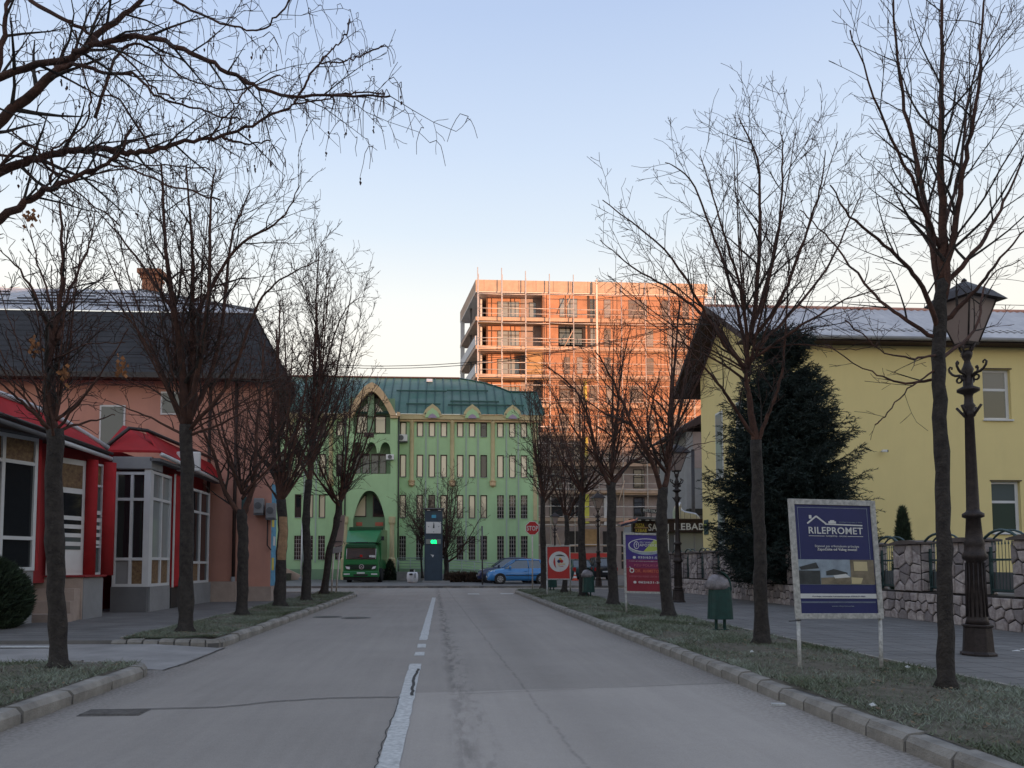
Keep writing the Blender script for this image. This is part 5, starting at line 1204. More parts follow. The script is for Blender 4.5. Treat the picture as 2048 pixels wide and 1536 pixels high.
# ---------------------------------------------------------------- litter bins
def make_bin(label, bag=True):
    t = thing('litter_bin', label, 'litter bin', (0, 0, 0), 'green litter bins on the right verge')
    def ring(rx, ry_, z, n=18): return [(rx * (abs(cos(a)) ** .6) * (1 if cos(a) > 0 else -1), ry_ * (abs(sin(a)) ** .6) * (1 if sin(a) > 0 else -1), z) for a in [2 * pi * i / n for i in range(n)]]
    def loft(rs): 
        mb = MB(); n = len(rs[0]); [mb.v.extend(r) for r in rs]
        for l in range(len(rs) - 1):
            for i in range(n): mb.f.append((l * n + i, l * n + (i + 1) % n, (l + 1) * n + (i + 1) % n, (l + 1) * n + i))
        mb.f.append(tuple(range(n))[::-1]); mb.f.append(tuple(range((len(rs) - 1) * n, len(rs) * n))); return mb
    loft([ring(.215, .15, .19), ring(.21, .148, .24), ring(.185, .13, .74), ring(.18, .13, .76)]).build('body', 'bin_green', t, smooth=False)
    for s_ in (-1, 1):
        MB().tube([(s_ * .075, 0, 0), (s_ * .075, 0, .2)], .028, 8).box(s_ * .075 - .055, s_ * .075 + .055, -.05, .05, 0, .015).build('leg', 'bin_green', t)
    hood = MB(); n = 9
    for i in range(n + 1):
        a = pi * i / n; x, z = .0 + .12 + .075 * 0 - .0, 0
    pts = [(.175, .70), (.165, .82), (.125, .93), (.06, 1.00), (-.0, 1.03)]
    mb = MB()
    for i in range(len(pts) - 1):
        (xa_, za), (xb2, zb2) = pts[i], pts[i + 1]; mb.slab([(xa_, -.11, za), (xa_, .11, za), (xb2, .11, zb2), (xb2, -.11, zb2)], (-.018, 0, -.018))
    mb.build('hood', 'bin_green', t)
    Tube('hinge', 'dark_metal', t, [(-.03, -.11, 1.03), (-.03, .11, 1.03)], .02, 6)
    if bag:
        rs = []; g = random.Random(4)
        for z, r in ((.71, .185), (.76, .205), (.81, .20), (.87, .175), (.92, .14), (.955, .09), (.97, .03)):
            rs.append([(x * (1 + g.uniform(-.09, .09)) - .035, y * (1 + g.uniform(-.09, .09)), z2 + g.uniform(-.008, .008)) for x, y, z2 in ring(r, r * .72, z, 22)])
        loft(rs).build('bin_bag', 'bag', t, smooth=True)
    return t
b1 = make_bin('dark green litter bin with grey bag bulging out, left of the big blue board')
bx, by = (4.861,13.321); b1.location = (bx, by, .15)
for (bx, by), lb in (((5.031,26.433), 'green litter bin behind the trunk between the cone and the purple board'), ((4.582,32.169), 'green litter bin half hidden behind the red board with the emblem')): copy_tree(b1, lb, (bx, by, .14), .15)

# ---------------------------------------------------------------- boards on posts
def board(name, label, cat, corners, Y0, Y1, foot_l, foot_r, post_r=.022, thick=.05, frame=.04):
    """corners = TL, TR, BR, BL as (x, z); returns thing and a mapping u,v -> point (v up), plus axis vectors"""
    (tlx, tlz), (trx, trz), (brx, brz), (blx, blz) = corners
    t = thing(name, label, cat, ((foot_l[0] + foot_r[0]) / 2, (Y0 + Y1) / 2, .14))
    def P(u, v, o=0):
        x = (tlx * (1 - u) + trx * u) * v + (blx * (1 - u) + brx * u) * (1 - v); z = (tlz * (1 - u) + trz * u) * v + (blz * (1 - u) + brz * u) * (1 - v); return (x, Y0 + (Y1 - Y0) * u - o, z)
    def rect(nm, m, par, u0, u1, v0, v1, o=.003, d=.004): return MB().slab([P(u0, v0, o), P(u1, v0, o), P(u1, v1, o), P(u0, v1, o)], (0, -d, 0)).build(nm, m, par)
    MB().slab([P(0, 0), P(1, 0), P(1, 1), P(0, 1)], (0, thick * .6, 0)).build('backing', 'sign_frame', t)
    W = sqrt((trx - tlx) ** 2 + (Y1 - Y0) ** 2); Hh = tlz - blz; fu, fv = frame / W, frame / Hh
    for (u0, u1, v0, v1) in ((-fu * .2, fu, -fv * .2, 1 + fv * .2), (1 - fu, 1 + fu * .2, -fv * .2, 1 + fv * .2), (fu, 1 - fu, 1 - fv, 1 + fv * .2), (fu, 1 - fu, -fv * .2, fv)): MB().slab([P(u0, v0, .02), P(u1, v0, .02), P(u1, v1, .02), P(u0, v1, .02)], (0, .045, 0)).build('frame', 'sign_frame', t, bevel=.004)
    for (u, ft) in ((0.02, foot_l), (.98, foot_r)):
        a = P(u, 0, -.015); tp = P(u, 1.012, -.02); Tube('post', 'sign_frame', t, [(ft[0], ft[1], .12), a], post_r, 8)
    ax = lambda v: (Vector(P(1, v)) - Vector(P(0, v))).normalized(); up = lambda u: (Vector(P(u, 1)) - Vector(P(u, 0))).normalized()
    return t, P, rect, ax, up, W, Hh
def textrow(tx, par, P, ax, up, W, Hh, u, v, hh, m, wu=None, bold=.0, o=.009, nm='lettering'):
    return lettering(tx, par, P(u, v, o), tuple(ax(v)), tuple(up(u)), hh * Hh, m, w=wu * W if wu else None, bold=bold, name=nm, depth=.003)
def c2(px, py, Y): return (SX(px) * Y, 1.3 + SZ(py, px) * Y)
# estate agency board
fl, fr = (3.933,8.36), (4.898,8.43)
Ys = 8.5
t, P, rect, ax, up, W, Hh = board('advert_board', 'big dark blue board with white house logo and RILEPROMET lettering on two posts', 'sign', (c2(1580,999,Ys), c2(1752,1003,Ys+.05), c2(1763,1235,Ys+.05), c2(1590,1235,Ys)), Ys, Ys + .08, fl, fr, .021, frame=.052)
T = lambda *a, **k: textrow(a[0], pan, P, ax, up, W, Hh, *a[1:], **k)
pan = rect('panel', 'sign_navy', t, .05, .95, .035, .965, .001)
rect('border_line', 'photo_sky', pan, .085, .915, .935, .938, .006, .002); rect('border_line', 'photo_sky', pan, .085, .088, .50, .935, .006, .002); rect('border_line', 'photo_sky', pan, .905, .908, .50, .935, .006, .002)
T('RILEPROMET', .52, .715, .058, 'sign_white', .64, .012)
T('NAMJEŠTAJ - SALON', .52, .690, .012, 'sign_white', .24, .0); rect('rule', 'sign_white', pan, .20, .385, .693, .697, .006, .002); rect('rule', 'sign_white', pan, .655, .84, .693, .697, .006, .002)
T('Stanovi po vrhunskom principu', .52, .600, .020, 'sign_white', .52, .0); T('Zapo\u010dnite od Va\u0161eg mosta!', .52, .572, .022, 'sign_white', .47, .015)
def stroke(pts, w, m, par, o=.008):
    for i in range(len(pts) - 1):
        (u0, v0), (u1, v1) = pts[i], pts[i + 1]; a, b = Vector(P(u0, v0, o)), Vector(P(u1, v1, o)); d = (b - a).normalized(); n = d.cross(Vector((0, 1, 0))) * w
        MB().slab([tuple(a - n), tuple(b - n), tuple(b + n), tuple(a + n)], (0, -.002, 0)).build('logo_stroke', m, par)
stroke([(.19, .800), (.30, .864), (.41, .800)], .009, 'sign_white', pan); stroke([(.40, .797), (.84, .790)], .007, 'sign_white', pan)
rect('logo_chimney', 'sign_white', pan, .215, .245, .842, .872, .007, .002); rect('logo_sofa', 'sign_white', pan, .44, .53, .803, .822, .007, .002); rect('logo_sofa', 'sign_white', pan, .46, .51, .818, .832, .0075, .002)
T('interijeri i oprema za dom', .70, .812, .010, 'photo_sky', .27)
# three interior photos printed on the board
ph = rect('photo_strip', 'photo_sky', pan, .05, .94, .285, .495, .005, .003)
rect('photo_dark_floor', 'photo_dark', ph, .05, .30, .285, .40, .0095, .001); rect('photo_room', 'photo_sky', ph, .305, .655, .285, .495, .0095, .001); rect('photo_cabinet', 'photo_wood', ph, .66, .94, .285, .495, .0095, .001)
MB().slab([P(.06, .43, .012), P(.26, .47, .012), P(.29, .42, .012), P(.08, .405, .012)], (0, -.001, 0)).build('photo_roof', 'photo_dark', ph); MB().slab([P(.37, .36, .012), P(.37, .395, .012), P(.46, .415, .012), P(.62, .385, .012), P(.62, .37, .012)], (0, -.001, 0)).build('photo_sofa', 'photo_dark', ph)
MB().slab([P(.305, .285, .0115), P(.305, .34, .0115), P(.655, .35, .0115), P(.655, .285, .0115)], (0, -.0005, 0)).build('photo_floor', 'photo_wood', ph)
MB().slab([P(.45, .36, .0135), P(.60, .375, .0135), P(.65, .345, .0135), P(.47, .335, .0135)], (0, -.001, 0)).build('photo_table', 'sign_white', ph); MB().slab([P(.47, .305, .0135), P(.47, .335, .0135), P(.645, .345, .0135), P(.60, .30, .0135)], (0, -.001, 0)).build('photo_table_side', 'photo_wood', ph)
MB().slab([P(.66, .29, .0125), P(.66, .345, .0125), P(.80, .34, .0125), P(.77, .29, .0125)], (0, -.001, 0)).build('photo_rug', 'tan', ph); MB().slab([P(.70, .40, .0125), P(.70, .48, .0125), P(.86, .48, .0125), P(.86, .40, .0125)], (0, -.001, 0)).build('photo_shelf', 'tan', ph)
rect('white_band', 'sign_white', pan, .05, .945, .165, .205, .006, .003); T('Prodaja, montaža i projektovanje 035/631-000', .50, .178, .010, 'sign_navy', .62, o=.012)
for v in (.282, .135, .128): rect('rule', 'photo_sky', pan, .06, .93, v, v + .003, .006, .002)
T('www.rilepromet.ba', .54, .095, .011, 'photo_sky', .26)
tag(Tube('wire_tie', 'dark_metal', t, [(fl[0] - .05, Ys, .66), (fl[0] + .08, Ys - .03, .67)], .006, 5))
# pharmacy board
Yp = 17.9
fl, fr = (4.312,17.945), (5.028,17.38)
t, P, rect, ax, up, W, Hh = board('advert_board', 'violet and wine red pharmacy board with oval APOTEKE logo and phone numbers', 'sign', (c2(1247,1066,Yp), c2(1332,1068,Yp), c2(1333,1187,Yp), c2(1249,1185,Yp)), Yp, Yp - .05, fl, fr, .024, frame=.04)
pan = rect('panel', 'sign_violet', t, .04, .96, .56, .97, .001); rect('panel', 'sign_plum', t, .04, .96, .42, .559, .001); rect('panel', 'sign_wine', t, .04, .96, .03, .419, .001)
T = lambda *a, **k: textrow(a[0], pan, P, ax, up, W, Hh, *a[1:], **k)
def ellipse(uc, vc, ru, rv, m, o, a0=0, a1=360, nm='logo_oval', n=28):
    MB().slab([P(uc + ru * cos(R(a0 + (a1 - a0) * i / n)), vc + rv * sin(R(a0 + (a1 - a0) * i / n)), o) for i in range(n)], (0, -.002, 0)).build(nm, m, pan)
ellipse(.52, .765, .42, .125, 'photo_sky', .004); ellipse(.52, .80, .42, .115, 'sign_white', .008); ellipse(.52, .80, .395, .103, 'sign_violet', .011)
ellipse(.52, .80, .395, .103, 'lime', .014, -100, 72, 'logo_green', 20)
ellipse(.29, .80, .062, .065, 'sign_white', .014); ellipse(.29, .80, .047, .052, 'sign_violet', .017)
stroke([(.29, .765), (.29, .84)], .006, 'sign_white', pan, .021); stroke([(.268, .815), (.312, .815)], .006, 'sign_white', pan, .021)
T('PZU "GRADSKE"', .54, .835, .026, 'sign_white', .34, .0, o=.019); T('APOTEKE', .56, .782, .042, 'sign_white', .40, .01, o=.019); T('ZDRAVLJE U SIGURNIM RUKAMA', .52, .685, .018, 'sign_white', .66, .0, o=.009)
T('035/631-547', .60, .580, .036, 'sign_white', .56, .02); ellipse(.235, .595, .035, .022, 'sign_white', .008); T('e-mail: gradske.apoteke@hotmail.com', .52, .528, .013, 'sign_white', .82)
T('PZU POLIKLINIKA', .60, .445, .038, 'pink_text', .74, .01); T('"DR. AHMETOVIĆ"', .60, .345, .052, 'orange_text', .76, .02)
ellipse(.17, .375, .055, .04, 'sign_white', .008); ellipse(.17, .375, .033, .024, 'sign_wine', .012); stroke([(.14, .41), (.12, .44)], .008, 'sign_white', pan, .010)
T('U PRNJAVORU PORED CENTAR APOTEKE', .54, .265, .028, 'pink_text', .86, .012); T('062/631-301', .60, .165, .036, 'sign_white', .56, .02); ellipse(.235, .18, .035, .022, 'sign_white', .008)
# red board with round emblem
Yr = 28.9
fl, fr = (3.887,28.608), (4.917,29.497)
t, P, rect, ax, up, W, Hh = board('advert_board', 'red board with white round emblem standing beside the stop sign', 'sign', (c2(1092,1092,Yr), c2(1140,1091,Yr), c2(1141,1159,Yr), c2(1093,1159,Yr)), Yr, Yr, fl, fr, .028, frame=.04)
pan = rect('panel', 'sign_red', t, .03, .97, .03, .97, .001)
T = lambda *a, **k: textrow(a[0], pan, P, ax, up, W, Hh, *a[1:], **k)
ellipse(.52, .53, .42, .30, 'sign_white', .005)
def crescent(uc, vc, r0u, r0v, a0, a1, w, m):
    n = 12; o_ = [(uc + r0u * cos(R(a0 + (a1 - a0) * i / n)), vc + r0v * sin(R(a0 + (a1 - a0) * i / n))) for i in range(n + 1)]
    i_ = [(uc + r0u * (1 - w * sin(pi * i / n)) * cos(R(a0 + (a1 - a0) * i / n)), vc + r0v * (1 - w * sin(pi * i / n)) * sin(R(a0 + (a1 - a0) * i / n))) for i in range(n + 1)]
    MB().slab([P(u, v, .009) for u, v in o_ + i_[::-1][1:-1]], (0, -.002, 0)).build('emblem_arc', m, pan)
crescent(.56, .52, .33, .22, 130, 45, .22, 'photo_dark'); crescent(.62, .52, .33, .24, 140, 230, .25, 'sign_red')
ellipse(.52, .54, .07, .05, 'sign_navy', .010, nm='emblem_dot'); ellipse(.63, .54, .07, .05, 'stop_red', .010, nm='emblem_dot'); ellipse(.575, .60, .06, .045, 'ochre', .0095, nm='emblem_dot')
T('CENTAR', .62, .435, .04, 'ochre', .32, .02, o=.010); T('Tuzla', .60, .375, .04, 'stop_red', .2, .02, o=.010)
# stop sign
sp = thing('stop_sign', 'red octagonal STOP sign on a thin grey pole at the corner', 'traffic sign', (*(4.013,34.324), .12))
sxp, syp = (4.013,34.324); scz = 1.3 + (1128 - 1056) / 1538 * syp
Tube('pole', 'steel', sp, [(sxp, syp, .1), (sxp, syp, scz + .25)], .03, 8)
oct_ = lambda r, y: [(sxp + r * cos(R(22.5 + 45 * i)), y, scz + r * sin(R(22.5 + 45 * i))) for i in range(8)]
pl_ = MB().slab(oct_(.335, syp - .05), (0, .01, 0)).build('plate', 'sign_white', sp); MB().slab(oct_(.305, syp - .054), (0, .003, 0)).build('red_face', 'stop_red', pl_)
lettering('STOP', pl_, (sxp, syp - .056, scz - .105), (1, 0, 0), (0, 0, 1), .21, 'sign_white', w=.50, bold=.02)
MB().box(sxp - .05, sxp + .05, syp - .04, syp + .035, scz - .1, scz - .06).build('clamp', 'steel', sp)
# the back of a grey sign and its poles on the left corner
bs = thing('sign_back', 'grey back of a road sign on twin poles before the green truck', 'traffic sign', (*(-3.973,30.218), .12))
bx, by = (-3.934,30.216)
W_ = lambda px: SX(px) * by
Z_ = lambda py: 1.3 + (1128 - py) / 1538 * by
Tube('pole', 'steel', bs, [(W_(673), by, .1), (W_(679), by + .1, Z_(1100))], .03); Tube('pole', 'steel', bs, [(W_(664), by, .1), (W_(667), by + .1, Z_(1100))], .03)
MB().slab([(W_(663), by - .03, Z_(1096)), (W_(686), by - .03, Z_(1090)), (W_(690), by - .03, Z_(1030)), (W_(668), by - .03, Z_(1034))], (0, .03, 0)).build('plate', 'grey_and_shade', bs, bevel=.01)
MB().slab([(W_(664), by - .035, Z_(1108)), (W_(684), by - .035, Z_(1104)), (W_(686), by - .035, Z_(1092)), (W_(664), by - .035, Z_(1096))], (0, .03, 0)).build('plate', 'grey', bs, bevel=.01)
for z in (1045, 1085): Box('clamp', 'steel_dark', bs, W_(667), W_(684), by - .06, by - .036, Z_(z), Z_(z) + .05)
tag(Tube('pole', 'steel_dark', None, [(2.277, 44, .1), (2.249, 44, 3.478)], .045), 'thin bare dark pole standing in front of the blue car nose', 'pole')

# ---------------------------------------------------------------- clock pillar
cp = thing('clock_pillar', 'dark blue-grey advertising pillar with white clock and green digital display', 'clock', (-0.525, 50, .1))
CYp = 50.0; qx_ = lambda px: SX(px) * CYp; qz_ = lambda py: 1.3 + (1128.07 - py) / 1538 * CYp
Box('body', 'pillar_blue', cp, qx_(849), qx_(885), CYp, CYp + 1.0, .1, qz_(1020), .03); Box('front_plate', 'pillar_blue', cp, qx_(853), qx_(881), CYp - .05, CYp - .001, qz_(1160), qz_(1092))
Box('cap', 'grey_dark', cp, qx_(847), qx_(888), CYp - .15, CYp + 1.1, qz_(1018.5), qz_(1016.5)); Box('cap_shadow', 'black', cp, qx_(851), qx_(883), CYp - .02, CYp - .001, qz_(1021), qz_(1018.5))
for px in (854, 876): Box('cap_lamp', 'steel', cp, qx_(px), qx_(px + 6), CYp - .12, CYp - .05, qz_(1021.5), qz_(1020.5))
lg = Box('logo', 'cyan', cp, qx_(863), qx_(872), CYp - .03, CYp - .001, qz_(1036), qz_(1030)); Box('logo_top', 'iron_green', lg, qx_(863.5), qx_(871.5), CYp - .03, CYp - .001, qz_(1030), qz_(1026))
cf = Box('clock_face', 'sign_white', cp, qx_(852), qx_(882), CYp - .06, CYp - .002, qz_(1067), qz_(1044)); ccx, ccz = qx_(867.3), qz_(1055)
MB().slab([(ccx - .045, CYp - .08, ccz), (ccx + .045, CYp - .08, ccz), (ccx + .02, CYp - .08, ccz + .30), (ccx + .0, CYp - .08, ccz + .36)], (0, .01, 0)).build('minute_hand', 'black', cf); MB().slab([(ccx - .06, CYp - .085, ccz - .05), (ccx + .05, CYp - .085, ccz - .05), (ccx + .045, CYp - .085, ccz + .17), (ccx - .01, CYp - .085, ccz + .2)], (0, .01, 0)).build('hour_hand', 'black', cf)
for (dx, dz) in ((-.33, .05), (.33, .05), (0, -.29)): Box('hour_mark', 'grey', cf, ccx + dx - .03, ccx + dx + .03, CYp - .075, CYp - .061, ccz + dz - .03, ccz + dz + .03)
dsp = Box('display', 'display', cp, qx_(852), qx_(881.5), CYp - .05, CYp - .002, qz_(1088), qz_(1078.5))
lettering('02', dsp, (qx_(867.5), CYp - .055, qz_(1086.8)), (1, 0, 0), (0, 0, 1), qz_(1080) - qz_(1087), 'led', w=qx_(873.5) - qx_(861.5), bold=.06)
MB().slab([(qx_(861), CYp - .07, qz_(1109)), (qx_(868), CYp - .07, qz_(1110)), (qx_(867), CYp - .07, qz_(1113)), (qx_(865), CYp - .07, qz_(1115)), (qx_(864), CYp - .07, qz_(1112))], (0, .01, 0)).build('emblem', 'sign_white', cp)
Box('concrete_foot', 'concrete', cp, qx_(846), qx_(900), CYp - .4, CYp + 1.4, .1, .22)
# white round concrete planter, a small black speaker-like box, pot plant
pt = thing('stone_planter', 'squat white round concrete planter left of the clock pillar', 'planter', (-1.887, 48.5, .1))
x_ = -1.887; MB().lathe([(.22, .1), (.33, .18), (.37, .45), (.36, .66), (.30, .80), (.25, .80), (.25, .70)], (x_, 48.5, 0), 14).build('bowl', 'slab_white', pt, smooth=True); Box('opening', 'black', pt, x_ - .18, x_ + .02, 48.10, 48.16, .62, .72); Box('handle', 'black', pt, x_ + .16, x_ + .2, 48.10, 48.16, .45, .74); MB().lathe([(.24, .70), (.1, .74), (.01, .75)], (x_, 48.5, 0), 10).build('earth', 'soil', pt)
x_ = -1.99; fp2 = thing('floodlight', 'small black and white ground floodlight behind the round planter', 'floodlight', (x_, 52, .1)); Box('housing', 'black', fp2, x_ - .22, x_ + .05, 52, 52.2, .62, .95); Box('reflector', 'white', fp2, x_ + .05, x_ + .14, 51.98, 52.1, .66, .92); Tube('stand', 'dark_metal', fp2, [(x_, 52.1, .1), (x_, 52.1, .63)], .03)
def low_wall(px0, px1, Y, h, nm, lb, m='concrete'): return tag(MB().box(-0.008 + SX(px0) * Y, SX(px1) * Y, Y, Y + .35, .1, h).build(nm, m, loc=(SX(px0) * Y, Y, .1)), lb, 'wall')
low_wall(794, 850, 55.5, .75, 'planter_wall', 'low grey concrete wall between the portal steps and the clock pillar')
def bushy(name, label, cat, c, rx, ry_, rz2, n, m, seed, leaf=.09, shape='ball', group=None, stem=True):
    g = random.Random(seed); t = thing(name, label, cat, c, group); mb = MB()
    for i in range(n):
        a = g.random() * 6.283; u = g.random()
        if shape == 'cone': h = u ** 1.3; rr = (1 - h) ** .6 * sqrt(g.uniform(.35, 1)); p = (rx * rr * cos(a), ry_ * rr * sin(a), rz2 * h)
        elif shape == 'box': p = (g.uniform(-rx, rx), g.uniform(-ry_, ry_), rz2 * (g.random() ** .7) * (.8 + .2 * sin(i)))
        else: z = g.uniform(-.6, 1); rr = sqrt(max(0, 1 - z * z)) * g.uniform(.75, 1.04); p = (rx * rr * cos(a), ry_ * rr * sin(a), rz2 * (z + .6) / 1.6)
        d = Vector((p[0] / rx, p[1] / ry_, .4 + .3 * g.random())).normalized() + Vector((g.uniform(-.6, .6), g.uniform(-.6, .6), g.uniform(-.3, .6))); d.normalize(); L_ = leaf * g.uniform(.6, 1.5); w = Vector((g.uniform(-1, 1), g.uniform(-1, 1), g.uniform(-1, 1))).cross(d).normalized() * leaf * .16
        q0 = Vector(c) + Vector(p); mb.v += [tuple(q0 - w), tuple(q0 + w), tuple(q0 + d * L_)]; k = len(mb.v); mb.f.append((k - 3, k - 2, k - 1))
    mb.build('foliage', m, t)
    if stem: Tube('stem', 'bark', t, [c, (c[0], c[1], c[2] + rz2 * .8)], [max(.02, rx * .1), .01], 6)
    return t
bushy('potted_plant', 'dark bushy potted plant at the foot of the tan portal column', 'plant', (-3.835, 56.5, .1), .55, .45, 1.45, 2600, 'thuja', 3, .16, 'cone')
bushy('hedge', 'low bare brown hedge between the clock pillar and the blue cars', 'hedge', (1.465, 50.5, .1), 1.2, .4, .62, 3600, 'hedge', 4, .22, 'box', stem=False)
bushy('conifer_shrub', 'round dark conifer shrub at the bottom left before the shop', 'shrub', (-8.72, 14.7, .12), .98, .98, 1.32, 26000, 'thuja', 5, .11, 'ball')
bushy('thuja', 'slim dark columnar thuja behind the stone wall before the yellow wall', 'tree', (12.33, 20, .12), .30, .30, 2.62, 12000, 'thuja', 6, .13, 'cone')

# ---------------------------------------------------------------- vehicles
def wheel(par, x, y, r, w=.2, side=1, hub=.62):
    t = MB().disc((x, y, r), r, 0, 24, (0, side, 0), w).build('wheel', 'tyre', par, bevel=.02)
    MB().disc((x, y - side * .012, r), r * hub, 0, 20, (0, side, 0), .02).build('rim', 'rim', t)
    for k in range(8):
        a = 2 * pi * k / 8 + .2; MB().slab([(x + r * .2 * cos(a - .2), y - side * .018, r + r * .2 * sin(a - .2)), (x + r * .56 * cos(a - .13), y - side * .018, r + r * .56 * sin(a - .13)), (x + r * .56 * cos(a + .13), y - side * .018, r + r * .56 * sin(a + .13)), (x + r * .2 * cos(a + .2), y - side * .018, r + r * .2 * sin(a + .2))], (0, side * .004, 0)).build('rim_slot', 'black', t)
def make_car(name, label, paint, L=3.9, W=1.65, H=1.47, hb=.93, wb=2.46, group=None, est=False):
    """nose at x=0, tail at x=L, y centred; near flank is -y"""
    t = thing(name, label, 'car', (0, 0, 0), group); hw = W / 2
    S = []      # stations: x, bottom z, shoulder z, half width, centre top z
    pr = [(0, .30, .55, .60, .58), (.05, .22, .66, .72, .68), (.25, .20, .76, .79, .80), (.6, .20, .84, .81, .90), (1.0, .20, hb - .04, .825, hb + .02), (1.35, .20, hb - .01, .825, hb + .02), (2.2, .20, hb, .83, hb), (3.1, .20, hb + .01, .825, hb + .01), (3.6, .22, hb + .02, .80, hb + .03), (3.85, .26, hb, .74, hb), (3.9, .34, hb - .12, .66, hb - .12)]
    k = L / 3.9; kw = hw / .825
    secs = []
    for (x, zb3, zs, w, zc) in pr:
        w *= kw; secs.append([(x * k, -w * .90, zb3), (x * k, -w, zb3 + .14), (x * k, -w * 1.0, (zb3 + zs) / 2), (x * k, -w * .97, zs - .03), (x * k, -w * .90, zs), (x * k, -w * .4, zc), (x * k, w * .4, zc), (x * k, w * .90, zs), (x * k, w * .97, zs - .03), (x * k, w, (zb3 + zs) / 2), (x * k, w, zb3 + .14), (x * k, w * .90, zb3)])
    mb = MB(); n = 12
    for s_ in secs: mb.v += s_
    for i in range(len(secs) - 1):
        for j in range(n): a, b = i * n + j, i * n + (j + 1) % n; mb.f.append((a, b, b + n, a + n))
    mb.f.append(tuple(range(n))[::-1]); mb.f.append(tuple(range((len(secs) - 1) * n, len(secs) * n))); mb.build('body', paint, t, smooth=True)
    tl = 3.72 if not est else 3.8
    gp = [(1.0, hb, .76), (1.72, H - .09, .60), (2.0, H - .02, .58), (2.9, H - .02, .58), (3.35, H - .10, .58), (tl, hb + .01, .70)]
    mb = MB()
    for (x, z, w) in gp: w *= kw; mb.v += [(x * k, -w, z), (x * k, w, z)]
    for x in (.95, 1.62, 2.0, 2.9, 3.35, tl): mb.v += [(x * k, -.77 * kw, hb - .02), (x * k, .77 * kw, hb - .02)]
    m_ = len(gp)
    for i in range(m_ - 1):
        a = 2 * i; mb.f += [(a, a + 2, a + 3, a + 1), (a, 2 * m_ + a, 2 * m_ + a + 2, a + 2), (a + 1, a + 3, 2 * m_ + a + 3, 2 * m_ + a + 1)]
    mb.build('windows', 'car_glass', t)
    mb = MB(); rp = [(1.72, H - .08, .605), (2.0, H, .59), (2.9, H, .59), (3.35, H - .08, .59)]
    for (x, z, w) in rp: w *= kw; mb.v += [(x * k, -w, z - .02), (x * k, -w * .9, z + .015), (x * k, w * .9, z + .015), (x * k, w, z - .02)]
    for i in range(3):
        for j in range(3): a = i * 4 + j; mb.f.append((a, a + 4, a + 5, a + 1))
    mb.build('roof', paint, t, smooth=True)
    for s_ in (-1, 1):
        for (x0, z0, w0, x1, z1, w1, r) in ((.95, hb, .765, 1.62, H - .07, .605, .028), (1.62, H - .05, .605, 3.35, H - .06, .595, .024), (2.42, hb, .775, 2.38, H - .03, .595, .026), (3.25, hb, .765, 3.12, H - .05, .59, .05), (tl, hb, .71, 3.35, H - .07, .59, .045)):
            Tube('pillar', paint, t, [(x0 * k, s_ * w0 * kw, z0), (x1 * k, s_ * w1 * kw, z1)], r, 6)
        for xw in (.72, .72 + wb):
            wheel(t, xw * k if xw < 1 else .72 * k + wb, s_ * (hw - .0) - (0 if s_ < 0 else 0), .30, .2 , side=-s_ if False else (1 if s_ < 0 else -1))
            MB().disc(((xw * k if xw < 1 else .72 * k + wb), s_ * (hw + .002), .31), .345, 0, 22, (0, -s_, 0), .02).build('wheel_arch', 'black', t)
        MB().add([(.04 * k, s_ * .42 * kw, .58), (.16 * k, s_ * .74 * kw, .60), (.42 * k, s_ * .80 * kw, .78), (.2 * k, s_ * .55 * kw, .79)], [(0, 1, 2, 3) if s_ > 0 else (3, 2, 1, 0)]).build('headlight', 'lamp_lens', t)
        MB().box(L - .12, L + .005, min(s_ * .55 * kw, s_ * .76 * kw), max(s_ * .55 * kw, s_ * .76 * kw), .68, .93).build('tail_light', 'red_lens', t)
        MB().box(1.25 * k, 1.36 * k, min(s_ * hw * .96, s_ * (hw + .14)), max(s_ * hw * .96, s_ * (hw + .14)), hb + .0, hb + .13).build('mirror', paint, t, bevel=.03)
        Box('side_moulding', 'black', t, 1.05 * k, 3.05 * k, s_ * (hw + .004), s_ * (hw + .022), .50, .54)
        for xd in (2.38,): Box('door_gap', 'black', t, xd * k, xd * k + .012, s_ * (hw - .01), s_ * (hw + .006), .28, hb - .05)
        Box('door_handle', paint, t, 2.14 * k, 2.3 * k, s_ * (hw + .0), s_ * (hw + .03), .74, .77)
    Box('front_plate', 'sign_white', t, -.015, .0, -.26, .26, .38, .48); Box('rear_plate', 'sign_white', t, L + .0, L + .015, -.26, .26, .58, .68); Box('grille', 'black', t, -.01, .03, -.4, .4, .30, .38); Box('bumper', 'black', t, L - .05, L + .01, -.6 * kw, .6 * kw, .36, .5)
    return t
CYr = 46.0
c1 = make_car('parked_car', 'light blue hatchback parked side on, nose to the left behind the stop sign', 'car_blue', group='cars parked beyond the junction')
c1.location = (2.634, 46.0, .118); c1.rotation_euler = (0, 0, R(2))
c2_ = make_car('parked_car', 'dark navy hatchback parked half hidden behind the light blue one', 'car_navy', group='cars parked beyond the junction')
c2_.location = (2.168, 48.6, .118); c2_.rotation_euler = (0, 0, R(1)); c2_.scale = (1, 1, 1.08)
c3 = make_car('parked_car', 'black estate car seen from behind, right of the farther lamp post', 'car_black', L=4.2, W=1.85, H=1.68, hb=1.05, wb=2.6, group='cars parked beyond the junction', est=True)
c3.location = (11.943 , 60.0, .118); c3.rotation_euler = (0, 0, R(-90))
Box('badge', 'red_lens', c3, 4.2, 4.215, .45, .65, .95, 1.15)
c4 = make_car('parked_car', 'dark teal car between the red board and the striped cone', 'car_teal', L=4.1, W=1.75, H=1.55, hb=.98, wb=2.5, group='cars parked beyond the junction')
c4.location = (9.683, 60.5, .118); c4.rotation_euler = (0, 0, R(-80))
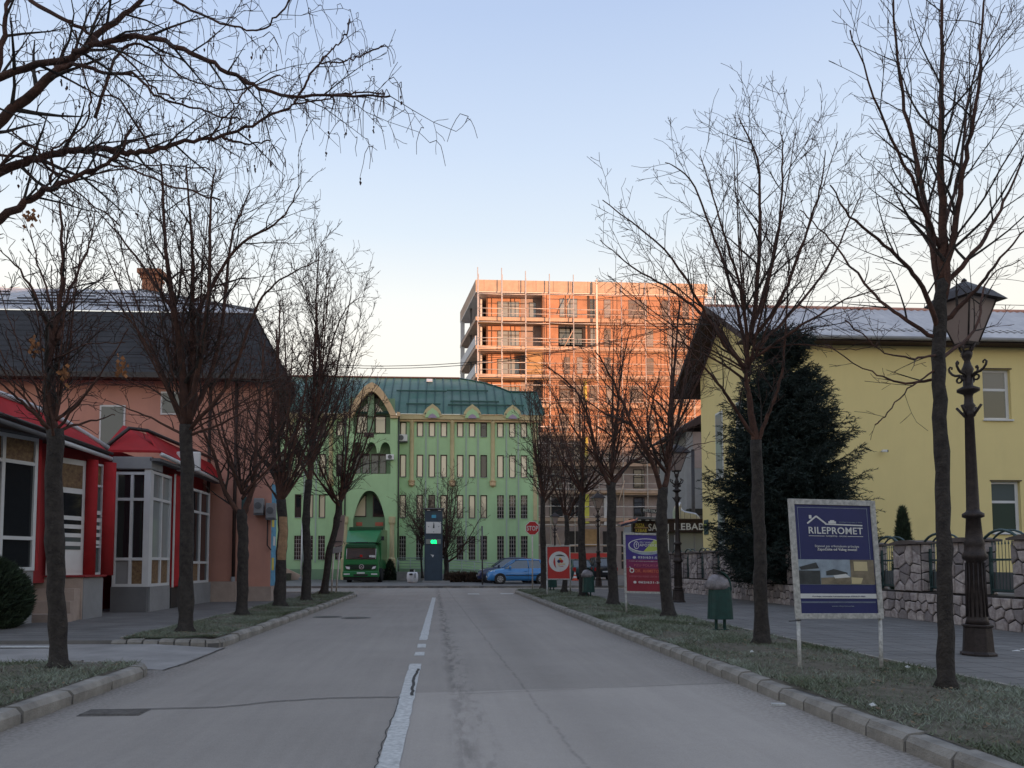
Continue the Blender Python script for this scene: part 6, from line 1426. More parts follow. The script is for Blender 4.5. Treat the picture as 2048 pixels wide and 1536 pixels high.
# traffic cone
cx_, cy_ = (9.495,54.966); cn = thing('traffic_cone', 'orange and white striped traffic cone behind the red board', 'traffic cone', (cx_, cy_, .12))
MB().box(cx_ - .22, cx_ + .22, cy_ - .22, cy_ + .22, .12, .17).build('base', 'cone_orange', cn)
for i, (z0, z1) in enumerate(((.17, .30), (.30, .44), (.44, .55), (.55, .70), (.70, .8))): MB().lathe([(.17 - .16 * (z0 - .17) / .65, z0), (.17 - .16 * (z1 - .17) / .65, z1)], (cx_, cy_, 0), 12).build('band', 'cone_orange' if i % 2 == 0 else 'white', cn)

# green box truck, seen from the front
TK = thing('box_truck', 'green box truck parked nose forward under the pointed portal', 'truck', (-5.222, 50, .1))
TY = 50.0; tx_ = lambda px: SX(px) * TY; tz_ = lambda py: 1.3 + (1128.07 - py) / 1538 * TY
tcx = tx_(723.5)
# pixel helper from the close-up survey: 10.24 units per photo column
ux = lambda u: tx_(660 + u / 10.24); uz = lambda v: tz_(1030 + v / 10.24)
Box('cargo_box', 'truck_green', TK, ux(310), ux(1000), TY + 1.9, TY + 7.5, .95, uz(225), .03)
MB().slab([(ux(310), TY + 1.88, uz(290)), (ux(1040), TY + 1.88, uz(290)), (ux(1045), TY + 1.88, uz(225)), (ux(330), TY + 1.88, uz(225))], (0, .02, 0)).build('box_front_edge', 'truck_dark', TK)
MB().add([(ux(320), TY + .25, uz(560)), (ux(930), TY + .25, uz(560)), (ux(1000), TY + 1.85, uz(290)), (ux(290), TY + 1.85, uz(300)), (ux(285), TY + 1.85, uz(570)), (ux(1000), TY + 1.85, uz(570))], [(0, 1, 2, 3), (0, 3, 4), (1, 5, 2), (0, 4, 5, 1), (3, 2, 5, 4)]).build('wind_deflector', 'truck_green', TK)
Box('deflector_gap', 'black', TK, ux(520), ux(775), TY + .2, TY + .26, uz(575), uz(555))
cabp = [(ux(290), uz(1300)), (ux(270), uz(1150)), (ux(275), uz(900)), (ux(300), uz(660)), (ux(330), uz(590)), (ux(930), uz(590)), (ux(960), uz(660)), (ux(990), uz(900)), (ux(1000), uz(1150)), (ux(990), uz(1300))]
MB().slab([(x, TY + .08, z) for x, z in cabp], (0, 1.7, 0)).build('cab', 'truck_green', TK, bevel=.06)
ws = MB().slab([(ux(330), TY + .02, uz(905)), (ux(945), TY + .02, uz(905)), (ux(935), TY + .075, uz(680)), (ux(345), TY + .075, uz(680))], (0, .03, 0)).build('windscreen', 'car_glass', TK)
Box('sun_visor', 'truck_dark', TK, ux(330), ux(940), TY - .04, TY + .07, uz(665), uz(600)); Box('dashboard_paper', 'sign_white', ws, ux(805), ux(930), TY + .0, TY + .012, uz(870), uz(825)); Box('windscreen_toy', 'red_lens', ws, ux(615), ux(665), TY + .0, TY + .012, uz(860), uz(815))
for a in (345, 945): Tube('screen_edge', 'lamp_lens', ws, [(ux(a - 8), TY + .02, uz(900)), (ux(a - 2), TY + .06, uz(690))], .02, 5)
for (a, b) in ((420, 640), (640, 860)): Tube('wiper', 'black', ws, [(ux(a), TY - .01, uz(895)), (ux(b), TY + .0, uz(860))], .015, 4)
Box('bonnet_panel', 'truck_green', TK, ux(285), ux(985), TY + .03, TY + .079, uz(1010), uz(915))
gr = Box('grille', 'black', TK, ux(330), ux(940), TY + .0, TY + .07, uz(1110), uz(1020))
for k in range(4): Box('grille_slat', 'truck_dark', gr, ux(400), ux(870), TY - .02, TY - .001, uz(1105 - k * 22), uz(1098 - k * 22))
MB().disc((tcx, TY - .03, uz(1060)), .16, 0, 18, (0, 1, 0), .02).build('emblem', 'steel', gr); MB().disc((tcx, TY - .045, uz(1060)), .12, 0, 18, (0, 1, 0), .02).build('emblem_inner', 'black', gr)
for s_ in (-1, 1): MB().slab([(tcx + s_ * .06 * 0, TY - .06, uz(1045)), (tcx + s_ * .11, TY - .06, uz(1080)), (tcx + s_ * .09, TY - .06, uz(1084)), (tcx, TY - .06, uz(1060))], (0, .01, 0)).build('emblem_arm', 'steel', gr)
for (a, b, c_) in ((320, 410, 1), (860, 950, -1)):
    pts = [(ux(a), uz(1050)), (ux(b), uz(1060)), (ux(b), uz(1112)), (ux(a + 25), uz(1100))] if c_ > 0 else [(ux(b), uz(1045)), (ux(a + 20), uz(1060)), (ux(a), uz(1108)), (ux(b - 20), uz(1095))]
    MB().slab([(x, TY - .03, z) for x, z in pts], (0, .05, 0)).build('headlight', 'lamp_lens', TK)
bp_ = Box('bumper', 'truck_green', TK, ux(265), ux(1010), TY - .10, TY + .4, uz(1265), uz(1150), .04); Box('bumper_step', 'black', TK, ux(280), ux(990), TY - .0, TY + .5, uz(1330), uz(1266))
for (a, b) in ((290, 415), (850, 975)): Box('fog_light', 'lamp_lens', bp_, ux(a), ux(b), TY - .12, TY - .101, uz(1220), uz(1195))
Box('number_plate', 'sign_white', bp_, ux(560), ux(720), TY - .12, TY - .101, uz(1200), uz(1170)); Box('air_intake', 'black', bp_, ux(490), ux(780), TY - .115, TY - .101, uz(1245), uz(1212))
for a in (290, 960): MB().disc((ux(a) + (.12 if a < 500 else 0.0), TY + .9, .118 + .47), .47, 0, 20, (1, 0, 0), .28).build('wheel', 'tyre', TK)
for a in (300, 800): MB().disc((ux(a) + .0, TY + 5.5, .118 + .47), .47, 0, 20, (1, 0, 0), .5).build('wheel', 'tyre', TK)
Box('chassis', 'black', TK, ux(380), ux(900), TY + .5, TY + 7.3, .55, .94)
for (a, b) in ((180, 235), (1045, 1105)): 
    mr = Box('mirror', 'black', TK, ux(a), ux(b), TY + .1, TY + .2, uz(700 if a < 500 else 520), uz(440)); Tube('mirror_arm', 'black', mr, [(ux((a + b) / 2), TY + .15, uz(460)), (ux(300 if a < 500 else 960), TY + .2, uz(600))], .02, 5)
# overhead cables crossing the street
cb = thing('overhead_cable', 'pair of thin black cables strung across the street before the brick block', 'cable', (2, 50, 8))
a, b = (-8.359,52,14.859), (16.384,44,16.104)
for o_ in (0, .16):
    Tube('cable', 'cable', cb, [(a[0] + (b[0] - a[0]) * i / 16, a[1] + (b[1] - a[1]) * i / 16, a[2] + (b[2] - a[2]) * i / 16 - o_ * (1 if i < 9 else .5) - 1.15 * (1 - (2 * i / 16 - 1) ** 2)) for i in range(17)], .022, 5)

# ---------------------------------------------------------------- bare winter trees
def norm3(x, y, z): L = sqrt(x * x + y * y + z * z) or 1; return x / L, y / L, z / L
def grow(out, p, d, L, r, lvl, mx, g, cfg):
    """random-walk branch with side shoots; out[lvl] collects (points, radii)"""
    step = (.30, .13, .09, .06, .05)[min(lvl, 4)] * cfg.get('step', 1); n = max(3, int(L / step)); s_ = L / n
    pts = [p]; rr = [r]; x, y, z = p; dx, dy, dz = d; wob = cfg.get('wob', .14) * (.9 + .12 * lvl); tr = cfg.get('up', .035)
    rmin = cfg.get('rmin', .0035); dirs = [d]
    for i in range(n):
        t = (i + 1) / n
        dx += g.gauss(0, wob); dy += g.gauss(0, wob); dz += g.gauss(0, wob * .8) + tr * (1 if lvl < 3 else .6)
        dx, dy, dz = norm3(dx, dy, dz); x += dx * s_; y += dy * s_; z += dz * s_
        pts.append((x, y, z)); rr.append(max(rmin, r * (1 - .78 * t))); dirs.append((dx, dy, dz))
    out[min(lvl, 4)].append((pts, rr)); sub(out, pts, rr, dirs, L, lvl, mx, g, cfg)
def sub(out, pts, rr, dirs, L, lvl, mx, g, cfg):
    if lvl >= mx: return
    n = len(pts) - 1
    k = max(2, int(L * (cfg.get('dens', 4.2)) * (1.25, 1.55, 1.8, 2)[min(lvl, 3)])); az = g.random() * 6.28
    for c in range(k):
        t = cfg.get('t0', .12) + (1 - cfg.get('t0', .12)) * (c + g.random()) / k; i = min(n, max(1, int(t * n + .5))); dx, dy, dz = dirs[i]
        az += 2.4 + g.uniform(-.5, .5); an = g.uniform(.45, 1.0)
        ux, uy, uz2 = norm3(*( (-dy, dx, 0) if abs(dz) < .95 else (1, 0, 0))); wx_, wy_, wz_ = dy * uz2 - dz * uy, dz * ux - dx * uz2, dx * uy - dy * ux
        ca, sa = cos(az) * sin(an), sin(az) * sin(an); co = cos(an)
        nd = norm3(dx * co + ux * ca + wx_ * sa, dy * co + uy * ca + wy_ * sa, dz * co + uz2 * ca + wz_ * sa + cfg.get('bias', .08))
        l2 = L * g.uniform(.28, .62) * (1 - .45 * t); l2 = min(l2, (9, 1.9, 1.0, .5, .3)[min(lvl + 1, 4)] * cfg.get('size', 1))
        if l2 < .06: continue
        grow(out, pts[i], nd, l2, max(cfg.get('rmin', .0035), rr[i] * g.uniform(.38, .62)), lvl + 1, mx, g, cfg)
def smooth_path(ctrl, k=5, jit=0.0, g=None):
    """Catmull-Rom through control points"""
    P = [ctrl[0]] + list(ctrl) + [ctrl[-1]]; out = []
    for i in range(1, len(P) - 2):
        a, b, c, d = P[i - 1], P[i], P[i + 1], P[i + 2]
        for s in range(k):
            t = s / k; out.append(tuple(.5 * (2 * b[j] + (c[j] - a[j]) * t + (2 * a[j] - 5 * b[j] + 4 * c[j] - d[j]) * t * t + (3 * b[j] - a[j] - 3 * c[j] + d[j]) * t ** 3) + (g.gauss(0, jit) if g and (s or i > 1) else 0) for j in range(3)))
    out.append(tuple(ctrl[-1])); return out
def dirs_of(pts): return [norm3(*[pts[min(i + 1, len(pts) - 1)][j] - pts[max(i - 1, 0)][j] for j in range(3)]) for i in range(len(pts))]
def tree(label, trunk, tr_r, limbs, seed, group, auto=None, cfg=None, mx=4, bark='bark', cut=None, name='bare_tree'):
    """trunk = control points, limbs = [(control points, base radius)], auto = (n, centre, rx, rz, fork point, radius)"""
    g = random.Random(seed); cfg = cfg or {}; base = trunk[0]
    t = thing(name, label, 'tree', base, group); t_pts = smooth_path(trunk, 5, .007, g); n = len(t_pts)
    rr = [tr_r[0] + (tr_r[1] - tr_r[0]) * (i / (n - 1)) ** .8 for i in range(n)]; rr[0] *= 1.55; rr[1] *= 1.12
    rr = [r * .9 * g.uniform(.95, 1.06) for r in rr]; rr[0] *= 1.2
    for kk in range(2, n - 2):
        if g.random() < .16: rr[kk] *= 1.13
    MB().tube(t_pts, rr, 12).build('trunk', bark, t, smooth=True)
    for (u0, u1, side) in (cut or []):
        i0, i1 = int(u0 * n), int(u1 * n); mb = MB()
        for i in range(i0, i1):
            w = rr[i] * .75
            for a0, a1 in [(side - .9 + .225 * q_, side - .675 + .225 * q_) for q_ in range(8)]: mb.quad(*[(t_pts[k][0] + rr[k] * 1.05 * cos(a), t_pts[k][1] + rr[k] * 1.04 * sin(a), t_pts[k][2]) for k, a in ((i, a0), (i, a1), (i + 1, a1), (i + 1, a0))])
        mb.build('bare_wood', 'bark_cut', t)
    out = [[], [], [], [], []]; L_ = list(limbs)
    if auto:
        na, c, rx, rz2, fk, ra = auto
        for i in range(na):
            az = 2.4 * i + g.uniform(-.3, .3) + seed; el = R(-22 + 108 * ((i * .618 + g.random() * .12) % 1)); tgt = (c[0] + rx * cos(el) * cos(az), c[1] + rx * cos(el) * sin(az), c[2] + rz2 * sin(el))
            f0 = (fk[0], fk[1], fk[2] + g.uniform(-.25, .1) * (1 if el < .5 else .4)); m1 = tuple(f0[j] + (tgt[j] - f0[j]) * .38 + (0, 0, -.10 * rz2 if el > .3 else .0)[j] for j in range(3))
            m1 = (f0[0] + (tgt[0] - f0[0]) * .5, f0[1] + (tgt[1] - f0[1]) * .5, f0[2] + (tgt[2] - f0[2]) * .40 + .05)
            L_.append(([f0, m1, tgt], ra * g.uniform(.65, 1.05) * (1.15 if el > .8 else .85)))
    for ctrl, r0 in L_:
        pts = smooth_path(ctrl, 6, .007, g); m_ = len(pts); r = [max(.006, r0 * (1 - .82 * (i / (m_ - 1)) ** .9)) for i in range(m_)]
        MB().tube(pts, r, 8).build('limb', 'limb', t, smooth=True)
        Ln = sum(sqrt(sum((pts[i + 1][j] - pts[i][j]) ** 2 for j in range(3))) for i in range(m_ - 1))
        cc = dict(cfg); sub(out, pts, r, dirs_of(pts), Ln * .8, 0, mx, g, cc)
    bs_ = sorted(out[1], key=lambda q_: -q_[1][0])
    for p, r in bs_[:70]: MB().tube(p, r, 5, cap=False).build('branch', 'bark', t, smooth=True)
    mb = MB(); [mb.tube(p, r, 4, cap=False) for p, r in bs_[70:]]
    if mb.v: tag(mb.build('thin_branches', 'bark', t, smooth=True), kind='stuff')
    mb = MB(); [mb.tube(p, r, 3, cap=False) for l in (2, 3, 4) for p, r in out[l]]
    if mb.v: tag(mb.build('twigs', 'twig', t), kind='stuff')
    return t, out
GR = 'bare street trees along the right verge'; GL = 'bare street trees along the left verge'
V3 = lambda a, dy=0: (a[0], a[1] + dy, a[2])
# right verge, nearest tree: limbs fan upward from the fork above the lamp's height
tree('nearest bare tree on the right verge, its crown reaching above the frame', [(4.729,7.07,0.11), (4.75,7.07,1.055), (4.787,7.1,2.008), (4.78,7.1,2.88), (4.816,7.1,3.568), (4.854,7.1,4.065)], (.080, .060), [
    ([(4.843,7.1,3.767), (4.825,7.2,4.507), (4.845,7.4,5.38), (4.755,7.5,6.346), (4.698,7.5,7.547)], .038),
    ([(4.854,7.1,4.065), (4.826,7.0,4.817), (4.767,6.9,5.557), (4.873,7.0,6.33), (4.875,7.0,7.462)], .045),
    ([(4.857,7.1,3.866), (4.906,7.0,4.423), (4.976,6.9,5.068), (5.068,6.8,5.802), (5.217,6.8,7.005)], .038),
    ([(4.873,7.1,4.015), (5.253,7.1,4.423), (5.605,7.2,4.934), (5.976,7.3,5.622)], .030),
    ([(4.86,7.1,3.668), (5.032,7.0,3.834), (5.169,6.8,4.102), (5.366,6.6,4.402)], .028),
    ([(4.816,7.1,3.568), (4.478,6.9,3.982), (4.036,6.6,4.138), (3.562,6.4,4.359), (3.337,6.3,4.573)], .026),
    ([(4.802,7.1,3.469), (4.483,7.2,3.744), (4.303,7.4,4.064), (4.009,7.6,4.66), (3.746,7.7,5.021)], .022),
    ([(4.777,7.1,3.076), (4.573,7.3,3.097), (4.334,7.5,3.244), (3.976,7.7,3.581)], .016),
    ([(4.786,7.1,3.321), (4.427,6.9,3.237), (3.972,6.7,3.246), (3.598,6.6,3.486)], .014),
    ([(4.795,7.1,3.272), (5.386,7.4,3.67), (5.839,7.8,4.347), (6.371,8.0,4.659)], .020),
    ([(4.856,7.1,4.364), (4.355,6.7,4.755), (3.865,6.4,5.323), (3.5,6.2,5.905)], .022),
    ([(4.871,7.1,4.515), (5.44,7.6,5.504), (5.909,8.0,6.711), (6.484,8.2,7.763)], .022),
    ([(4.751,7.1,3.174), (4.407,7.0,2.951), (4.119,6.9,2.688), (4.02,6.9,2.593)], .010)], 21, GR, cfg=dict(dens=4.2, wob=.085, up=.03, rmin=.0024, size=.8), mx=3)
# second
tree('second tree on the right verge, forking low in front of the spruce', [(4.572,10.9,0.105), (4.583,10.9,0.927), (4.569,10.9,1.937), (4.557,10.9,3.105)], (.115, .085), [
    ([(4.557,10.9,3.068), (4.479,10.9,3.62), (4.432,10.9,4.213), (4.462,10.8,4.704)], .062),
    ([(4.571,10.9,3.069), (4.732,10.8,3.529), (4.862,10.7,4.02), (4.91,10.6,4.795), (4.896,10.4,5.595)], .034),
    ([(4.432,10.9,4.175), (4.049,10.7,4.447), (3.555,10.4,4.994), (3.044,10.2,5.616), (2.139,10,6.204)], .034),
    ([(4.415,10.9,4.101), (4.091,11.2,4.898), (3.501,11.5,5.534), (2.905,11.6,5.957), (2.457,11.7,6.39)], .030),
    ([(4.449,10.9,4.287), (4.401,11.1,5.1), (4.152,11.3,6.256), (3.812,11.4,7.244), (3.423,11.4,7.513)], .032),
    ([(4.474,10.9,4.436), (4.286,10.7,5.259), (3.899,10.4,6.152), (3.593,10.3,7.036)], .030),
    ([(4.499,10.9,4.511), (4.675,11,5.527), (4.736,11,6.524), (4.716,11,7.374), (4.446,11,8.027)], .042),
    ([(4.502,10.9,4.661), (4.915,11.2,5.607), (5.226,11.4,6.722), (5.384,11.6,7.881), (5.351,11.6,8.192)], .034),
    ([(4.515,10.9,4.586), (4.829,10.6,5.087), (5.045,10.4,5.743), (5.308,10.3,6.575), (5.345,10.2,7.104)], .032),
    ([(4.534,10.9,4.437), (5.172,11.2,4.993), (5.972,11.5,5.901), (6.51,11.7,6.81), (6.789,11.8,7.362)], .030),
    ([(4.531,10.9,4.288), (4.991,10.5,4.62), (5.57,10.2,4.961), (6.169,10,5.111)], .026),
    ([(4.413,10.9,3.99), (3.898,10.7,4.226), (3.367,10.4,4.35), (2.753,10.2,4.63)], .020),
    ([(4.557,10.9,3.105), (4.106,10.7,3.647), (3.784,10.4,3.861), (3.371,10.2,4.223), (2.839,10,4.909)], .030),
    ([(4.572,10.9,4.438), (5.154,10.7,4.464), (5.73,10.4,4.314), (6.05,10.2,4.333)], .014)], 22, GR, auto=(9, (4.451,10.9,5.787), 2.0, 1.7, (4.477,10.9,4.213), .020), cfg=dict(dens=4.0, wob=.09, up=.03, rmin=.0032, size=.95), mx=3)
tree('third tree on the right verge, right edge of the pharmacy board', [(4.881,16.5,0.103), (4.79,16.5,1.387), (4.759,16.5,2.258), (4.802,16.5,2.969)], (.155, .115), [
    ([(4.779,16.5,2.859), (4.469,16.3,3.598), (4.019,16,4.248), (3.555,15.8,5.163), (3.149,15.6,5.741)], .062),
    ([(4.824,16.5,2.914), (5.053,16.7,3.826), (5.165,16.9,4.992), (5.296,17,6.283), (5.405,17,7.33)], .070),
    ([(4.361,16.3,3.761), (4.136,16.6,4.359), (3.512,16.9,4.747), (2.66,17.2,5.49)], .035),
    ([(5.034,16.7,4.049), (5.401,16.4,4.887), (5.76,16.1,5.92), (5.96,16,6.771)], .035),
    ([(4.849,16.5,3.134), (5.432,16.9,3.858), (6.348,17.2,4.141)], .025)], 23, GR, auto=(9, (4.824,16.5,5.236), 1.5, 1.6, (4.876,16.5,3.464), .036), cfg=dict(dens=3.2, rmin=.0045, wob=.14, size=1.0), mx=3)
tree('fourth tree on the right verge, trunk just left of the pharmacy board', [(4.74,21.3,0.092), (4.725,21.3,1.412), (4.709,21.3,2.532), (4.748,21.3,3.588)], (.165, .135), [
    ([(4.718,21.3,3.447), (4.281,21,4.18), (4.041,20.8,5.122), (3.597,20.6,6.046), (2.749,20.4,6.675)], .07),
    ([(4.775,21.3,3.517), (5.267,21.6,4.125), (5.832,21.8,4.518), (6.048,22,5.654), (6.364,22,6.994)], .065),
    ([(4.748,21.3,3.588), (4.831,21.5,4.539), (4.996,21.6,5.711), (5.155,21.6,7.022), (5.417,21.6,8.198)], .06)], 24, GR, auto=(9, (4.642,21.3,5.789), 2.0, 2.0, (4.75,21.3,3.8), .042), cfg=dict(dens=3.0, rmin=.0055, wob=.14, size=1.1), mx=3)
tree('fifth tree on the right verge, trunk right of the red board', [(4.979,27,0.088), (4.92,27,1.619), (4.913,27,3.036), (4.956,27,3.837)], (.165, .12), [], 25, GR, auto=(11, (4.882,27,5.897), 1.9, 2.1, (4.956,27,3.837), .06), cfg=dict(dens=2.6, rmin=.006, size=1.1), mx=3)
tree('sixth tree on the right verge, slim trunk in front of the red board', [(4.808,30.4,0.114), (4.918,30.4,1.659), (4.945,30.4,2.654), (4.909,30.4,3.252)], (.12, .09), [], 26, GR, auto=(10, (5.026,31.3,5.376), 1.7, 2.1, (5.053,31.3,3.207), .05), cfg=dict(dens=2.6, rmin=.0065, size=1.1), mx=3)
tree('last tree on the right verge beside the stop sign', [(4.592,34.8,0.103), (4.577,34.8,1.71), (4.538,34.8,3.075), (4.568,34.8,4.561)], (.17, .12), [], 27, GR, auto=(12, (4.556,34.8,6.747), 1.9, 2.5, (4.566,34.8,4.218), .055), cfg=dict(dens=2.6, rmin=.007, size=1.2), mx=3)
# left verge
tree('nearest tree on the left verge, rough trunk beside the driveway', [(-4.274,8.9,0.109), (-4.331,8.9,1.009), (-4.382,8.9,1.909), (-4.401,8.9,2.819)], (.105, .10), [
    ([(-4.388,8.9,2.762), (-4.496,8.9,3.163), (-4.487,8.9,3.741), (-4.403,8.9,4.208), (-4.383,8.9,4.795), (-4.434,8.9,5.503)], .062),
    ([(-4.41,8.9,2.762), (-4.524,8.7,2.951), (-4.638,8.5,3.13), (-4.847,8.3,3.351)], .03), ([(-4.379,8.9,2.82), (-4.163,9.1,2.945), (-3.909,9.3,3.075)], .022),
    ([(-4.394,8.9,2.934), (-4.173,9.1,3.269), (-3.931,9.3,3.862)], .022), ([(-4.434,8.9,3.8), (-4.629,8.7,4.422), (-4.856,8.5,4.736)], .026), ([(-4.402,8.9,3.858), (-4.384,9.1,4.515), (-4.263,9.3,5.144), (-4.262,9.4,5.625)], .024),
    ([(-4.456,8.9,3.625), (-4.007,8.7,3.748), (-3.488,8.5,3.726)], .012), ([(-4.432,8.9,4.091), (-4.734,9.1,4.748), (-4.919,9.2,5.27)], .018)], 31, GL, auto=(10, (-4.443,8.9,4.09), 1.15, 1.15, (-4.403,8.9,2.877), .022), cfg=dict(dens=4.4, rmin=.0036, wob=.17, size=.85), mx=3)
tree('second tree on the left verge, tall crown of several upright leaders', [(-4.429,13.6,0.097), (-4.436,13.6,1.111), (-4.449,13.6,2.413), (-4.497,13.6,3.731)], (.135, .125), [
    ([(-4.512,13.6,3.642), (-4.61,13.6,4.884), (-4.782,13.6,5.958), (-4.939,13.6,7.04), (-5.043,13.6,8.409)], .085),
    ([(-4.479,13.6,3.731), (-4.502,13.8,4.939), (-4.533,13.9,6.067), (-4.609,14,7.22), (-4.741,14,8.631)], .07),
    ([(-4.462,13.6,3.731), (-4.187,13.3,4.81), (-4.0,13.1,5.972), (-3.978,13,7.153), (-3.915,13,8.121)], .060),
    ([(-4.447,13.6,3.82), (-4.15,13.9,4.788), (-4.012,14.1,6.146), (-3.953,14.2,7.321), (-3.648,14.3,8.336)], .056),
    ([(-4.443,13.6,3.643), (-3.699,13.4,4.491), (-3.243,13.2,5.67), (-2.784,13,6.132), (-2.08,12.8,6.415)], .038),
    ([(-4.548,13.6,3.73), (-4.983,13.4,4.825), (-5.345,13.2,5.46), (-5.733,13,5.988)], .042),
    ([(-4.778,13.6,5.778), (-5.349,13.8,6.566), (-5.981,14,7.376), (-6.531,14,7.924)], .034), ([(-4.427,13.6,5.604), (-3.658,13.4,6.803), (-2.843,13.2,7.272), (-2.47,13,7.807)], .036),
    ([(-4.527,13.6,3.554), (-5.28,13.8,3.939), (-6.068,14,4.242)], .028), ([(-4.441,13.6,3.555), (-3.685,13.4,3.789), (-2.755,13,4.321)], .028)], 32, GL, auto=(9, (-4.384,13.6,5.605), 2.3, 2.2, (-4.479,13.6,3.731), .028), cfg=dict(dens=3.7, rmin=.0042, wob=.14, size=1.05), mx=3)
tree('third tree on the left verge, trunk forking in a wide V before the pink wall', [(-4.538,17.8,0.102), (-4.535,17.8,1.165), (-4.55,17.8,1.961), (-4.606,17.8,2.533)], (.145, .125), [
    ([(-4.604,17.8,2.418), (-4.946,17.7,2.923), (-5.181,17.6,3.766), (-5.447,17.4,4.526), (-5.551,17.3,5.637)], .07),
    ([(-4.559,17.8,2.418), (-4.35,17.9,3.234), (-4.345,18,4.18), (-4.272,18,5.24), (-4.179,18,6.547)], .075)], 33, GL, auto=(9, (-4.668,17.8,4.609), 1.7, 1.6, (-4.58,17.8,2.934), .042), cfg=dict(dens=3.3, rmin=.0048, size=1.0), mx=3)
tree('fourth tree on the left verge with a strip of bark missing', [(-4.416,21.3,0.092), (-4.41,21.3,1.41), (-4.368,21.3,2.23), (-4.436,21.3,3.054)], (.165, .15), [([(-4.433,21.3,2.917), (-4.592,21.2,4.007), (-4.656,21.1,5.093), (-4.524,21,6.594), (-4.488,21,8.545)], .09)], 34, GL, auto=(11, (-4.432,21.3,5.411), 1.9, 2.4, (-4.436,21.3,3.054), .06), cfg=dict(dens=3.0, rmin=.0055, size=1.1), mx=3, cut=[(.32, .78, -1.2)])
tree('fifth tree on the left verge, tallest crown against the sky', [(-4.294,24.6,0.091), (-4.265,24.6,1.427), (-4.33,24.6,2.693), (-4.253,24.6,3.968)], (.15, .12), [
    ([(-4.251,24.6,3.808), (-4.085,24.6,5.574), (-3.952,24.6,7.519), (-4.105,24.6,9.479), (-4.035,24.6,11.462)], .085), ([(-4.003,24.6,6.544), (-3.686,24.9,8.26), (-3.229,25,9.629), (-2.581,25,10.143)], .04), ([(-4.253,24.6,3.968), (-4.835,24.4,5.532), (-4.954,24.2,7.723), (-5.051,24,9.581)], .05)], 35, GL, auto=(12, (-3.946,24.6,7.031), 1.9, 3.6, (-4.197,24.6,4.448), .055), cfg=dict(dens=2.8, rmin=.006, size=1.2, up=.09), mx=3)
tree('last tree on the left verge, leaning right before the green truck', [(-4.479,29.5,0.112), (-4.31,29.5,1.642), (-4.059,29.5,2.784), (-3.919,29.5,3.739)], (.155, .12), [], 36, GL, auto=(13, (-3.755,29.5,6.049), 2.1, 2.3, (-3.918,29.5,3.644), .06), cfg=dict(dens=2.6, rmin=.0065, size=1.2), mx=3)
tree('low spreading bare tree right behind the clock pillar', [(0.267,52.5,0.183), (0.264,52.5,1.234), (0.193,52.5,2.084)], (.20, .17), [([(0.263,52.5,1.404), (1.009,52.4,1.914), (1.682,52.2,2.929), (2.861,52,4.961)], .08)], 37, None, auto=(22, (0.085,52.5,3.96), 3.1, 3.1, (0.194,52.5,1.914), .06), cfg=dict(dens=2.4, rmin=.009, size=1.3), mx=3)
tree('slim bare sapling left of the clock pillar by the portal', [(-1.426,55,0.309), (-1.54,55,1.942), (-1.439,55,3.011)], (.08, .06), [], 38, None, auto=(13, (-1.553,55,4.44), 1.9, 2.4, (-1.473,55,2.655), .045), cfg=dict(dens=2.4, rmin=.009, size=1.2), mx=3)

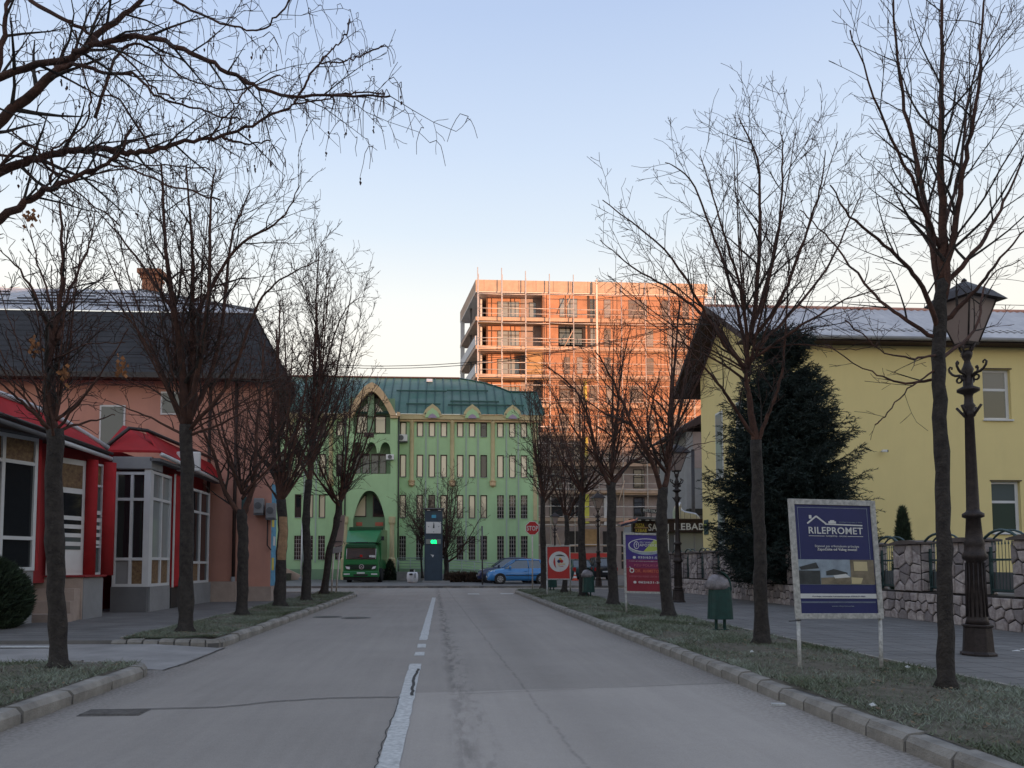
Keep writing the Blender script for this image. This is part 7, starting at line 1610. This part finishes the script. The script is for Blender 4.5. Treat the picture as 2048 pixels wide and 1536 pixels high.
# overhanging big tree, trunk just outside the left edge
def hang(pts, g, out, n, r=.0028):
    for k in range(n):
        i = g.randrange(len(pts) // 3, len(pts)); x, y, z = pts[i]; a = g.random() * 6.28; L_ = g.uniform(.12, .32); P_ = [(x, y, z)]
        for s_ in range(4): x += cos(a) * L_ * .16 * (1 - s_ * .2) + g.gauss(0, .008); y += sin(a) * L_ * .16 * (1 - s_ * .2); z -= L_ * (.05 + .1 * s_) - (.03 if s_ == 0 else 0); P_.append((x, y, z))
        out.append((P_, [r, r, r * .9, r * .8, r * .7]))
BT = [(-5.135,5.6,0.372), (-5.039,5.6,2.094), (-4.839,5.6,3.31), (-4.686,5.6,4.265)]
H = 5.6
bl = [([(-4.779,5.6,3.456), (-3.907,5.6,3.843), (-3.293,5.7,4.591), (-2.83,5.7,5.04), (-2.634,5.8,5.353), (-2.305,5.8,5.678), (-2.05,5.8,6.094)], 0.0508),
      ([(-4.731,5.6,3.822), (-3.723,5.3,4.269), (-3.015,5.2,4.605), (-2.533,5.1,4.681), (-2.301,5.0,4.717), (-1.94,4.9,4.721), (-1.554,4.8,4.518), (-1.301,4.8,4.395), (-1.047,4.8,4.297), (-0.635,4.8,4.298), (-0.348,4.8,4.307)], 0.0295),
      ([(-4.891,5.6,3.02), (-4.039,5.7,3.699), (-3.336,5.8,4.245), (-3.047,5.8,4.361), (-2.755,5.8,4.432), (-2.458,5.8,4.433), (-2.235,5.8,4.432), (-2.048,5.9,4.564), (-1.773,6.0,4.686), (-1.412,6.0,4.845), (-1.213,6.1,5.029)], 0.0394),
      ([(-1.213,6.1,5.029), (-1.123,6.1,5.213), (-1.009,6.1,5.399), (-0.899,6.2,5.6), (-0.814,6.2,5.725), (-0.79,6.2,5.839)], 0.0115),
      ([(-1.009,6.1,5.386), (-0.837,6.0,5.329), (-0.678,6.0,5.376), (-0.486,6.0,5.476)], 0.0066), ([(-1.213,6.1,5.029), (-0.953,6.0,5.025), (-0.754,6.0,5.073), (-0.475,6.0,5.074)], 0.0074),
      ([(-1.757,6.0,4.687), (-1.674,6.0,4.644), (-1.537,6.0,4.632), (-1.381,6.0,4.657)], 0.0148),
      ([(-5.001,5.6,2.59), (-4.011,5.5,3.146), (-3.093,5.4,3.697), (-2.895,5.4,3.845), (-2.644,5.3,3.917), (-2.445,5.3,4.007), (-2.204,5.2,4.098), (-2.136,5.2,4.294)], 0.0361),
      ([(-2.946,5.4,5.307), (-2.649,5.3,5.096), (-2.44,5.3,4.977), (-2.224,5.2,4.806), (-2.016,5.2,4.582), (-1.81,5.1,4.42)], 0.0164),
      ([(-2.91,5.7,5.029), (-2.662,5.6,4.963), (-2.448,5.6,4.909), (-2.274,5.6,4.9), (-2.059,5.5,4.676), (-1.772,5.5,4.61), (-1.599,5.4,4.495), (-1.457,5.4,4.47)], 0.0164),
      ([(-2.376,5.6,5.716), (-1.998,5.6,5.482), (-1.643,5.5,5.267), (-1.367,5.5,5.216), (-1.202,5.4,5.263), (-1.111,5.4,5.403)], 0.0115),
      ([(-3.368,5.6,4.304), (-3.242,5.6,5.095), (-3.212,5.6,5.449), (-3.196,5.6,5.798)], 0.0279),
      ([(-2.652,5.8,4.69), (-2.523,5.9,5.278), (-2.334,6.0,5.396), (-2.165,6.2,5.306), (-1.774,6.4,5.319), (-1.421,6.5,5.529)], 0.0131),
      ([(-3.047,5.8,4.361), (-2.996,6.0,4.334), (-2.781,6.2,4.465), (-2.34,6.4,4.647), (-2.029,6.6,4.717)], 0.0131),
      ([(-3.42,5.6,3.855), (-3.032,5.5,4.295), (-2.838,5.4,4.172), (-2.979,5.3,4.284)], 0.0131), ([(-3.283,5.7,4.323), (-3.083,5.8,4.345), (-2.906,5.9,4.226), (-2.526,6.0,3.937)], 0.0107),
      ([(-2.479,5.3,4.003), (-2.235,5.2,4.01), (-1.795,5.1,3.814), (-1.468,5.0,3.688)], 0.0098), ([(-1.869,6.0,4.63), (-1.746,5.9,4.738), (-1.587,5.8,4.843), (-1.495,5.8,4.986)], 0.0090),
      ([(-2.711,5.3,3.908), (-2.635,5.2,4.103), (-2.395,5.1,4.227), (-2.323,5.0,4.409)], 0.0098), ([(-2.236,5.8,4.447), (-2.385,5.6,4.712), (-2.556,5.5,4.719), (-2.627,5.4,5.096)], 0.0098)]
tr_, o_ = tree('big bare tree overhanging from the left with long branches and seed tufts', BT, (.19, .13), bl, 41, None, cfg=dict(dens=6.5, rmin=.0018, wob=.14, size=.25, up=.0, bias=.0), mx=3, name='overhanging_tree')
g = random.Random(9); hg = []
for p, r in o_[2] + o_[1]:
    if g.random() < .45: hang(p, g, hg, g.choice([1, 1, 2]))
for c_ in (bl[3][0], bl[4][0], bl[5][0], bl[1][0][-4:], bl[2][0][-3:]): hang(smooth_path(c_, 5), g, hg, 12, .0032)
mb = MB(); [mb.tube(p, r, 3, cap=False) for p, r in hg]; tag(mb.build('hanging_twigs', 'twig', tr_), kind='stuff')
mb = MB()
for p, r in hg:
    if g.random() < .22:
        x, y, z = p[-1]
        for k in range(g.choice([2, 3, 5])):
            a = g.random() * 6.28; s_ = g.uniform(.006, .013); zz = z - g.uniform(0, .05); mb.quad((x, y, zz), (x + s_ * cos(a), y + s_ * sin(a), zz - s_), (x + s_ * .3 * cos(a), y + s_ * .3 * sin(a), zz - 2.6 * s_), (x - s_ * .5 * cos(a), y - s_ * .5 * sin(a), zz - s_))
tag(mb.build('seed_tufts', 'twig', tr_), kind='stuff')
# dry leaf clusters still hanging in the nearest left tree
tl_ = next(o for o in bpy.data.objects if o.get('label', '').startswith('nearest tree on the left verge'))
for (px, py, Y) in ((0, 0, 0),):
    for cpt in ((-4.614,8.8,3.768), (-3.69,8.9,3.566), (-4.242,8.8,3.475), (-4.764,8.9,5.305)):
        mb = MB(); g = random.Random(int(cpt[0] * 100))
        for k in range(26):
            x, y, z = cpt[0] + g.gauss(0, .035), cpt[1] + g.gauss(0, .04), cpt[2] + g.gauss(0, .06); s_ = .028; a = g.random() * 6.28; mb.quad((x, y, z), (x + s_ * cos(a), y + s_ * sin(a), z - s_), (x + s_ * .2, y, z - s_ * 2), (x - s_ * cos(a), y - s_ * sin(a), z - s_))
        mb.build('dry_leaves', 'dry', tl_)

# ---------------------------------------------------------------- spruce behind the stone wall
def spruce(label, base, Ht, Rm, seed):
    g = random.Random(seed); t = thing('spruce_tree', label, 'tree', base); bx, by, bz = base
    Tube('trunk', 'bark', t, [base, (bx, by, bz + Ht * .6), (bx, by, bz + Ht)], [.2, .1, .01], 8)
    bm, nm = MB(), MB(); z = .75; nv, nf = nm.v, nm.f
    def needles(p, d, L, w, per=3):
        n = max(2, int(L / .045))
        for i in range(n):
            s_ = L * i / n; qx0, qy0, qz0 = p[0] + d[0] * s_, p[1] + d[1] * s_, p[2] + d[2] * s_
            for _ in range(per):
                vx, vy, vz = norm3(d[0] * 1.1 + g.gauss(0, .55), d[1] * 1.1 + g.gauss(0, .55), d[2] * 1.1 + g.gauss(0, .5)); l = w * g.uniform(.7, 1.3); k = len(nv)
                sx, sy, sz = norm3(g.gauss(0, 1), g.gauss(0, 1), g.gauss(0, 1)); h_ = w * .15
                nv.append((qx0 - sx * h_, qy0 - sy * h_, qz0 - sz * h_)); nv.append((qx0 + sx * h_, qy0 + sy * h_, qz0 + sz * h_)); nv.append((qx0 + vx * l, qy0 + vy * l, qz0 + vz * l)); nf.append((k, k + 1, k + 2))
    while z < Ht * .985:
        t_ = z / Ht; rad = Rm * min(1, (1 - t_) / .62) ** .55 * (.9 + .10 * min(1, t_ * 5)); nb = 13 if t_ < .8 else 9; ph = g.random() * 6
        for b in range(nb):
            a = ph + 6.283 * b / nb + g.uniform(-.25, .25); L_ = rad * g.uniform(.70, 1.10) * (1 + .10 * sin(3 * a + z * 2.1)); P_ = []; el = g.uniform(-.05, .30) + (.5 if t_ > .85 else 0)
            n = 7
            for i in range(n + 1):
                u = i / n; P_.append((bx + cos(a) * L_ * u, by + sin(a) * L_ * u, bz + z + L_ * (el * u - .42 * u * (1 - u) + .12 * u * u)))
            bm.tube(P_, [.02 * (1 - .8 * i / n) for i in range(n + 1)], 3, cap=False)
            for i in range(2, n + 1):
                p0, p1 = P_[i - 1], P_[i]; d = norm3(*[p1[j] - p0[j] for j in range(3)]); sl = sqrt(sum((p1[j] - p0[j]) ** 2 for j in range(3)))
                needles(p0, d, sl, .11, 2)
                for s_ in (-1, 1):
                    for h2 in (0, .5):
                        q_ = tuple(p0[j] + (p1[j] - p0[j]) * h2 for j in range(3))
                        tw = L_ * .36 * (1 - .62 * i / n) * g.uniform(.7, 1.3) + .10; ad = a + s_ * g.uniform(.45, .95)
                        dd = norm3(cos(ad), sin(ad), g.uniform(-.45, .25)); needles(q_, dd, tw, .105, 2)
                        if tw > .22 and h2 == 0:
                            m_ = tuple(q_[j] + dd[j] * tw * .5 for j in range(3)); needles(m_, norm3(cos(ad + s_ * .6), sin(ad + s_ * .6), -.5), tw * .55, .10, 2); needles(m_, norm3(cos(ad - s_ * .7), sin(ad - s_ * .7), .2), tw * .5, .10, 2)
        z += .17
    tag(bm.build('boughs', 'bark', t), kind='stuff'); tag(nm.build('needles', 'needle', t), kind='stuff')
spruce('large dark spruce standing behind the stone wall before the yellow building', (10.726, 23.5, .12), 8.65, 2.3, 5)
